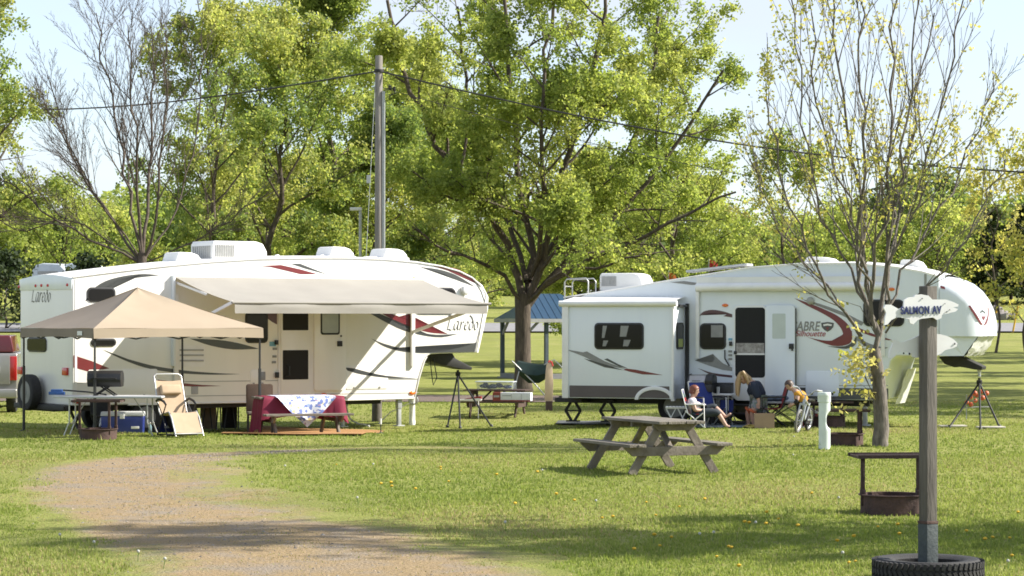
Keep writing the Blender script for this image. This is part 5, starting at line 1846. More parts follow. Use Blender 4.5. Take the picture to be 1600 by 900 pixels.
for k, (x, y) in enumerate(cor):
    w_ = Vector((x, y, 0)); wx = mtx(can) @ w_
    gzl = gh(wx.x, wx.y) - zc
    ix, iy = (x + (.05 if x == 0 else -.05)), (y + (.05 if y == 0 else -.05))
    mb = MB(); mb.box((ix, iy, (gzl + ze) / 2), (.032, .032, ze - gzl)); mb.box((ix, iy, gzl + .65), (.045, .045, 1.3)); mb.box((ix, iy, gzl + .008), (.13, .13, .016)); mb.box((ix, iy, ze - .1), (.07, .07, .12))
    mb.build("leg", M_black, can, bevel=.003, seg=1)
for k in range(4):
    a = Vector((*cor[k], ze)); b = Vector((*cor[(k + 1) % 4], ze)); inn = (Vector((CW / 2, CL / 2, ze)) - a.lerp(b, .5)).normalized() * .06
    mb = MB()
    for s_ in range(4):
        u0, u1 = s_ / 4, (s_ + 1) / 4
        A, B = a.lerp(b, u0) + inn, a.lerp(b, u1) + inn
        mb.bar(A - Vector((0, 0, .02)), B - Vector((0, 0, .20)), .018, .026); mb.bar(A - Vector((0, 0, .20)), B - Vector((0, 0, .02)), .018, .026)
    mb.build("truss", M_chas, can)
mb = MB()
lab = at(129, 516, 46.2)
q = mtx(can).inverted() @ lab
mb.box((-.022, q.y, zv + .10), (.006, .22, .08)); mb.build("care_label", M_sign, can)

# ------------------------------------------------------------------ things under and around the canopy
def wire_table(name, label, base, rz, L_, W_, h, mt=None, cat="folding table"):
    t = thing(name, label, cat, base, rz)
    mb = MB(); mb.box((0, 0, h - .02), (L_, W_, .04)); mb.build("tabletop", mt or M_plastic, t, bevel=.012)
    for s_ in (-1, 1):
        x = s_ * L_ * .36
        mb = MB()
        for y in (-W_ * .36, W_ * .36):
            mb.tube([(x, y, h - .05), (x + s_ * .0, y, .28), (x + s_ * .10, y, .02)], .014, 8)
        mb.tube([(x + s_ * .03, -W_ * .36, .24), (x + s_ * .03, W_ * .36, .24)], .012, 6)
        mb.tube([(x, 0, .26), (x - s_ * .30, 0, h - .05)], .010, 6)
        mb.build("leg_frame", M_steel, t, smooth=True, angle=60)
    return t


g1 = G(165, 684)
tb1 = Vector((g1.x - .02, g1.y + .75, gh(g1.x, g1.y + .75)))
hb = at(165, 618, tb1.y).z - tb1.z
wire_table("folding_table", "long white folding table holding a black grill behind the fire ring", tb1, R(-2), 2.05, .75, max(.6, hb), mat("table_grey_white", (.42, .43, .44), .5, .06, 4))
ht_ = max(.6, hb)
# grill on the table
gp = at(165, 604, tb1.y)
gr = thing("portable_grill", "black portable gas grill standing open-legged on the white folding table", "grill", (gp.x, tb1.y, tb1.z + ht_))
z0g = .0
mb = MB()
sec = [(-.25, .30), (-.27, .36), (-.24, .50), (-.10, .56), (.10, .56), (.22, .50), (.27, .36), (.25, .30), (.17, .20), (-.17, .20)]
mb.prism([(-.38, y, z) for y, z in sec], (.76, 0, 0))
mb.build("body", M_black, gr, bevel=.02)
mb = MB(); mb.tube([(-.28, -.28, .38), (-.28, -.33, .40), (.28, -.33, .40), (.28, -.28, .38)], .014, 6); mb.build("lid_handle", M_chas, gr, smooth=True)
mb = MB()
for s_ in (-1, 1):
    mb.bar((-.22, s_ * .18, .01), (.12, s_ * .18, .24), .03, .03); mb.bar((.22, s_ * .18, .01), (-.12, s_ * .18, .24), .03, .03)
mb.bar((-.22, -.2, .015), (-.22, .2, .015), .03, .03); mb.bar((.22, -.2, .015), (.22, .2, .015), .03, .03)
mb.build("leg_frame", M_chas, gr)
gr.scale = (.84,) * 3
# broom / scrub brush on the table
bp = at(90, 614, tb1.y - .15)
br = thing("scrub_brush", "blue headed scrub brush with black handle lying on folding table", "brush", (bp.x, tb1.y - .22, tb1.z + ht_))
mb = MB(); mb.box((0, 0, .05), (.30, .12, .06)); mb.box((.0, 0, .10), (.22, .10, .05)); mb.build("head", mat("brush_blue", (.03, .09, .28), .6, .2, 20), br, bevel=.012)
mb = MB(); mb.tube([(.10, 0, .11), (.55, .05, .075), (.92, .10, .02)], .014, 8); mb.build("handle", M_black, br, smooth=True)


def fire_ring(name, label, base, rz, rad=.36, rh=.22, gh_=.72, mr=None, mg=None, front=True):
    t = thing(name, label, "fire ring", base, rz)
    mr, mg = mr or M_rust, mg or M_rustd
    mb = MB()
    mb.lathe([(rad, 0), (rad, rh - .015), (rad + .025, rh - .012), (rad + .025, rh), (rad - .02, rh), (rad - .02, .03), (.01, .03)], (0, 0, 0), 40)
    mb.build("ring", mr, t, smooth=True, angle=35)
    g = MB()
    for y in [-.26 + .047 * k for k in range(12)]:
        g.bar((-.42 if abs(y) < .2 else -.36, y, gh_ + .01), (.42, y, gh_ + .01), .016, .016)
    g.bar((-.45, -.28, gh_ + .01), (.45, -.28, gh_ + .01), .03, .04); g.bar((-.45, .28, gh_ + .01), (.45, .28, gh_ + .01), .03, .04)
    for x in (-.42, 0, .42):
        g.bar((x, -.28, gh_), (x, .28, gh_), .03, .03)
    gt = g.build("grate", mg, t)
    for x, y in ((-rad + .01, -.05), (rad - .10, -.22), (rad - .03, .1)):
        mb = MB(); mb.box((x, y, (.1 + gh_) / 2), (.045, .045, gh_ - .1)); mb.box((x, y, rh + .02), (.06, .06, .07)); mb.build("upright", mg, t, bevel=.004)
    return t


b = G(148, 688)
fire_ring("fire_ring", "brown fire ring with raised grate before the folding table", (b.x, b.y + .36, gh(b.x, b.y + .36)), 0, .34, .20, .70, M_rust, M_rust)
b = G(1404, 807)
fire_ring("fire_ring", "rusty fire ring with black grate directly left of the street sign", (b.x - .02, b.y + .35, gh(b.x, b.y + .35)), R(4), .36, .23, .66)
b = G(1326, 697)
fire_ring("fire_ring", "rusty fire ring between the white pedestal and the young tree", (b.x - .05, b.y + .34, gh(b.x, b.y + .34)), R(-3), .35, .21, .60)
b = G(1290, 668)
fire_ring("fire_ring", "half hidden fire ring behind the white pedestal, near the bicycle", (b.x + .10, b.y + .3, gh(b.x, b.y + .3)), R(8), .34, .22, .50)

# dark folded camp chairs behind the fire ring
def folded_chair(name, label, base, rz, m, sc=1.0):
    t = thing(name, label, "camp chair", base, rz)
    mb = MB()
    for s_ in (-1, 1):
        mb.bar((-.25, s_ * .2, .02), (.25, s_ * .2, .52), .022, .022); mb.bar((.25, s_ * .2, .02), (-.25, s_ * .2, .52), .022, .022)
    for x in (-.25, .25):
        mb.bar((x, -.2, .02), (x, .2, .5), .022, .022); mb.bar((x, .2, .02), (x, -.2, .5), .022, .022)
        mb.bar((x, .2, .45), (x, .24, .85), .022, .022)
    mb.build("frame", M_chas, t)
    mb = MB(); mb.grid([[(-.25, -.2, .46), (0, -.2, .43), (.25, -.2, .46)], [(-.25, .0, .42), (0, 0, .38), (.25, 0, .42)], [(-.25, .2, .44), (0, .2, .41), (.25, .2, .44)]]); mb.build("seat", m, t, smooth=True)
    mb = MB(); mb.grid([[(-.25, .2, .45), (0, .22, .43), (.25, .2, .45)], [(-.25, .22, .65), (0, .27, .63), (.25, .22, .65)], [(-.25, .24, .86), (0, .27, .84), (.25, .24, .86)]]); mb.build("backrest", m, t, smooth=True)
    t.scale = (sc,) * 3
    return t


M_blackcloth = mat("black_cloth", (.014, .013, .014), .85, .3, 12)
b = G(150, 676); folded_chair("camp_chair", "black folding camp chair in the shade under the white folding table", (b.x, b.y + .9, gh(b.x, b.y + .9)), R(160), M_blackcloth, .8)

# coolers
def cooler(name, label, base, rz, L_, W_, h, body, lid, wheels=False):
    t = thing(name, label, "cooler", base, rz)
    mb = MB(); mb.box((0, 0, h * .40), (L_ * .96, W_ * .94, h * .80), taper=1.04); mb.build("body", body, t, bevel=.025, seg=3)
    mb = MB(); mb.box((0, 0, h * .905), (L_ * 1.02, W_ * 1.0, h * .20), taper=.97); mb.build("lid", lid, t, bevel=.02, seg=3)
    mb = MB(); mb.box((0, -W_ * .5 - .012, h * .80), (.09, .03, .10)); mb.build("latch", M_plastic, t, bevel=.006)
    mb = MB(); mb.box((L_ * .3, -W_ * .485, h * .28), (.16, .012, .05)); mb.build("badge", M_plastic, t, bevel=.004)
    mb = MB(); mb.tube([(-L_ * .5, -W_ * .3, h * .72), (-L_ * .53, -W_ * .3, h * .35), (-L_ * .53, W_ * .3, h * .35), (-L_ * .5, W_ * .3, h * .72)], .014, 8); mb.build("handle", M_plastic, t, smooth=True)
    if wheels:
        for y in (-.15, .15):
            wheel("tyre", Vector((L_ * .47, y, .09)), .09, .04, t)
    return t


M_cblue = mat("cooler_blue", (.018, .035, .20), .35, .1, 3, coat=.2)
M_clid = mat("cooler_lid_grey", (.50, .51, .51), .45, .06, 4)
b = G(188, 677); cooler("cooler", "large blue cooler with pale grey lid under the canopy", (b.x, b.y + .35, gh(b.x, b.y + .35)), R(4), .86, .42, .44, M_cblue, M_clid)
b = G(253, 677); cooler("cooler", "blue wheeled cooler with blue lid behind the tan lounge chair", (b.x - .04, b.y + .4, gh(b.x, b.y + .4)), R(-8), .58, .42, .48, M_cblue, mat("cooler_lid_blue", (.16, .20, .34), .4, .06, 4), True)
b = G(234.5, 678)
t = thing("water_bottle", "clear small plastic water bottle on grass beside the wheeled cooler", "bottle", (b.x, b.y, b.z))
mb = MB(); mb.lathe([(.03, 0), (.033, .01), (.033, .13), (.03, .15), (.013, .19), (.013, .205)], n=16); mb.build("bottle", mat("pale_blue_plastic", (.28, .44, .50), .1, .1, 6, trans=.4), t, smooth=True, angle=40)
mb = MB(); mb.lathe([(.015, .204), (.015, .225), (.001, .226)], n=12); mb.build("cap", M_plastic, t)

# tan zero-gravity lounge chair
M_sling = cloth_mat("tan_sling", (.46, .345, .23), (.30, .20, .11), .15, .05, 8)
b = G(280, 683)
lc = thing("lounge_chair", "tan reclining lounge chair with headrest pillow, right of the coolers", "lounge chair", (b.x - .05, b.y + .30, gh(b.x, b.y + .3)), R(-58))
# local x = forward (foot end), y = sideways
pf = [(-.52, 1.12), (-.40, .80), (-.27, .47), (-.20, .40), (.16, .46), (.24, .44), (.42, .16), (.50, .05)]
hw_ = .27
mb = MB(); P_ = smooth_poly([(x, 0, z) for x, z in pf], 4)
for a_, b__ in ((P_[1:12], 0), (P_[12:17], 0), (P_[19:27], 0)):
    rows = [[(p.x, y, p.z - .015 * math.cos(math.pi * y / (2 * hw_))) for y in (-hw_, -.13, 0, .13, hw_)] for p in a_]
    mb.grid(rows)
mb.build("sling", M_sling, lc, smooth=True, thick=.006)
mb = MB()
mb.tube([(pf[0][0] + .01, -hw_, 1.08)] + [(x, -hw_ - .01, z) for x, z in pf[1:4]], .014, 8)
mb.tube([(x, -hw_ - .01, z) for x, z in pf[3::-1]] + [(-.53, -hw_ + .05, 1.16), (-.53, hw_ - .05, 1.16)] + [(x, hw_ + .01, z) for x, z in pf[0:4]], .014, 8)
for s_ in (-1, 1):
    mb.tube([(.18, s_ * (hw_ + .01), .47), (.30, s_ * (hw_ + .01), .36), (.50, s_ * (hw_ + .01), .02)], .014, 8)
    mb.tube([(-.20, s_ * (hw_ + .01), .40), (.18, s_ * (hw_ + .01), .47)], .014, 8)
mb.tube([(.50, -hw_, .07), (.50, hw_, .07)], .012, 8)
mb.build("frame", M_steel, lc, smooth=True, angle=60)
mb = MB()
for s_ in (-1, 1):
    y = s_ * (hw_ + .035)
    mb.tube([(-.34, y, .66), (-.2, y, .70), (.0, y, .66), (.10, y, .60)], [.022, .026, .024, .018], 8)
    mb.tube([(.10, y, .60), (-.05, y, .40), (-.30, y, .02)], .013, 6); mb.tube([(-.28, y, .62), (-.05, y, .40), (.16, y, .02)], .013, 6)
mb.tube([(-.30, -hw_ - .03, .03), (-.30, hw_ + .03, .03)], .013, 6); mb.tube([(.16, -hw_ - .03, .03), (.16, hw_ + .03, .03)], .013, 6)
mb.build("arm_frame", M_black, lc, smooth=True, angle=60)
mb = MB(); mb.box((-.375, 0, .87), (.10, .42, .19), Matrix.Rotation(R(-20), 4, 'Y')); mb.build("pillow", M_sling, lc, bevel=.045, seg=4)

# folded dark chairs leaning together by the wall
M_dkbrown = mat("brown_cloth", (.10, .062, .042), .8, .15, 8)
for k, (px, lb, m_, rz_, dy) in enumerate([(322, "folded brown and black camp chair standing right of tan lounge chair", mat("taupe_cloth", (.27, .20, .15), .8, .15, 8), -14, .5), (352, "folded black camp chair leaning beside the folded brown one", M_blackcloth, 10, .8)]):
    b = G(px, 674)
    t = thing("folded_chair", lb, "camp chair", (b.x, b.y + dy, gh(b.x, b.y + dy)), R(rz_))
    mb = MB(); mb.box((0, 0, .36), (.34, .10, .66), Matrix.Rotation(R(8), 4, 'X')); mb.build("seat_panel", m_, t, bevel=.03, seg=3)
    mb = MB()
    for s_ in (-1, 1):
        mb.tube([(s_ * .19, -.05, .02), (s_ * .20, .04, .50), (s_ * .17, .06, .72), (s_ * .05, .07, .76)], .016, 8)
        mb.tube([(s_ * .12, -.11, .02), (s_ * .03, -.06, .70)], .014, 8)
    mb.tube([(-.2, .04, .50), (-.26, -.02, .66), (.26, -.02, .68)], .02, 8)
    mb.build("frame", M_black, t, smooth=True, angle=60)

# brown chair back behind the red table
b = G(406, 672)
t = thing("patio_chair", "brown high-backed chair behind the red covered picnic table", "chair", (at(406, 600, b3.y + 1.15).x, b3.y + 1.15, gh(b.x, b3.y + 1.1)), R(8))
zb_ = at(405, 600, b3.y + 1.3).z - t.location.z
mb = MB(); mb.prism([(x, .10 + z * .08, z) for x, z in rrect(-.27, .27, .42, zb_, .05)], (0, .05, 0)); mb.build("backrest", M_dkbrown, t, bevel=.01)
mb = MB(); mb.box((0, -.14, .43), (.52, .50, .05)); mb.build("seat", M_dkbrown, t, bevel=.015)
for x in (-.24, .24):
    for y in (-.36, .12):
        mb = MB(); mb.box((x, y, .21), (.03, .03, .42)); mb.build("leg", M_black, t)

# straw mats on the grass
M_straw = mat("orange_straw_mat", (.27, .135, .045), .9, .25, 24, bump=.4, col2=(.38, .20, .075))
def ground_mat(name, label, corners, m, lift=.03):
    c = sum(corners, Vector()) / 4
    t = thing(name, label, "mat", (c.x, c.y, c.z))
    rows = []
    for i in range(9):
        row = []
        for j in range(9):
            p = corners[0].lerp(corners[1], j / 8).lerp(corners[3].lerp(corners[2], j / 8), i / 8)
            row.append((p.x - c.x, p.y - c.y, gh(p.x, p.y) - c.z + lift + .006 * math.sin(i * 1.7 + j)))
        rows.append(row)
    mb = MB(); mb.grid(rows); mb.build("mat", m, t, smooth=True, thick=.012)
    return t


ground_mat("straw_mat", "orange straw mat spread under the red covered picnic table", [G(345, 680), G(565, 682), G(600, 676), G(400, 668)], M_straw, .035)
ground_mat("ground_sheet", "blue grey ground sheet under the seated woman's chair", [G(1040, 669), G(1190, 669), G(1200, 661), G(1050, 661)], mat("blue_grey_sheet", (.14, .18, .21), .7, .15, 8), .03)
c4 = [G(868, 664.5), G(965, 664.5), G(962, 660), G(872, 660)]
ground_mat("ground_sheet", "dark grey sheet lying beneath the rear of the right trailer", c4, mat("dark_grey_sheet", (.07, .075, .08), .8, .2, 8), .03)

# tripods under the pin boxes
def tripod(name, label, top, feet, m=M_black):
    c = Vector((top.x, top.y, gh(top.x, top.y)))
    t = thing(name, label, "tripod stand", c)
    hub = top - c
    mb = MB(); mb.lathe([(.05, -.10), (.06, -.06), (.06, .0), (.03, .01), (.03, .05)], hub, 14); mb.build("head", M_chas, t, smooth=True, angle=40)
    for f in feet:
        f = Vector((f.x, f.y, gh(f.x, f.y))) - c
        mb = MB(); mb.tube([hub + Vector((0, 0, -.05)), hub.lerp(f, .98)], .021, 8); mb.lathe([(.04, 0), (.035, .03), (.02, .06)], f, 10); mb.build("leg", m, t, smooth=True, angle=50)
    return t


tp1 = KPL - Vector((0, 0, .06))
tripod("tripod_stand", "black tripod stand under the left trailer's pin box", tp1, [G(699, 668), G(719, 669.5), G(768, 667)])
tpz = KP - Vector((0, 0, .10))
tr2 = tripod("tripod_stand", "black tripod stand with orange balls under the right trailer's nose", tpz, [G(1483, 668.5), G(1532, 671.5), G(1562, 668)])
for px, py, lb in ((1488, 668, "pale flat board under the left foot of the ball-hung tripod"), (1548, 670, "pale flat board under the two right feet of the ball-hung tripod")):
    b = G(px, py)
    t = thing("foot_board", lb, "board", (b.x, b.y, b.z), R(8))
    mb = MB(); mb.box((0, 0, .035), (.55, .24, .03)); mb.box((-.18, 0, .03), (.05, .24, .02)); mb.build("board", mat("pale_board", (.50, .46, .40), .8, .1, 7), t, bevel=.004)
bo = thing("ball_string", "string of orange balls hanging on the tripod under the trailer nose", "ball toy", tuple(at(1527, 625, tpz.y)))
M_ob = mat("orange_ball", (.55, .12, .055), .45, .1, 8)
for x, y, r_ in ((1523, 614.5, 4.2), (1541.5, 614.5, 4), (1535, 621.5, 4.4), (1516.5, 620.5, 3.6), (1510.5, 628.5, 3.4), (1517, 632, 3.6), (1524, 626, 3.4), (1533, 612, 3.4), (1526, 618, 3.0)):
    q = at(x, y, tpz.y + rgs.uniform(-.1, .1)) - Vector(bo.location)
    mb = MB(); mb.ball(q, r_ * tpz.y / FPX, 12); mb.build("ball", M_ob, bo, smooth=True)
mb = MB(); ps = [at(x, y, tpz.y) - Vector(bo.location) for x, y in ((1511, 616), (1510, 628), (1524, 626), (1541, 614))]
mb.tube(ps, .006, 5); pz = [at(x, y, tpz.y) - Vector(bo.location) for x, y in ((1504, 638), (1524, 636), (1547, 636))]; mb.tube(pz, .012, 6)
mb.tube([at(x, y, tpz.y) - Vector(bo.location) for x, y in ((1510, 617), (1510, 655))], .010, 5)
mb.build("cord", M_galv, bo, smooth=True)

# pedestal and posts
def pedestal(name, label, px, py, h, r, m, notch=True):
    b = G(px, py)
    t = thing(name, label, "pedestal", (b.x, b.y + r, b.z))
    mb = MB()
    rr = [(0, 1.0), (.34, 1.0), (.40, 1.02), (.42, .98), (.80, 1.0), (.84, 1.02)]
    n = 28
    rows = []
    for i in range(25):
        z = h * .86 * i / 24
        row = []
        for j in range(n + 1):
            a = 2 * math.pi * j / n
            k = r * (1.0 + .05 * math.cos(a * 1))
            x, y = k * math.cos(a), k * math.sin(a)
            v = z / h
            if notch and .36 < v < .66 and x > r * .15:
                d_ = math.sin(math.pi * (v - .36) / .30) ** .5
                x = x - (x - r * .15) * .85 * d_
            row.append((x, y, z))
        rows.append(row)
    mb.grid(rows); mb.build("tube", m, t, smooth=True, angle=50)
    mb = MB(); mb.lathe([(r * 1.12, h * .83), (r * 1.14, h * .85), (r * 1.14, h * .93), (r * 1.16, h * .935), (r * 1.16, h * .975), (r * 1.08, h), (.005, h)], n=28); mb.build("cap", m, t, smooth=True, angle=40)
    if notch:
        mb = MB(); mb.box((r * .2, 0, h * .52), (.03, r * 1.1, h * .12)); mb.build("socket_plate", M_galv, t)
    return t


M_pvc = mat("pale_mint_plastic", (.60, .655, .63), .45, .06, 5)
pedestal("power_pedestal", "pale mint round power pedestal standing left of young tree", 1289, 702.5, .96, .098, M_pvc)
b = G(644, 664)
t = thing("water_pipe", "white plastic water pipe with tap beside left trailer's front leg", "pipe", (b.x, b.y, b.z))
mb = MB(); mb.lathe([(.075, 0), (.075, .1), (.068, .11), (.068, .62), (.075, .63), (.075, .70), (.01, .70)], n=20); mb.build("pipe", M_plastic, t, smooth=True, angle=40)
mb = MB(); mb.tube([(.10 * math.cos(R(a)) + .03, -.08, .58 + .10 * math.sin(R(a))) for a in range(0, 360, 30)], .02, 8, closed=True); mb.build("hose_coil", M_galv, t, smooth=True)
mb = MB(); mb.tube([(0, -.08, .53), (-.25, -.1, .42), (-.5, -.05, .30), (-.78, 0, .03)], .017, 6); mb.build("hose", M_plastic, t, smooth=True)
b = G(588.5, 659)
t = thing("wooden_bollard", "short round grey wooden post under the left trailer's front", "bollard", (b.x, b.y + .1, b.z))
mb = MB(); mb.lathe([(.125, -.05), (.12, .3), (.115, .66), (.10, .70), (.01, .71)], n=20); mb.build("post", M_post, t, smooth=True, angle=40)
b = G(595, 678)
t = thing("garden_stake", "thin black stake with white tip at the straw mat's end", "stake", (b.x, b.y, b.z))
mb = MB(); mb.tube([(0, 0, 0), (0, 0, .20)], .011, 6); mb.lathe([(.12, 0), (.02, .03), (.012, .05)], n=10); mb.build("stake", M_black, t)
mb = MB(); mb.tube([(0, 0, .19), (0, 0, .30)], .018, 8); mb.build("tip", M_plastic, t)
b = G(556, 668)
t = thing("sewer_hose", "pale curved drain hose on grass under the left trailer's front", "hose", (b.x, b.y, b.z))
mb = MB(); mb.tube(smooth_poly([(-.25, .3, .5), (-.15, .25, .2), (.05, .1, .09), (.2, -.05, .07), (.32, -.1, .03)], 5), .022, 8); mb.build("hose", M_plastic, t, smooth=True)

# ------------------------------------------------------------------ by the ash trunk
tz = .74 * .88
yt = b2.y + .2
q = at(784, 606, yt)
t = thing("storage_tote", "clear plastic tote full of blue things on the dark brown table", "tote", (at(775, 606, yt).x, yt, b2.z + tz), R(-12))
mb = MB(); mb.box((0, 0, .085), (.86, .40, .17), taper=1.05); mb.build("box", mat("clear_tote", (.42, .47, .52), .15, .1, 4, alpha=.3), t, bevel=.02)
mb = MB(); rgq = random.Random(8)
for k in range(12):
    mb.ball((rgq.uniform(-.3, .32), rgq.uniform(-.1, .1), rgq.uniform(.05, .12)), (rgq.uniform(.06, .12), .08, .045), 6)
mb.build("contents", mat("blue_contents", (.035, .06, .17), .7, .5, 9), t, smooth=True)
mb = MB(); mb.box((0, 0, .185), (.94, .46, .025)); mb.build("lid", mat("pale_lid", (.52, .57, .60), .3, .05, 4), t, bevel=.008)
yb2 = yt - .62
t = thing("cardboard_carton", "long white carton with red edges on the dark table's bench", "box", (at(801, 622, yb2).x, yb2, b2.z + tz * .58 + .005), R(-12))
mb = MB(); mb.box((0, 0, .11), (.92, .26, .20)); mb.build("carton", mat("white_carton", (.56, .58, .64), .6, .05, 5), t, bevel=.004)
mb = MB(); mb.box((-.365, -.132, .11), (.19, .006, .205)); mb.box((0, -.131, .017), (.92, .006, .034)); mb.box((-.37, 0, .2125), (.18, .26, .005)); mb.build("red_print", mat("carton_red", (.20, .04, .03), .6, .1, 9), t)
mb = MB(); mb.box((-.365, -.136, .12), (.14, .004, .05)); mb.box((.0, -.1325, .13), (.008, .004, .1)); mb.box((.24, -.1325, .12), (.01, .004, .14)); mb.box((-.12, -.1325, .14), (.22, .004, .02)); mb.build("grey_print", mat("carton_grey", (.30, .31, .34), .6, .1, 9), t)
t = thing("toy_boat", "red and white flat plastic toy on dark table's left bench", "toy", (at(735, 631, yb2).x, yb2 - .02, b2.z + tz * .58 + .008), R(-10))
mb = MB(); mb.prism([(-.30, 0, 0), (.24, 0, 0), (.27, 0, .05), (.20, 0, .07), (-.28, 0, .035)], (0, .14, 0)); mb.build("hull", M_plastic, t, bevel=.008)
mb = MB(); mb.prism([(-.16, .01, .05), (.26, .01, .05), (.25, .01, .12), (.10, .01, .10), (-.12, .01, .06)], (0, .12, 0)); mb.build("deck", mat("toy_red", (.22, .015, .015), .4, .1, 8), t, bevel=.006)
mb = MB(); mb.tube([(.20, -.02, .0), (.20, -.03, -.5)], .012, 6); mb.build("cord", M_plastic, t, smooth=True)

# hanging chair with dark green sling, and a tan board
yh = 62.0
o0 = at(832, 600, yh); zgd = gh(o0.x, yh)
t = thing("hammock_chair", "dark green sling seat hanging in a thin white frame by the trunk", "hammock chair", (o0.x, yh, zgd))
def hp_(px, py, dy=0):
    q = at(px, py, yh + dy); return Vector((q.x - o0.x, q.y - yh, q.z - zgd))
top_e = [(806, 565), (820, 568), (838, 571), (853, 571)]
bot_e = [(812, 586), (826, 598), (842, 598), (855, 590)]
rows = [[hp_(a[0], a[1] + .0, -.25) for a in top_e], [hp_((a[0] + c[0]) / 2, (a[1] + c[1]) / 2 + 2, -.32) for a, c in zip(top_e, bot_e)], [hp_(c[0], c[1], -.1) for c in bot_e], [hp_(c[0] + 1, c[1] - 12, .25) for c in bot_e], [hp_(a[0] + 3, a[1] - 2, .35) for a in top_e]]
mb = MB(); mb.grid(rows); mb.build("sling", mat("dark_green_canvas", (.010, .030, .026), .8, .2, 7), t, smooth=True, thick=.01)
mb = MB()
for dy in (-.3, .4):
    mb.tube([hp_(800, 564, dy), hp_(832, 596, dy), hp_(855, 622, dy), hp_(858, 637, dy)], .018, 8)
    mb.tube([hp_(880, 576, dy), hp_(866, 562, dy), hp_(850, 570, dy)], .014, 8)
    mb.tube([hp_(806, 600, dy), hp_(806, 637, dy)], .016, 6); mb.tube([hp_(806, 600, dy), hp_(812, 577, dy)], .014, 6)
mb.tube([hp_(858, 636, -.3), hp_(858, 636, .4)], .016, 6); mb.tube([hp_(806, 637, -.3), hp_(806, 637, .4)], .016, 6)
mb.build("frame", M_steel, t, smooth=True, angle=60)
yb = 60.0
o1 = at(857, 626, yb)
t = thing("leaning_board", "tall tan board leaning upright at the right trailer's rear corner", "board", (o1.x, yb, gh(o1.x, yb)), R(6))
def bp_(px, py):
    q = at(px, py, yb); return Vector((q.x - o1.x, 0, q.z - t.location.z))
mb = MB(); mb.prism([bp_(851, 626), bp_(852, 590), bp_(854, 570), bp_(858, 565), bp_(863, 568), bp_(864.5, 600), bp_(864, 626), bp_(858, 629)] if gh(o1.x, yb) < 9 else [], (0, .05, 0)); mb.build("board", mat("tan_board", (.56, .42, .29), .7, .08, 5), t, bevel=.012)
mb = MB(); p_ = bp_(858, 627); mb.box((p_.x, .02, p_.z / 2), (.16, .10, max(.05, p_.z))); mb.build("foot", M_brownwood, t)
mb = MB(); mb.tube([bp_(857, 566) + Vector((0, -.02, 0)), bp_(858.5, 563.5), bp_(862, 566), bp_(864, 572)], .022, 6); mb.build("red_strap", mat("strap_red", (.50, .04, .03), .6, .1, 8), t, smooth=True)

# ------------------------------------------------------------------ pavilion with the blue roof
yp = 90.0
pv = at(835, 590, yp)
M_bluer = mat("blue_metal_roof", (.011, .043, .088), .4, .08, 3, coat=.2)
M_dkpost = mat("blue_grey_post", (.055, .075, .095), .7, .15, 5)
pav = thing("pavilion", "small open pavilion with blue metal roof on dark posts", "pavilion", (pv.x, yp, gh(pv.x, yp)), R(24))
s_p = yp / FPX
hE = at(800, 498, yp).z - pav.location.z; hR = at(860, 459, yp).z - pav.location.z
hx, hy = 1.45, 1.05
ox = .62
def pp_(x, y, z):
    return Vector((x + ox, y, z))
e = .22
mb = MB()
A = [pp_(-hx - e, -hy - e, hE), pp_(hx + e, -hy - e, hE), pp_(hx + e, hy + e, hE), pp_(-hx - e, hy + e, hE)]
r1, r2 = pp_(-hx * .30, 0, hR), pp_(hx * .30, 0, hR)
mb.add(A + [r1, r2], [(0, 1, 5, 4), (1, 2, 5), (2, 3, 4, 5), (3, 0, 4)])
for k in range(1, 12):                                        # standing seams on the long slope
    u = k / 12
    b0 = A[0].lerp(A[1], u); t0_ = r1.lerp(r2, min(1, max(0, (u - .36) / .28)))
    if u < .36: t0_ = A[0].lerp(r1, u / .36)
    if u > .64: t0_ = A[1].lerp(r2, (1 - u) / .36)
    mb.bar(b0 + Vector((0, 0, .006)), t0_ + Vector((0, 0, .006)), .02, .02)
mb.build("roof", M_bluer, pav)
mb = MB()
for a_, c__ in ((0, 1), (1, 2), (2, 3), (3, 0)):
    mb.bar(A[a_] + Vector((0, 0, -.07)), A[c__] + Vector((0, 0, -.07)), .06, .13)
mb.build("fascia", mat("grey_fascia", (.30, .30, .31), .7, .1, 6), pav)
for x, y in ((-hx, -hy), (hx, -hy), (hx, hy), (-hx, hy), (-.62, -hy)):
    mb = MB(); mb.box(pp_(x, y, hE / 2), (.13, .13, hE)); mb.build("post", M_dkpost, pav)
mb = MB()
for x, y, dx, dy in ((-hx, -hy, 1, 0), (hx, -hy, -1, 0), (-hx, -hy, 0, 1), (-hx, hy, 0, -1), (hx, hy, 0, -1), (hx, -hy, 0, 1)):
    mb.bar(pp_(x, y, hE - .6), pp_(x + dx * .5, y + dy * .5, hE - .12), .08, .08)
mb.build("brace", mat("grey_brace", (.24, .24, .26), .7, .1, 6), pav)
mb = MB(); mb.box(pp_(0, -hy, .09), (2 * hx + .3, .2, .18)); mb.box(pp_(-hx, 0, .09), (.2, 2 * hy, .18)); mb.box(pp_(0, 0, .02), (2 * hx + .3, 2 * hy + .3, .06)); mb.build("base", mat("grey_base", (.20, .20, .21), .8, .1, 6), pav)

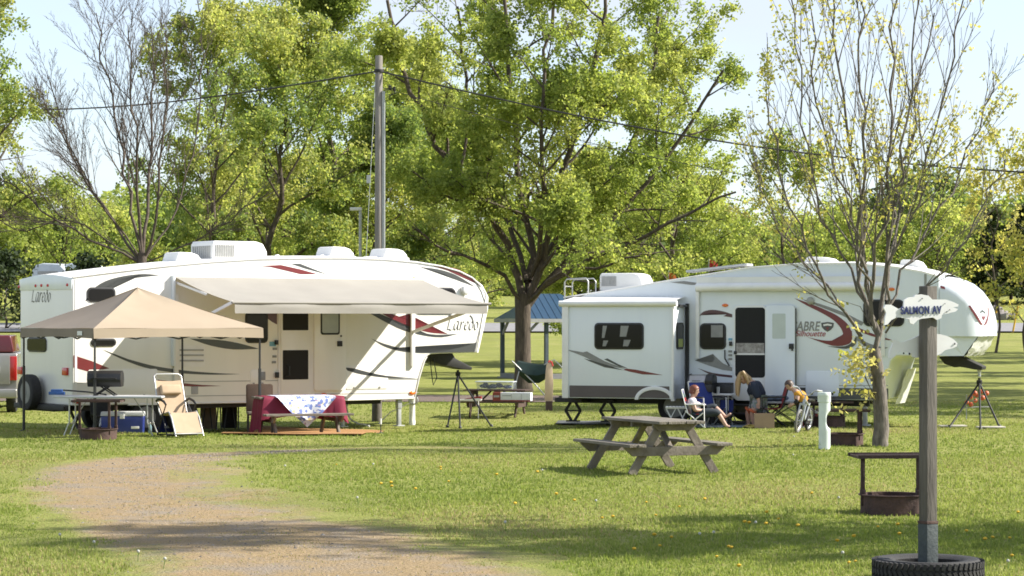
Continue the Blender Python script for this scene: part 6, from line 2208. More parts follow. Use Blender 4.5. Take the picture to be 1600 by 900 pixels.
# ------------------------------------------------------------------ utility pole, wires, lamp, markers
ypo = 66.0
q = at(592, 500, ypo)
pole = thing("utility_pole", "tall grey wooden utility pole with metal conduits behind left trailer", "utility pole", (q.x, ypo, gh(q.x, ypo)))
hz_ = at(592, 87, ypo).z - pole.location.z
mb = MB(); mb.lathe([(.125, -.1), (.12, 1.5), (.10, hz_ - .02), (.09, hz_)], n=18); mb.build("pole", mat("pole_wood", (.15, .135, .12), .85, .25, 4, bump=.5, col2=(.27, .245, .22), stretch=(3, 3, .25)), pole, smooth=True, angle=40)
for dx in (.112, .150):
    mb = MB(); zt2 = at(596, 143 - (dx > .15) * 8, ypo).z - pole.location.z; mb.tube([(dx, -.06, 0), (dx, -.06, zt2)], .024, 8); mb.build("conduit", M_galv, pole, smooth=True)
mb = MB(); zz = at(600, 140, ypo).z - pole.location.z
for k in range(3):
    mb.tube([(.20 + .02 * k, -.05, zz), (.30 + .05 * k, -.06, zz + .12 - .05 * k), (.38 + .05 * k, -.06, zz - .1), (.26, -.05, zz - .25 + .05 * k)], .012, 6)
for dx, dz in ((.30, .05), (.42, .02)):
    mb.lathe([(.03, -.06), (.05, -.02), (.03, .0), (.045, .04), (.02, .06)], (dx, -.05, zz + dz), 10)
mb.build("service_head", M_black, pole, smooth=True, angle=50)
zw = at(592, 111, ypo).z - pole.location.z
mb = MB(); mb.lathe([(.135, -.04), (.14, 0), (.135, .04)], (0, 0, zw), 16); mb.build("clamp", M_chas, pole, smooth=True, angle=40)
mb = MB(); gw0 = at(587, 115, ypo) - Vector(pole.location); gw1 = at(572, 402, ypo - 1.0) - Vector(pole.location); mb.tube([gw0, gw0.lerp(gw1, .5), gw1], .008, 5)
gk = at(576, 280, ypo - .6) - Vector(pole.location); mb.box(gk, (.11, .08, .22)); mb.build("guy_wire", M_galv, pole)
wp = at(591, 111, ypo); wl_ = at(-180, 163, 84.0)
mb = MB(); mb.tube([wp.lerp(wl_, i / 16) + Vector((0, 0, -.55 * math.sin(math.pi * i / 16))) for i in range(17)], .022, 6)
tag(mb.build("overhead_wire", M_black, None, smooth=True), "overhead wire running left from the utility pole past the leafless tree", "wire")
wr_ = at(1800, 280, 62.0)
mb = MB(); mb.tube([wp.lerp(wr_, i / 16) + Vector((0, 0, -.60 * math.sin(math.pi * i / 16))) for i in range(17)], .022, 6)
tag(mb.build("overhead_wire", M_black, None, smooth=True), "thick overhead wire running right from the utility pole across the ash", "wire")
w2a, w2b = at(600, 138, ypo), at(1800, 335, 66.0)
mb = MB(); mb.tube([w2a.lerp(w2b, i / 16) + Vector((0, 0, -.75 * math.sin(math.pi * i / 16))) for i in range(17)], .008, 5)
tag(mb.build("overhead_wire", M_chas, None, smooth=True), "thin lower overhead wire running right behind the young tree", "wire")
yl = 78.0; q = at(563, 500, yl)
t = thing("lamp_post", "thin grey lamp post with flat white head left of the utility pole", "lamp post", (q.x, yl, gh(q.x, yl)))
hl = at(563, 327, yl).z - t.location.z
mb = MB(); mb.tube([(0, 0, 0), (0, 0, hl)], .05, 10); mb.build("post", M_galv, t, smooth=True)
mb = MB(); mb.box((-.14, 0, hl + .01), (.38, .16, .10)); mb.build("lamp_head", M_plastic, t, bevel=.02)
for px, y0, y1, lb, ln in ((1584, 520, 477, "taller leaning yellow marker pole at the right roadside", .10), (1556, 500, 476, "shorter yellow marker pole by the trailer nose and rocks", .10)):
    b = G(px - 2, y0)
    t = thing("marker_pole", lb, "marker pole", (b.x, b.y, b.z), group="yellow roadside marker poles")
    h = (y0 - y1) * b.y / FPX
    mb = MB(); mb.tube([(0, 0, -.1), (h * .2, 0, h)], .06, 8); mb.lathe([(.09, -.02), (.09, .05), (.05, .08)], (0, 0, 0), 10); mb.build("pole", mat("marker_yellow", (.60, .36, .03), .5, .08, 6), t, smooth=True, angle=50)
# rocks by the road
b = G(1556, 495)
for k, (dx, dz, s_, lb) in enumerate([(-.6, 0, .75, "leftmost grey boulder of the heap beyond the white nose"), (.3, 0, .9, "largest grey boulder of the heap beyond the white nose"), (1.1, 0, .6, "rightmost grey boulder of the heap beyond the white nose"), (0, .6, .6, "topmost grey boulder of the heap beyond the white nose")]):
    mb = MB(); rk = random.Random(k + 40)
    mb.ball((0, 0, .25 * s_), (s_ * .7, s_ * .6, s_ * .5), 8)
    mb.v = [p + Vector((rk.uniform(-.08, .08), rk.uniform(-.08, .08), rk.uniform(-.08, .08))) for p in mb.v]
    o = mb.build("boulder", mat("boulder_grey", (.13, .115, .11), .9, .35, 3, bump=.5, col2=(.26, .235, .22)), None, smooth=True, angle=35)
    yy = 166.0; xx = at(1556, 500, yy).x + dx
    o.location = (xx, yy, gh(xx, yy) + dz * .9); tag(o, lb, "boulder", "boulders beyond the road")

# ------------------------------------------------------------------ pickup truck at the left edge
yk = 57.5
b = at(27, 640, yk)
zk = gh(b.x, yk)
M_silver = mat("silver_paint", (.33, .32, .30), .3, .04, 2, metal=.5, coat=.5)
tr = thing("pickup_truck", "silver pickup truck tail with red cap lights cut by the left picture edge", "truck", (b.x, yk, zk), R(8))
def tk(px, py):
    q = at(px, py, yk); return q.z - zk
zA, zB, zC, zD, zE = tk(0, 640), tk(0, 606), tk(0, 552), tk(0, 524), tk(0, 500)
W_t, L_t = 1.95, 5.2
z_b = zB - .15
mb = MB(); mb.box((-W_t / 2, L_t / 2 + .12, (z_b + zC) / 2), (W_t, L_t, zC - z_b)); mb.build("body", M_silver, tr, bevel=.06, seg=3)
mb = MB(); mb.box((-W_t / 2, .07, (zB + zC) / 2 + .02), (W_t - .34, .10, (zC - zB) * .86)); mb.build("tailgate", M_silver, tr, bevel=.03)
mb = MB(); mb.box((-W_t / 2, .005, (zB + zC) / 2 + .02), (W_t - .8, .03, .16)); mb.build("tailgate_recess", M_galv, tr, bevel=.012)
for x in (-.10, -W_t + .10):
    mb = MB(); mb.box((x, .09, (zB + zC) / 2 + .05), (.17, .10, (zC - zB) * .70)); mb.build("tail_light", M_tail, tr, bevel=.02)
mb = MB(); mb.box((-W_t / 2, -.10, z_b + .02), (W_t + .02, .26, .22)); mb.build("bumper", M_silver, tr, bevel=.04, seg=3)
mb = MB(); mb.prism([(-W_t + .08, .16, zC + .015), (-.08, .16, zC + .015), (-.16, .20, zD), (-W_t + .16, .20, zD)], (0, 2.1, 0)); mb.build("bed_cap", mat("truck_red", (.10, .008, .012), .3, .06, 3, coat=.5), tr, bevel=.05, seg=3)
mb = MB(); mb.prism([(-W_t + .12, 2.35, zC), (-.12, 2.35, zC), (-.28, 2.5, zD - .08), (-W_t + .28, 2.5, zD - .08)], (0, 1.4, 0)); mb.build("cab", M_silver, tr, bevel=.08, seg=3)
mb = MB(); mb.box((-W_t / 2, -.16, z_b - .22), (.5, .12, .08)); mb.build("hitch", M_steel, tr, bevel=.01)
for x in (-.20, -W_t + .20):
    for y in (1.2, 4.5):
        wheel("tyre", Vector((x, y, .38)), .38, .24, tr, rot=Matrix.Rotation(R(90), 4, 'Y'))

# ------------------------------------------------------------------ far left: white house and blossom shrubs
yf = 150.0
q = at(40, 460, yf)
hs = thing("house", "low white house far behind the left trailer's rear", "house", (q.x, 165, gh(q.x, 165)))
z_ = hs.location.z
def hz2(py):
    return at(40, py, 165).z - z_
mb = MB(); mb.box((0, 1.5, (hz2(428)) / 2), (3.4, 3.0, hz2(428))); mb.build("wall", M_plastic, hs)
mb = MB(); mb.prism([(-1.9, -.2, hz2(428)), (1.9, -.2, hz2(428)), (1.9, 1.5, hz2(416)), (-1.9, 1.5, hz2(416))], (0, 0, .08)); mb.prism([(-1.9, 3.2, hz2(428)), (1.9, 3.2, hz2(428)), (1.9, 1.5, hz2(416)), (-1.9, 1.5, hz2(416))], (0, 0, .08)); mb.build("roof", M_roofw, hs)
mb = MB(); mb.box((.55, -.02, hz2(440)), (.5, .05, .55)); mb.build("window", M_glass, hs)
mb = MB(); mb.box((0, -.03, hz2(446)), (3.4, .03, .12)); mb.build("band", mat("tan_band", (.45, .25, .15), .7, .1, 5), hs)
for px, lb, w_ in ((78, "far white parked camper behind the left trailer's rear roof", 1.3), (122, "farther white parked camper beyond the leafless tree's trunk", 1.3)):
    x = at(px, 500, 158).x
    t = thing("camper_van", lb, "camper", (x, 158, gh(x, 158)), R(-15))
    zt3 = at(px, 411, 158).z - t.location.z
    pr_ = [(-w_, .45), (-w_, zt3 - .5), (-w_ * .8, zt3 - .12), (-w_ * .4, zt3), (w_ * .5, zt3 - .05), (w_ * .95, zt3 - .6), (w_, .45)]
    mb = MB(); mb.prism([(x_, 0, z__) for x_, z__ in pr_], (0, 2.1, 0)); mb.build("body", mat("camper_white", (.55, .59, .63), .4, .1, 2), t, bevel=.12, seg=3)
    mb = MB(); mb.box((-.15, -.01, zt3 - .62), (w_ * 1.1, .05, .20)); mb.build("window", M_grille, t, bevel=.01)
    for s_ in (-1, 1):
        wheel("tyre", Vector((s_ * w_ * .6, .1, .33)), .33, .2, t)

# red things behind the right trailer: two flags on short poles
for px, py, lb, c in ((1113, 412, "small red and white flag above the right trailer's roof", (.45, .03, .03)), (1050, 432, "orange red windsock flag low above the right trailer's roof", (.55, .12, .02))):
    yq = 100.0; q = at(px, py, yq)
    t = thing("flag", lb, "flag", (q.x, yq, gh(q.x, yq)))
    hq = q.z - t.location.z
    mb = MB(); mb.tube([(-.14, 0, 0), (-.14, 0, hq + .25)], .02, 6); mb.build("pole", M_galv, t, smooth=True)
    mb = MB(); mb.grid([[(-.14 + .09 * i, .03 * math.sin(i * 2), hq + .22 - .06 * i - .02 * i), (-.14 + .09 * i, .03 * math.sin(i * 2 + .4), hq - .18 + .03 * i)] if False else [(-.14 + .09 * i, .03 * math.sin(i * 2), hq + .22 - .05 * i), (-.14 + .09 * i, .03 * math.sin(i * 2 + .4), hq - .20)] for i in range(5)])
    mb.build("cloth", mat("flag_cloth_%d" % px, c, .7, .2, 9), t, smooth=True)

# ------------------------------------------------------------------ things by the right trailer
def gp_(px, py, dy=0.0):
    b = G(px, py); return Vector((b.x, b.y + dy, gh(b.x, b.y + dy)))


# gas grill on a cart against the wall
b = gp_(1098, 666, .15)
sg = thing("gas_grill", "steel lidded black gas grill beside the slide-out of right trailer", "grill", b, R(-18))
zt4 = at(1098, 585, b.y).z - b.z
mb = MB(); mb.prism([(-.30, y, z) for y, z in [(-.24, zt4 - .19), (-.25, zt4 - .14), (-.14, zt4 - .02), (.05, zt4), (.22, zt4 - .06), (.25, zt4 - .19)]], (.44, 0, 0)); mb.build("lid", mat("brushed_steel", (.36, .35, .34), .4, .08, 20, metal=.6), sg, bevel=.02)
mb = MB()
for x in (-.33, .14):
    mb.prism([(x, y, z) for y, z in [(-.25, zt4 - .20), (-.26, zt4 - .12), (-.12, zt4), (.05, zt4 + .015), (.23, zt4 - .055), (.26, zt4 - .20)]], (.19 if x > 0 else .04, 0, 0))
mb.box((0, 0, zt4 - .28), (.66, .5, .16)); mb.build("firebox", M_black, sg, bevel=.015)
mb = MB(); mb.box((-.08, -.265, zt4 - .14), (.22, .03, .035)); mb.build("handle", M_black, sg, bevel=.006)
mb = MB()
for x in (-.28, .28):
    for y in (-.2, .2):
        mb.box((x, y, (zt4 - .5) / 2), (.04, .04, zt4 - .5))
mb.box((0, 0, .2), (.6, .44, .03)); mb.build("cart", M_chas, sg)
sg.scale = (.80, 1, 1)
# folding blue chair
def camp_chair(name, label, base, rz, m, mf, sc=1.0, high=.9, strip=None):
    t = thing(name, label, "camp chair", base, rz)
    sw = .26
    mb = MB()
    for s_ in (-1, 1):
        y = s_ * (sw + .02)
        mb.tube([(.26, y, .02), (-.20, y, .42), (-.24, y, .46)], .014, 8)
        mb.tube([(-.24, y, .02), (.22, y, .40)], .014, 8)
        mb.tube([(-.16, y, .38), (-.24, y, .62), (-.33, y, high)], .014, 8)
        mb.tube([(-.24, y, .62), (.24, y, .60), (.25, y, .02)], .014, 8)
    mb.tube([(.26, -sw, .03), (.26, sw, .03)], .012, 6); mb.tube([(-.24, -sw, .03), (-.24, sw, .03)], .012, 6)
    mb.tube([(-.33, -sw - .02, high), (-.33, sw + .02, high)], .014, 8)
    mb.build("frame", mf, t, smooth=True, angle=60)
    seat = [[(-.17 + .42 * i / 6, y, .40 - .03 * math.sin(math.pi * i / 6)) for y in (-sw, 0, sw)] for i in range(7)]
    back = [[(-.16 - .17 * i / 6, y, .40 + (high - .41) * i / 6) for y in (-sw, 0, sw)] for i in range(7)]
    for nm, rows in (("seat", seat), ("backrest", back)):
        mb = MB(); b0 = len(mb.v)
        mb.grid(rows)
        if strip:
            mb.m = [(i // 2) % len(m) for i in range(len(mb.f))]
        mb.build(nm, m, t, thick=.008, recalc=True)
    mb = MB()
    for s_ in (-1, 1):
        mb.box((0, s_ * (sw + .02), .615), (.44, .05, .03))
    mb.build("armrests", M_plastic if strip else M_black, t, bevel=.01)
    t.scale = (sc,) * 3
    return t


M_bluec = mat("blue_canvas", (.018, .035, .19), .75, .12, 8)
M_redc = mat("red_canvas", (.24, .014, .016), .75, .12, 8)
b = gp_(1106, 667, -.10)
bc = camp_chair("camp_chair", "blue folding camp chair behind the seated woman", b, R(-60), M_bluec, M_galv, 1.0, .92)
stripes = [mat("strap_crimson", (.36, .03, .035), .6, .1, 8), mat("strap_teal", (.03, .11, .12), .6, .1, 8), mat("strap_navy", (.05, .06, .16), .6, .1, 8)]
bs = gp_(1086, 669, -.05)
lw = camp_chair("lawn_chair", "white framed lawn chair with red and teal straps under seated woman", bs, R(-8), stripes, M_plastic, .80, .98, True)
# little white side table
b = gp_(1057, 667, -.10)
t = thing("side_table", "small white slatted folding table left of the seated woman", "table", b, R(-5))
zt5 = at(1057, 635, b.y).z - b.z
mb = MB()
for k in range(7):
    mb.box((-.20 + .067 * k, 0, zt5 - .012), (.055, .40, .022))
for y in (-.15, .15):
    mb.box((0, y, zt5 - .035), (.44, .03, .022))
mb.build("tabletop", M_plastic, t)
mb = MB()
for y in (-.16, .16):
    for x in (-.12, .12):
        mb.tube([(x - .10, y, .0), (x + .10, y, zt5 - .04)], .010, 6); mb.tube([(x + .10, y, .0), (x - .10, y, zt5 - .04)], .010, 6)
mb.build("leg_frame", M_plastic, t, smooth=True)
# folding table with a black appliance, cup
b = gp_(1127, 666, .35)
wt1 = wire_table("folding_table", "white folding table against the trailer wall between grill and steps", b, R(-21), .62, .42, at(1127, 614.5, b.y).z - b.z)
zt6 = b.z + at(1127, 614.5, b.y).z - b.z
t = thing("camp_stove", "black boxy camp stove standing on the small folding table", "stove", (at(1131, 600, b.y).x, b.y, zt6), R(-21))
mb = MB(); mb.box((0, 0, .09), (.36, .26, .18)); mb.build("body", M_black, t, bevel=.02)
mb = MB(); mb.prism([(-.18, .13, .18), (.18, .13, .18), (.17, .16, .22), (-.17, .16, .22)], (0, -.20, 0)); mb.build("lid", M_chas, t, bevel=.01)
t = thing("drinking_cup", "pale tall drinking cup in front of the black camp stove", "cup", (at(1122, 600, b.y - .15).x, b.y - .16, zt6))
mb = MB(); mb.lathe([(.030, 0), (.040, .14), (.036, .14), (.028, .02), (.001, .015)], n=16, caps=False); mb.build("cup", M_clid, t, smooth=True, angle=50)
# blue chair beside steps
b = gp_(1140, 666, -.25)
folded_chair("camp_chair", "low dark blue camp chair in the shade before the entry steps", (b.x - .10, b.y + .42, b.z), R(-30), M_bluec, .62)
# red chair of the bending woman
b = gp_(1208, 667, .12)
rc = camp_chair("camp_chair", "red folding camp chair right of the bending woman", b, R(180), M_redc, M_chas, 1.0, .93)
# folding table behind the boy
b = gp_(1222, 667, .30)
wt2 = wire_table("folding_table", "grey topped folding table with crossed black legs behind the boy", b, R(-10), .95, .5, at(1220, 627, b.y).z - b.z, mat("grey_table_top", (.38, .40, .42), .5, .06, 5))
zq = at(1220, 627, b.y).z
mb = MB()
for s_ in (-1, 1):
    mb.bar((-.4, s_ * .2, .02), (.3, s_ * .2, zq - b.z - .05), .02, .02); mb.bar((.4, s_ * .2, .02), (-.3, s_ * .2, zq - b.z - .05), .02, .02)
mb.build("crossed_legs", M_chas, wt2)
t = thing("folded_towel", "grey blue folded towel heap on table behind the boy", "towel", (at(1212, 600, b.y).x, b.y, zq))
mb = MB()
for k in range(4):
    mb.ball((.10 * k - .15, .02 * k, .05 + .015 * (k % 2)), (.13, .14, .06), 8)
mb.build("towel", mat("blue_grey_towel", (.10, .13, .19), .85, .2, 9), t, smooth=True)
# cardboard box
b = gp_(1193, 668.5, -.12)
t = thing("cardboard_box", "open plain brown cardboard box on grass before the bending woman", "box", b, R(-3))
hb_ = at(1193, 646, b.y).z - b.z
M_card = mat("cardboard", (.34, .235, .155), .85, .08, 6)
mb = MB()
for c, s_ in (((0, -.16, hb_ / 2), (.40, .008, hb_)), ((0, .16, hb_ / 2), (.40, .008, hb_)), ((-.196, 0, hb_ / 2), (.008, .31, hb_)), ((.196, 0, hb_ / 2), (.008, .31, hb_)), ((0, 0, .012), (.38, .30, .008))):
    mb.box(c, s_)
mb.build("carton", M_card, t)
mb = MB(); mb.add([(.2, -.16, hb_), (.2, .16, hb_), (.29, .16, hb_ - .06), (.29, -.16, hb_ - .06)], [(0, 1, 2, 3)]); mb.build("flap", M_card, t, thick=.006)
b = gp_(1172, 669, -.05)
t = thing("wrapping_paper", "crumpled yellow paper on the ground left of the cardboard box", "paper", b)
mb = MB(); mb.ball((0, 0, .03), (.16, .07, .035), 7); mb.v = [p + Vector((rgs.uniform(-.02, .02), rgs.uniform(-.02, .02), rgs.uniform(-.01, .02))) for p in mb.v]
mb.build("paper", mat("yellow_paper", (.36, .28, .07), .8, .3, 12), t)
# red cooler & small things by the hidden fire ring
b = gp_(1268, 667, .45)
t = cooler("cooler", "small red and white cooler left of the white pedestal", b, R(5), .34, .26, .32, mat("cooler_red", (.34, .02, .02), .4, .1, 5), M_plastic)

# ------------------------------------------------------------------ dandelions
rg = random.Random(12)
M_dan = mat("dandelion_yellow", (.50, .32, .015), .8, .1, 40)
M_seed = mat("dandelion_white", (.40, .40, .36), .9, .1, 40)
M_stem = mat("dandelion_stem", (.12, .19, .04), .8, .1, 20)
def dandelion(nm, lb, m, h, r):
    t = thing(nm, lb, "flower")
    mb = MB(); mb.tube([(0, 0, -.01), (.004, 0, h)], .0035, 5); mb.build("stem", M_stem, t)
    mb = MB()
    if nm == "dandelion":
        mb.lathe([(.004, h - .006), (r * .8, h + .002), (r, h + .010), (r * .55, h + .018), (.001, h + .020)], n=12)
    else:
        mb.ball((0, 0, h + r * .8), r, 8)
    mb.build("bloom", m, t, smooth=True)
    return t


d0 = dandelion("dandelion", "yellow dandelion in bloom on the lawn", M_dan, .065, .020)
s0 = dandelion("dandelion_clock", "round white dandelion seed head on the lawn", M_seed, .085, .015)
spots = [(1372, 832), (1405, 831), (1406, 846), (1336, 851), (1308, 857), (1336, 887), (1328, 889), (1548, 850), (1576, 850), (1539, 855), (1590, 810), (1021, 849), (1048, 850), (1030, 863), (1138, 866), (1145, 867), (1164, 827), (1172, 828), (1198, 829), (1218, 820), (1200, 812), (1063, 800), (1023, 814), (1009, 792), (868, 783), (804, 797), (896, 791), (776, 751), (838, 746), (690, 738), (688, 740), (648, 774), (610, 764), (595, 766), (612, 770), (940, 819), (957, 818), (1247, 833), (526, 732), (1155, 898), (1530, 890), (1580, 880), (1120, 880), (990, 870), (1510, 840), (700, 760), (720, 742), (1440, 760), (1270, 780), (1100, 790)]
for i, (px, py) in enumerate(spots):
    c = d0 if i == 0 else copy_tree(d0)
    c.location = G(px, py); c.rotation_euler = (rg.uniform(-.2, .2), rg.uniform(-.2, .2), rg.uniform(0, 6)); c.scale = (rg.uniform(.8, 1.25),) * 3; c['group'] = "yellow dandelions on the lawn"
seeds = [(1317, 880), (1113, 846), (1575, 894), (790, 830), (215, 878), (147, 862), (932, 795), (848, 745), (1094, 849), (560, 790), (445, 738), (585, 735), (1240, 720), (1180, 830), (255, 890), (95, 850), (1310, 790), (1240, 690)]
for i, (px, py) in enumerate(seeds):
    c = s0 if i == 0 else copy_tree(s0)
    c.location = G(px, py); c.rotation_euler = (rg.uniform(-.2, .2), rg.uniform(-.2, .2), 0); c['group'] = "white dandelion seed heads on the lawn"
# ------------------------------------------------------------------ people and the bicycle
M_skin = mat("skin", (.40, .235, .17), .55, .06, 12)
M_skin2 = mat("skin_pale", (.46, .29, .22), .55, .06, 12)


def skin_mesh(name, verts, edges, radii, m, parent, root=0, sub=2):
    """One continuous surface grown round a skeleton."""
    me = bpy.data.meshes.new(name)
    me.from_pydata([tuple(v) for v in verts], edges, [])
    o = bpy.data.objects.new(name, me); COL.objects.link(o)
    o.modifiers.new("skin", 'SKIN')
    sv = me.skin_vertices[0].data
    for i, r_ in enumerate(radii):
        rr = (r_ * 1.22, r_ * 1.22)
        sv[i].radius = rr; sv[i].use_root = (i == root)
    s = o.modifiers.new("subsurf", 'SUBSURF'); s.levels = sub; s.render_levels = sub
    bpy.context.view_layer.update()
    m2 = bpy.data.meshes.new_from_object(o.evaluated_get(bpy.context.evaluated_depsgraph_get()))
    m2.name = name
    o.modifiers.clear(); o.data = m2; bpy.data.meshes.remove(me)
    m2.materials.clear(); m2.materials.append(m)
    m2.polygons.foreach_set("use_smooth", [True] * len(m2.polygons))
    o.parent = parent
    return o


def chain_of(*names):
    return list(zip(names[:-1], names[1:]))


def person(label, base, J, skin, rad=1.0, child=False):
    """J: joint name -> point in the person's own coordinates. Body with fingers as one surface."""
    t = thing("person", label, "person", base)
    names = list(J)
    r0 = dict(pelvis=.125, spine=.115, chest=.125, neck=.052, skull=.055, sho_l=.062, sho_r=.062, elb_l=.042, elb_r=.042, wri_l=.027, wri_r=.027, pal_l=.036, pal_r=.036,
              hip_l=.092, hip_r=.092, kne_l=.056, kne_r=.056, ank_l=.036, ank_r=.036, heel_l=.036, heel_r=.036, toe_l=.030, toe_r=.030)
    E = chain_of('pelvis', 'spine', 'chest', 'neck', 'skull')
    for s in 'lr':
        E += chain_of('chest', 'sho_' + s, 'elb_' + s, 'wri_' + s, 'pal_' + s) + chain_of('pelvis', 'hip_' + s, 'kne_' + s, 'ank_' + s, 'toe_' + s)
    V = dict(J); Rr = {n: r0[n] * rad for n in names}
    for s in 'lr':                                            # five fingers, unequal, half curled
        w, p = Vector(J['wri_' + s]), Vector(J['pal_' + s])
        d = (p - w).normalized(); a = d.cross(Vector((0, 1, .3))).normalized(); c = d.cross(a)
        hs = rad
        for k, (off, ln) in enumerate(((-.030, .055), (-.010, .068), (.010, .072), (.030, .062))):
            q0 = p + a * off * hs + d * .02 * hs; q1 = q0 + d * ln * .5 * hs + c * .006; q2 = q1 + (d * .6 + c * .7).normalized() * ln * .5 * hs
            for n_, q in zip("abc", (q0, q1, q2)):
                V['f%d%s%s' % (k, n_, s)] = q; Rr['f%d%s%s' % (k, n_, s)] = .0085 * hs
            E += [('pal_' + s, 'f%da%s' % (k, s)), ('f%da%s' % (k, s), 'f%db%s' % (k, s)), ('f%db%s' % (k, s), 'f%dc%s' % (k, s))]
        q0 = w.lerp(p, .6) - a * .035 * hs; q1 = q0 - a * .022 * hs + d * .035 * hs
        V['t0' + s], V['t1' + s] = q0, q1; Rr['t0' + s] = .011 * hs; Rr['t1' + s] = .009 * hs
        E += [('pal_' + s, 't0' + s), ('t0' + s, 't1' + s)]
    nm = list(V); idx = {n: i for i, n in enumerate(nm)}
    skin_mesh("body", [V[n] for n in nm], [(idx[a], idx[b]) for a, b in E], [Rr[n] for n in nm], skin, t, 0, 2)
    return t


def head(t, c, fwd, up, skin, hr=1.0):
    """Skull, jaw, nose, eyes, mouth and ears; fwd = the way the face looks."""
    f = Vector(fwd).normalized(); u = Vector(up); u = (u - f * u.dot(f)).normalized(); s = f.cross(u)
    M_ = Matrix((f, s, u)).transposed().to_4x4(); M_.translation = Vector(c)
    k = hr
    mb = MB()
    prof = [(.006, -.118), (.030, -.112), (.046, -.09), (.060, -.05), (.070, 0), (.075, .04), (.070, .08), (.048, .108), (.01, .12)]
    n = 20; rows = []
    for r_, z in prof:
        row = []
        for j in range(n + 1):
            a = 2 * math.pi * j / n
            fx = 1.22 if z > -.02 else 1.05
            x = r_ * math.cos(a) * fx + (.016 if z < -.04 else 0); y = r_ * math.sin(a)
            row.append(M_ @ (Vector((x, y, z)) * k))
        rows.append(row)
    mb.grid(rows)
    mb.lathe([(.0165, -.012), (.013, .006), (.004, .03)], M_ @ (Vector((.084, 0, -.012)) * k), 8, 0, M_.to_3x3().to_4x4() @ Matrix.Scale(k, 4))
    for y in (-.074, .074):
        mb.ball(M_ @ (Vector((-.005, y, -.005)) * k), .018 * k, 6)
    h = mb.build("head", skin, t, smooth=True, angle=70)
    mb = MB()
    for y in (-.028, .028):
        mb.ball(M_ @ (Vector((.078, y, .012)) * k), (.011 * k,) * 3, 6)
    mb.build("eyes", mat("eye_dark", (.03, .022, .018), .3, .1, 20), h, smooth=True)
    mb = MB(); mb.ball(M_ @ (Vector((.078, 0, -.055)) * k), (.006 * k, .022 * k, .006 * k), 6); mb.build("mouth", mat("lips", (.28, .10, .085), .5, .1, 20), h, smooth=True)
    return h, M_


def hair_shell(h, M_, m, k=1.0, cut=-.02, length=0.0, extra=None):
    mb = MB(); n = 20; rows = []
    for i in range(9):
        v = i / 8
        z = .128 - v * (.128 - cut)
        r_ = .086 * math.sqrt(max(.02, 1 - ((z - .035) / .096) ** 2)) if z > .035 else .086
        row = []
        for j in range(n + 1):
            a = 2 * math.pi * j / n
            front = math.cos(a)
            zz = z
            if front > .45:
                zz = max(z, .062)
            row.append(M_ @ (Vector((r_ * math.cos(a) * 1.22 - .008, r_ * math.sin(a) * 1.03, zz)) * k))
        rows.append(row)
    mb.grid(rows)
    if extra:
        for pts, r_ in extra:
            mb.tube(pts, r_, 7)
    return mb.build("hair", m, h, smooth=True, angle=80)


def wear(t, name, pts, radii, m, edges=None, sub=2):
    return skin_mesh(name, pts, edges or [(i, i + 1) for i in range(len(pts) - 1)], radii, m, t, 0, sub)


def mkP(d, base):
    def P(px, py, dd=0.0):
        return at(px, py, d + dd) - base
    return P


# --- seated woman
dW = bs.y + .02
P = mkP(dW, bs)
J = dict(pelvis=P(1089, 646), spine=P(1085, 639), chest=P(1081, 630), neck=P(1082, 621.5), skull=P(1084.5, 612),
         sho_l=P(1081, 626, .15), sho_r=P(1081, 627, -.15), elb_l=P(1092, 641, .22), elb_r=P(1086, 641, -.22), wri_l=P(1107, 640, .05), wri_r=P(1100, 641, -.10), pal_l=P(1111, 640, .02), pal_r=P(1105, 641, -.06),
         hip_l=P(1091, 646, .09), hip_r=P(1091, 646, -.09), kne_l=P(1116, 635, .10), kne_r=P(1121, 644, -.12), ank_l=P(1134, 652, -.05), ank_r=P(1135, 666, -.14), toe_l=P(1143, 646, -.06), toe_r=P(1141, 667.3, -.16))
w1 = person("seated woman with short red hair, grey shirt and dark trousers on a striped lawn chair", bs, J, M_skin2, .86)
h, M_ = head(w1, P(1085, 611), (1, -.25, -.12), (0, 0, 1), M_skin2, .98)
M_hair1 = mat("red_hair", (.16, .045, .02), .5, .3, 40, stretch=(4, 4, 1))
hair_shell(h, M_, M_hair1, 1.0, -.055)
Mshirt = mat("pale_grey_shirt", (.50, .48, .52), .8, .06, 9)
q = ['pelvis', 'spine', 'chest', 'sho_l', 'sho_r']
wear(w1, "shirt", [J['pelvis'] + Vector((0, 0, .03)), J['spine'], J['chest'], J['chest'].lerp(J['neck'], .45)], [.150, .145, .150, .085], Mshirt)
for s in 'lr':
    wear(w1, "sleeve", [J['chest'].lerp(J['sho_' + s], .3), J['sho_' + s], J['sho_' + s].lerp(J['elb_' + s], .5)], [.095, .085, .062], Mshirt)
Mtr = mat("dark_teal_trousers", (.016, .024, .032), .8, .15, 9)
wear(w1, "trousers", [J['pelvis'], J['hip_l'], J['kne_l'], J['kne_l'].lerp(J['ank_l'], .22), J['hip_r'], J['kne_r'], J['kne_r'].lerp(J['ank_r'], .25)], [.135, .098, .072, .062, .098, .072, .062], Mtr, [(0, 1), (1, 2), (2, 3), (0, 4), (4, 5), (5, 6)])
for s in 'lr':
    a, b_ = J['ank_' + s], J['toe_' + s]
    mb = MB(); d_ = (b_ - a).normalized(); mb.tube([a - d_ * .05 - Vector((0, 0, .02)), a + d_ * .05 - Vector((0, 0, .026)), b_ + d_ * .03 - Vector((0, 0, .022))], [.026, .034, .026], 8); mb.build("sandal", M_blackcloth, w1, smooth=True)

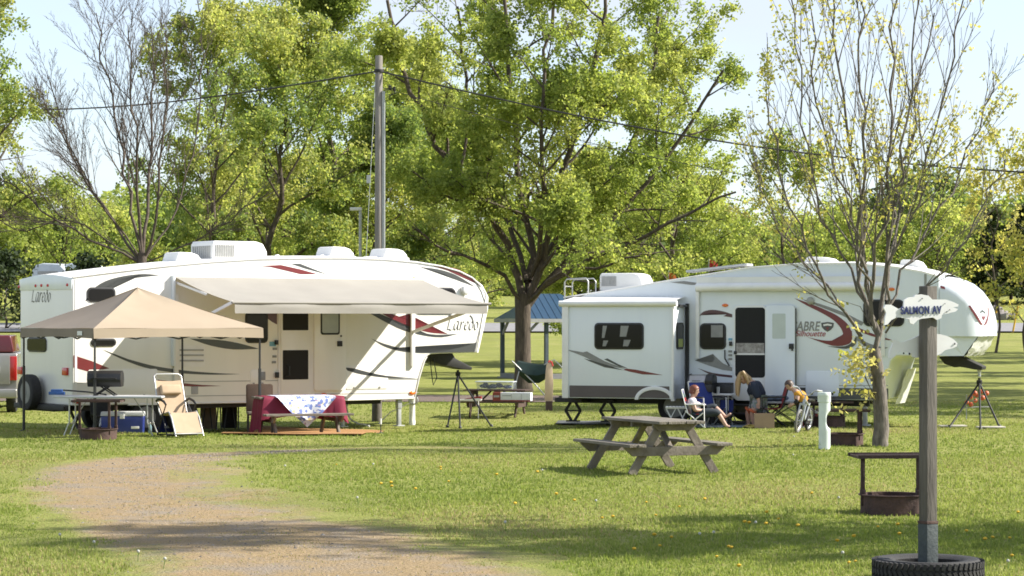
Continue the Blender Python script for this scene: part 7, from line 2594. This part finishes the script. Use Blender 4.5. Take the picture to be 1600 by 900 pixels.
# --- bending blonde woman
bw = gp_(1175, 668, .35)
P = mkP(bw.y, bw)
J = dict(pelvis=P(1187, 627), spine=P(1184, 616), chest=P(1178, 604), neck=P(1169, 595), skull=P(1161, 591),
         sho_l=P(1179, 600, .17), sho_r=P(1176, 602, -.17), elb_l=P(1181, 617, .2), elb_r=P(1184, 619, -.22), wri_l=P(1177, 630, .14), wri_r=P(1186, 629, -.26), pal_l=P(1175, 633, .13), pal_r=P(1185, 633.5, -.27),
         hip_l=P(1186, 629, .10), hip_r=P(1186, 629, -.10), kne_l=P(1168, 643, .13), kne_r=P(1175, 645, -.14), ank_l=P(1170, 664.5, .12), ank_r=P(1178, 665, -.12), toe_l=P(1163, 667.4, .10), toe_r=P(1171, 667.8, -.14))
w2 = person("blonde long-haired woman in navy top and patterned shorts bending over a box", bw, J, M_skin, .92)
h, M_ = head(w2, P(1160.5, 591), (-.55, -.75, -.45), (-.35, -.1, .9), M_skin, 1.02)
M_hair2 = mat("blonde_hair", (.36, .24, .115), .5, .3, 40, stretch=(4, 4, 1))
ex = []
rgh = random.Random(5)
for k in range(16):
    u = k / 15
    x0, y0 = 1154 + 12 * u, 587 - 7 * math.sin(math.pi * u)
    if u < .45:
        e_ = (1150 + 12 * u + rgh.uniform(-1, 1), 613 + rgh.uniform(-4, 8)); m_ = (1151 + 11 * u, 600)
    else:
        e_ = (1172 + 8 * (u - .4) + rgh.uniform(-1, 1), 605 + rgh.uniform(-3, 5)); m_ = (1166 + 11 * (u - .4), 592)
    dd = -.10 + .2 * rgh.random()
    ex.append((smooth_poly([P(x0, y0, dd), P(*m_, dd), P(*e_, dd - .05)], 4), [.028, .034, .036, .036, .034, .03, .026, .018, .006]))
hair_shell(h, M_, M_hair2, 1.02, -.06, extra=ex)
Mnavy = mat("navy_top", (.010, .016, .034), .8, .15, 9)
wear(w2, "top", [J['pelvis'].lerp(J['spine'], .3), J['spine'], J['chest'], J['chest'].lerp(J['neck'], .5)], [.145, .155, .165, .115], Mnavy)
for s in 'lr':
    wear(w2, "sleeve", [J['chest'].lerp(J['sho_' + s], .25), J['sho_' + s], J['sho_' + s].lerp(J['elb_' + s], .5), J['elb_' + s], J['elb_' + s].lerp(J['wri_' + s], .45)], [.11, .098, .082, .068, .054], Mnavy)
Mshort = mat("patterned_shorts", (.10, .17, .12), .8, .6, 22, col2=(.30, .28, .34), detail=1)
wear(w2, "shorts", [J['pelvis'], J['hip_l'], J['hip_l'].lerp(J['kne_l'], .85), J['hip_r'], J['hip_r'].lerp(J['kne_r'], .85)], [.15, .115, .095, .115, .095], Mshort, [(0, 1), (1, 2), (0, 3), (3, 4)])
for s in 'lr':
    k_, hp2 = J['kne_' + s], J['hip_' + s]
    d_ = (k_ - hp2).normalized(); a = hp2.lerp(k_, .83)
    mb = MB(); mb.tube([a, a + d_ * .05], .098, 12); mb.build("hem", mat("orange_hem", (.40, .09, .03), .8, .1, 9), w2, smooth=True, angle=50)
    a, b_ = J['ank_' + s], J['toe_' + s]
    mb = MB(); d_ = (b_ - a).normalized(); mb.tube([a - d_ * .04 - Vector((0, 0, .015)), b_ + d_ * .03 - Vector((0, 0, .008))], [.034, .028], 8); mb.build("shoe", M_blackcloth, w2, smooth=True)

# --- boy
bb = gp_(1251, 669, .15)
P = mkP(bb.y, bb)
J = dict(pelvis=P(1256, 634), spine=P(1254, 627), chest=P(1249, 617), neck=P(1241, 609.5), skull=P(1235, 603.5),
         sho_l=P(1249, 615, .12), sho_r=P(1246, 616, -.12), elb_l=P(1250, 626, .17), elb_r=P(1245.5, 626, -.16), wri_l=P(1240, 632, .12), wri_r=P(1239, 632, -.15), pal_l=P(1237, 633.5, .10), pal_r=P(1236, 633, -.14),
         hip_l=P(1256, 636, .07), hip_r=P(1255, 636, -.07), kne_l=P(1258, 650, .10), kne_r=P(1249, 650, -.10), ank_l=P(1260, 666, .10), ank_r=P(1250, 667, -.08), toe_l=P(1253, 668.5, .06), toe_r=P(1243, 669.3, -.10))
boy = person("boy in yellow shirt and black trousers leaning forward beside the bicycle", bb, J, M_skin2, .80)
h, M_ = head(boy, P(1233.5, 602.5), (-.8, -.35, -.55), (-.4, 0, .9), M_skin2, .90)
M_hair3 = mat("dark_brown_hair", (.05, .028, .018), .5, .3, 40)
hair_shell(h, M_, M_hair3, .90, -.03)
Myel = mat("yellow_shirt", (.48, .23, .018), .8, .08, 9)
wear(boy, "shirt", [J['pelvis'].lerp(J['spine'], .2), J['spine'], J['chest'], J['chest'].lerp(J['neck'], .5)], [.120, .122, .128, .07], Myel)
for s in 'lr':
    wear(boy, "short_sleeve", [J['chest'].lerp(J['sho_' + s], .3), J['sho_' + s], J['sho_' + s].lerp(J['elb_' + s], .45)], [.085, .074, .056], Myel)
    wear(boy, "sleeve", [J['sho_' + s].lerp(J['elb_' + s], .4), J['elb_' + s], J['elb_' + s].lerp(J['wri_' + s], .85)], [.038, .036, .028], M_blackcloth)
wear(boy, "trousers", [J['pelvis'], J['hip_l'], J['kne_l'], J['ank_l'], J['hip_r'], J['kne_r'], J['ank_r']], [.105, .078, .056, .045, .078, .056, .045], M_blackcloth, [(0, 1), (1, 2), (2, 3), (0, 4), (4, 5), (5, 6)])
for s in 'lr':
    a, b_ = J['ank_' + s], J['toe_' + s]
    mb = MB(); d_ = (b_ - a).normalized(); mb.tube([a - d_ * .03 - Vector((0, 0, .01)), b_ + d_ * .03 - Vector((0, 0, .0))], [.032, .030], 8); mb.build("shoe", M_clid, boy, smooth=True)

# --- child's bicycle, front wheel towards the picture
fb = gp_(1241, 676.5)
bk = thing("bicycle", "small silver and white child's bicycle with its front wheel pointing forward", "bicycle", fb, R(-106), rot=None)
bk.rotation_euler = (R(-9), 0, R(-112))
Rw = .235
wb = .78
bk.location = fb + Vector((0.06, .05, 0))
# local x = forward; front hub at x = 0, rear hub at x = -wb
M_frame = mat("white_bike_paint", (.36, .38, .40), .25, .05, 9, coat=.5)
for x in (0, -wb):
    c = Vector((x, 0, Rw))
    mb = MB(); mb.tube([c + Vector((Rw - .022, 0, 0)).cross(Vector((0, 0, 0))) + Vector(((Rw - .024) * math.cos(a), 0, (Rw - .024) * math.sin(a))) for a in [2 * math.pi * i / 32 for i in range(32)]], .025, 8, closed=True)
    ty_ = mb.build("tyre", M_rubber if x else mat("worn_tyre", (.16, .155, .15), .8, .2, 20), bk, smooth=True)
    mb = MB(); mb.tube([c + Vector(((Rw - .055) * math.cos(a), 0, (Rw - .055) * math.sin(a))) for a in [2 * math.pi * i / 32 for i in range(32)]], .014, 6, closed=True); mb.build("rim", M_steel, ty_, smooth=True)
    mb = MB()
    for i in range(12):
        a = 2 * math.pi * i / 12; s_ = .03 if i % 2 else -.03
        mb.tube([c + Vector((0, s_, 0)), c + Vector(((Rw - .06) * math.cos(a), 0, (Rw - .06) * math.sin(a)))], .003, 4)
    mb.tube([c + Vector((0, -.05, 0)), c + Vector((0, .05, 0))], .016, 8)
    mb.build("spokes", M_steel, ty_, smooth=True)
hd = Vector((-.15, 0, .56)); ht2 = Vector((-.19, 0, .66)); bbk = Vector((-.42, 0, .24)); stp = Vector((-.58, 0, .52))
mb = MB(); mb.tube([hd, bbk], .022, 8); mb.tube([ht2, stp], .020, 8); mb.tube([stp + Vector((-.03, 0, .05)), bbk], .019, 8)
for s_ in (-.05, .05):
    mb.tube([bbk + Vector((0, s_ * .5, 0)), Vector((-wb, s_, Rw))], .012, 6); mb.tube([stp, Vector((-wb, s_, Rw))], .012, 6)
mb.tube([hd, ht2], .028, 10); mb.build("frame", M_frame, bk, smooth=True, angle=60)
mb = MB()
for s_ in (-.055, .055):
    mb.tube([hd + Vector((.02, s_, 0)), Vector((0, s_, Rw))], .017, 8)
mb.bar(hd + Vector((.02, -.065, .0)), hd + Vector((.02, .065, .0)), .04, .04); mb.build("fork", M_frame, bk, smooth=True, angle=60)
mb = MB(); mb.tube([ht2, ht2 + Vector((-.03, 0, .08))], .015, 8)
mb.tube([ht2 + Vector((-.10, -.29, .20)), ht2 + Vector((-.04, -.17, .20)), ht2 + Vector((-.03, -.06, .08)), ht2 + Vector((-.03, .06, .08)), ht2 + Vector((-.04, .17, .20)), ht2 + Vector((-.10, .29, .20))], .013, 8)
hb2 = mb.build("handlebar", M_steel, bk, smooth=True, angle=60)
for s_ in (-1, 1):
    mb = MB(); mb.tube([ht2 + Vector((-.105, s_ * .30, .20)), ht2 + Vector((-.065, s_ * .20, .20))], .019, 8); mb.build("grip", M_plastic, hb2, smooth=True)
mb = MB(); mb.prism([(-.74, -.075, .60), (-.74, .075, .60), (-.60, .035, .61), (-.48, .02, .60), (-.48, -.02, .60), (-.60, -.035, .61)], (0, 0, .045)); mb.build("saddle", M_black, bk, bevel=.012)
mb = MB(); mb.tube([bbk + Vector((0, -.06, 0)), bbk + Vector((0, .06, 0))], .02, 8); mb.bar(bbk + Vector((0, .06, 0)), bbk + Vector((.10, .07, -.06)), .02, .015); mb.bar(bbk + Vector((0, -.06, 0)), bbk + Vector((-.10, -.07, .06)), .02, .015)
mb.box(bbk + Vector((.10, .12, -.06)), (.08, .09, .02)); mb.box(bbk + Vector((-.10, -.12, .06)), (.08, .09, .02)); mb.build("crank", M_chas, bk)
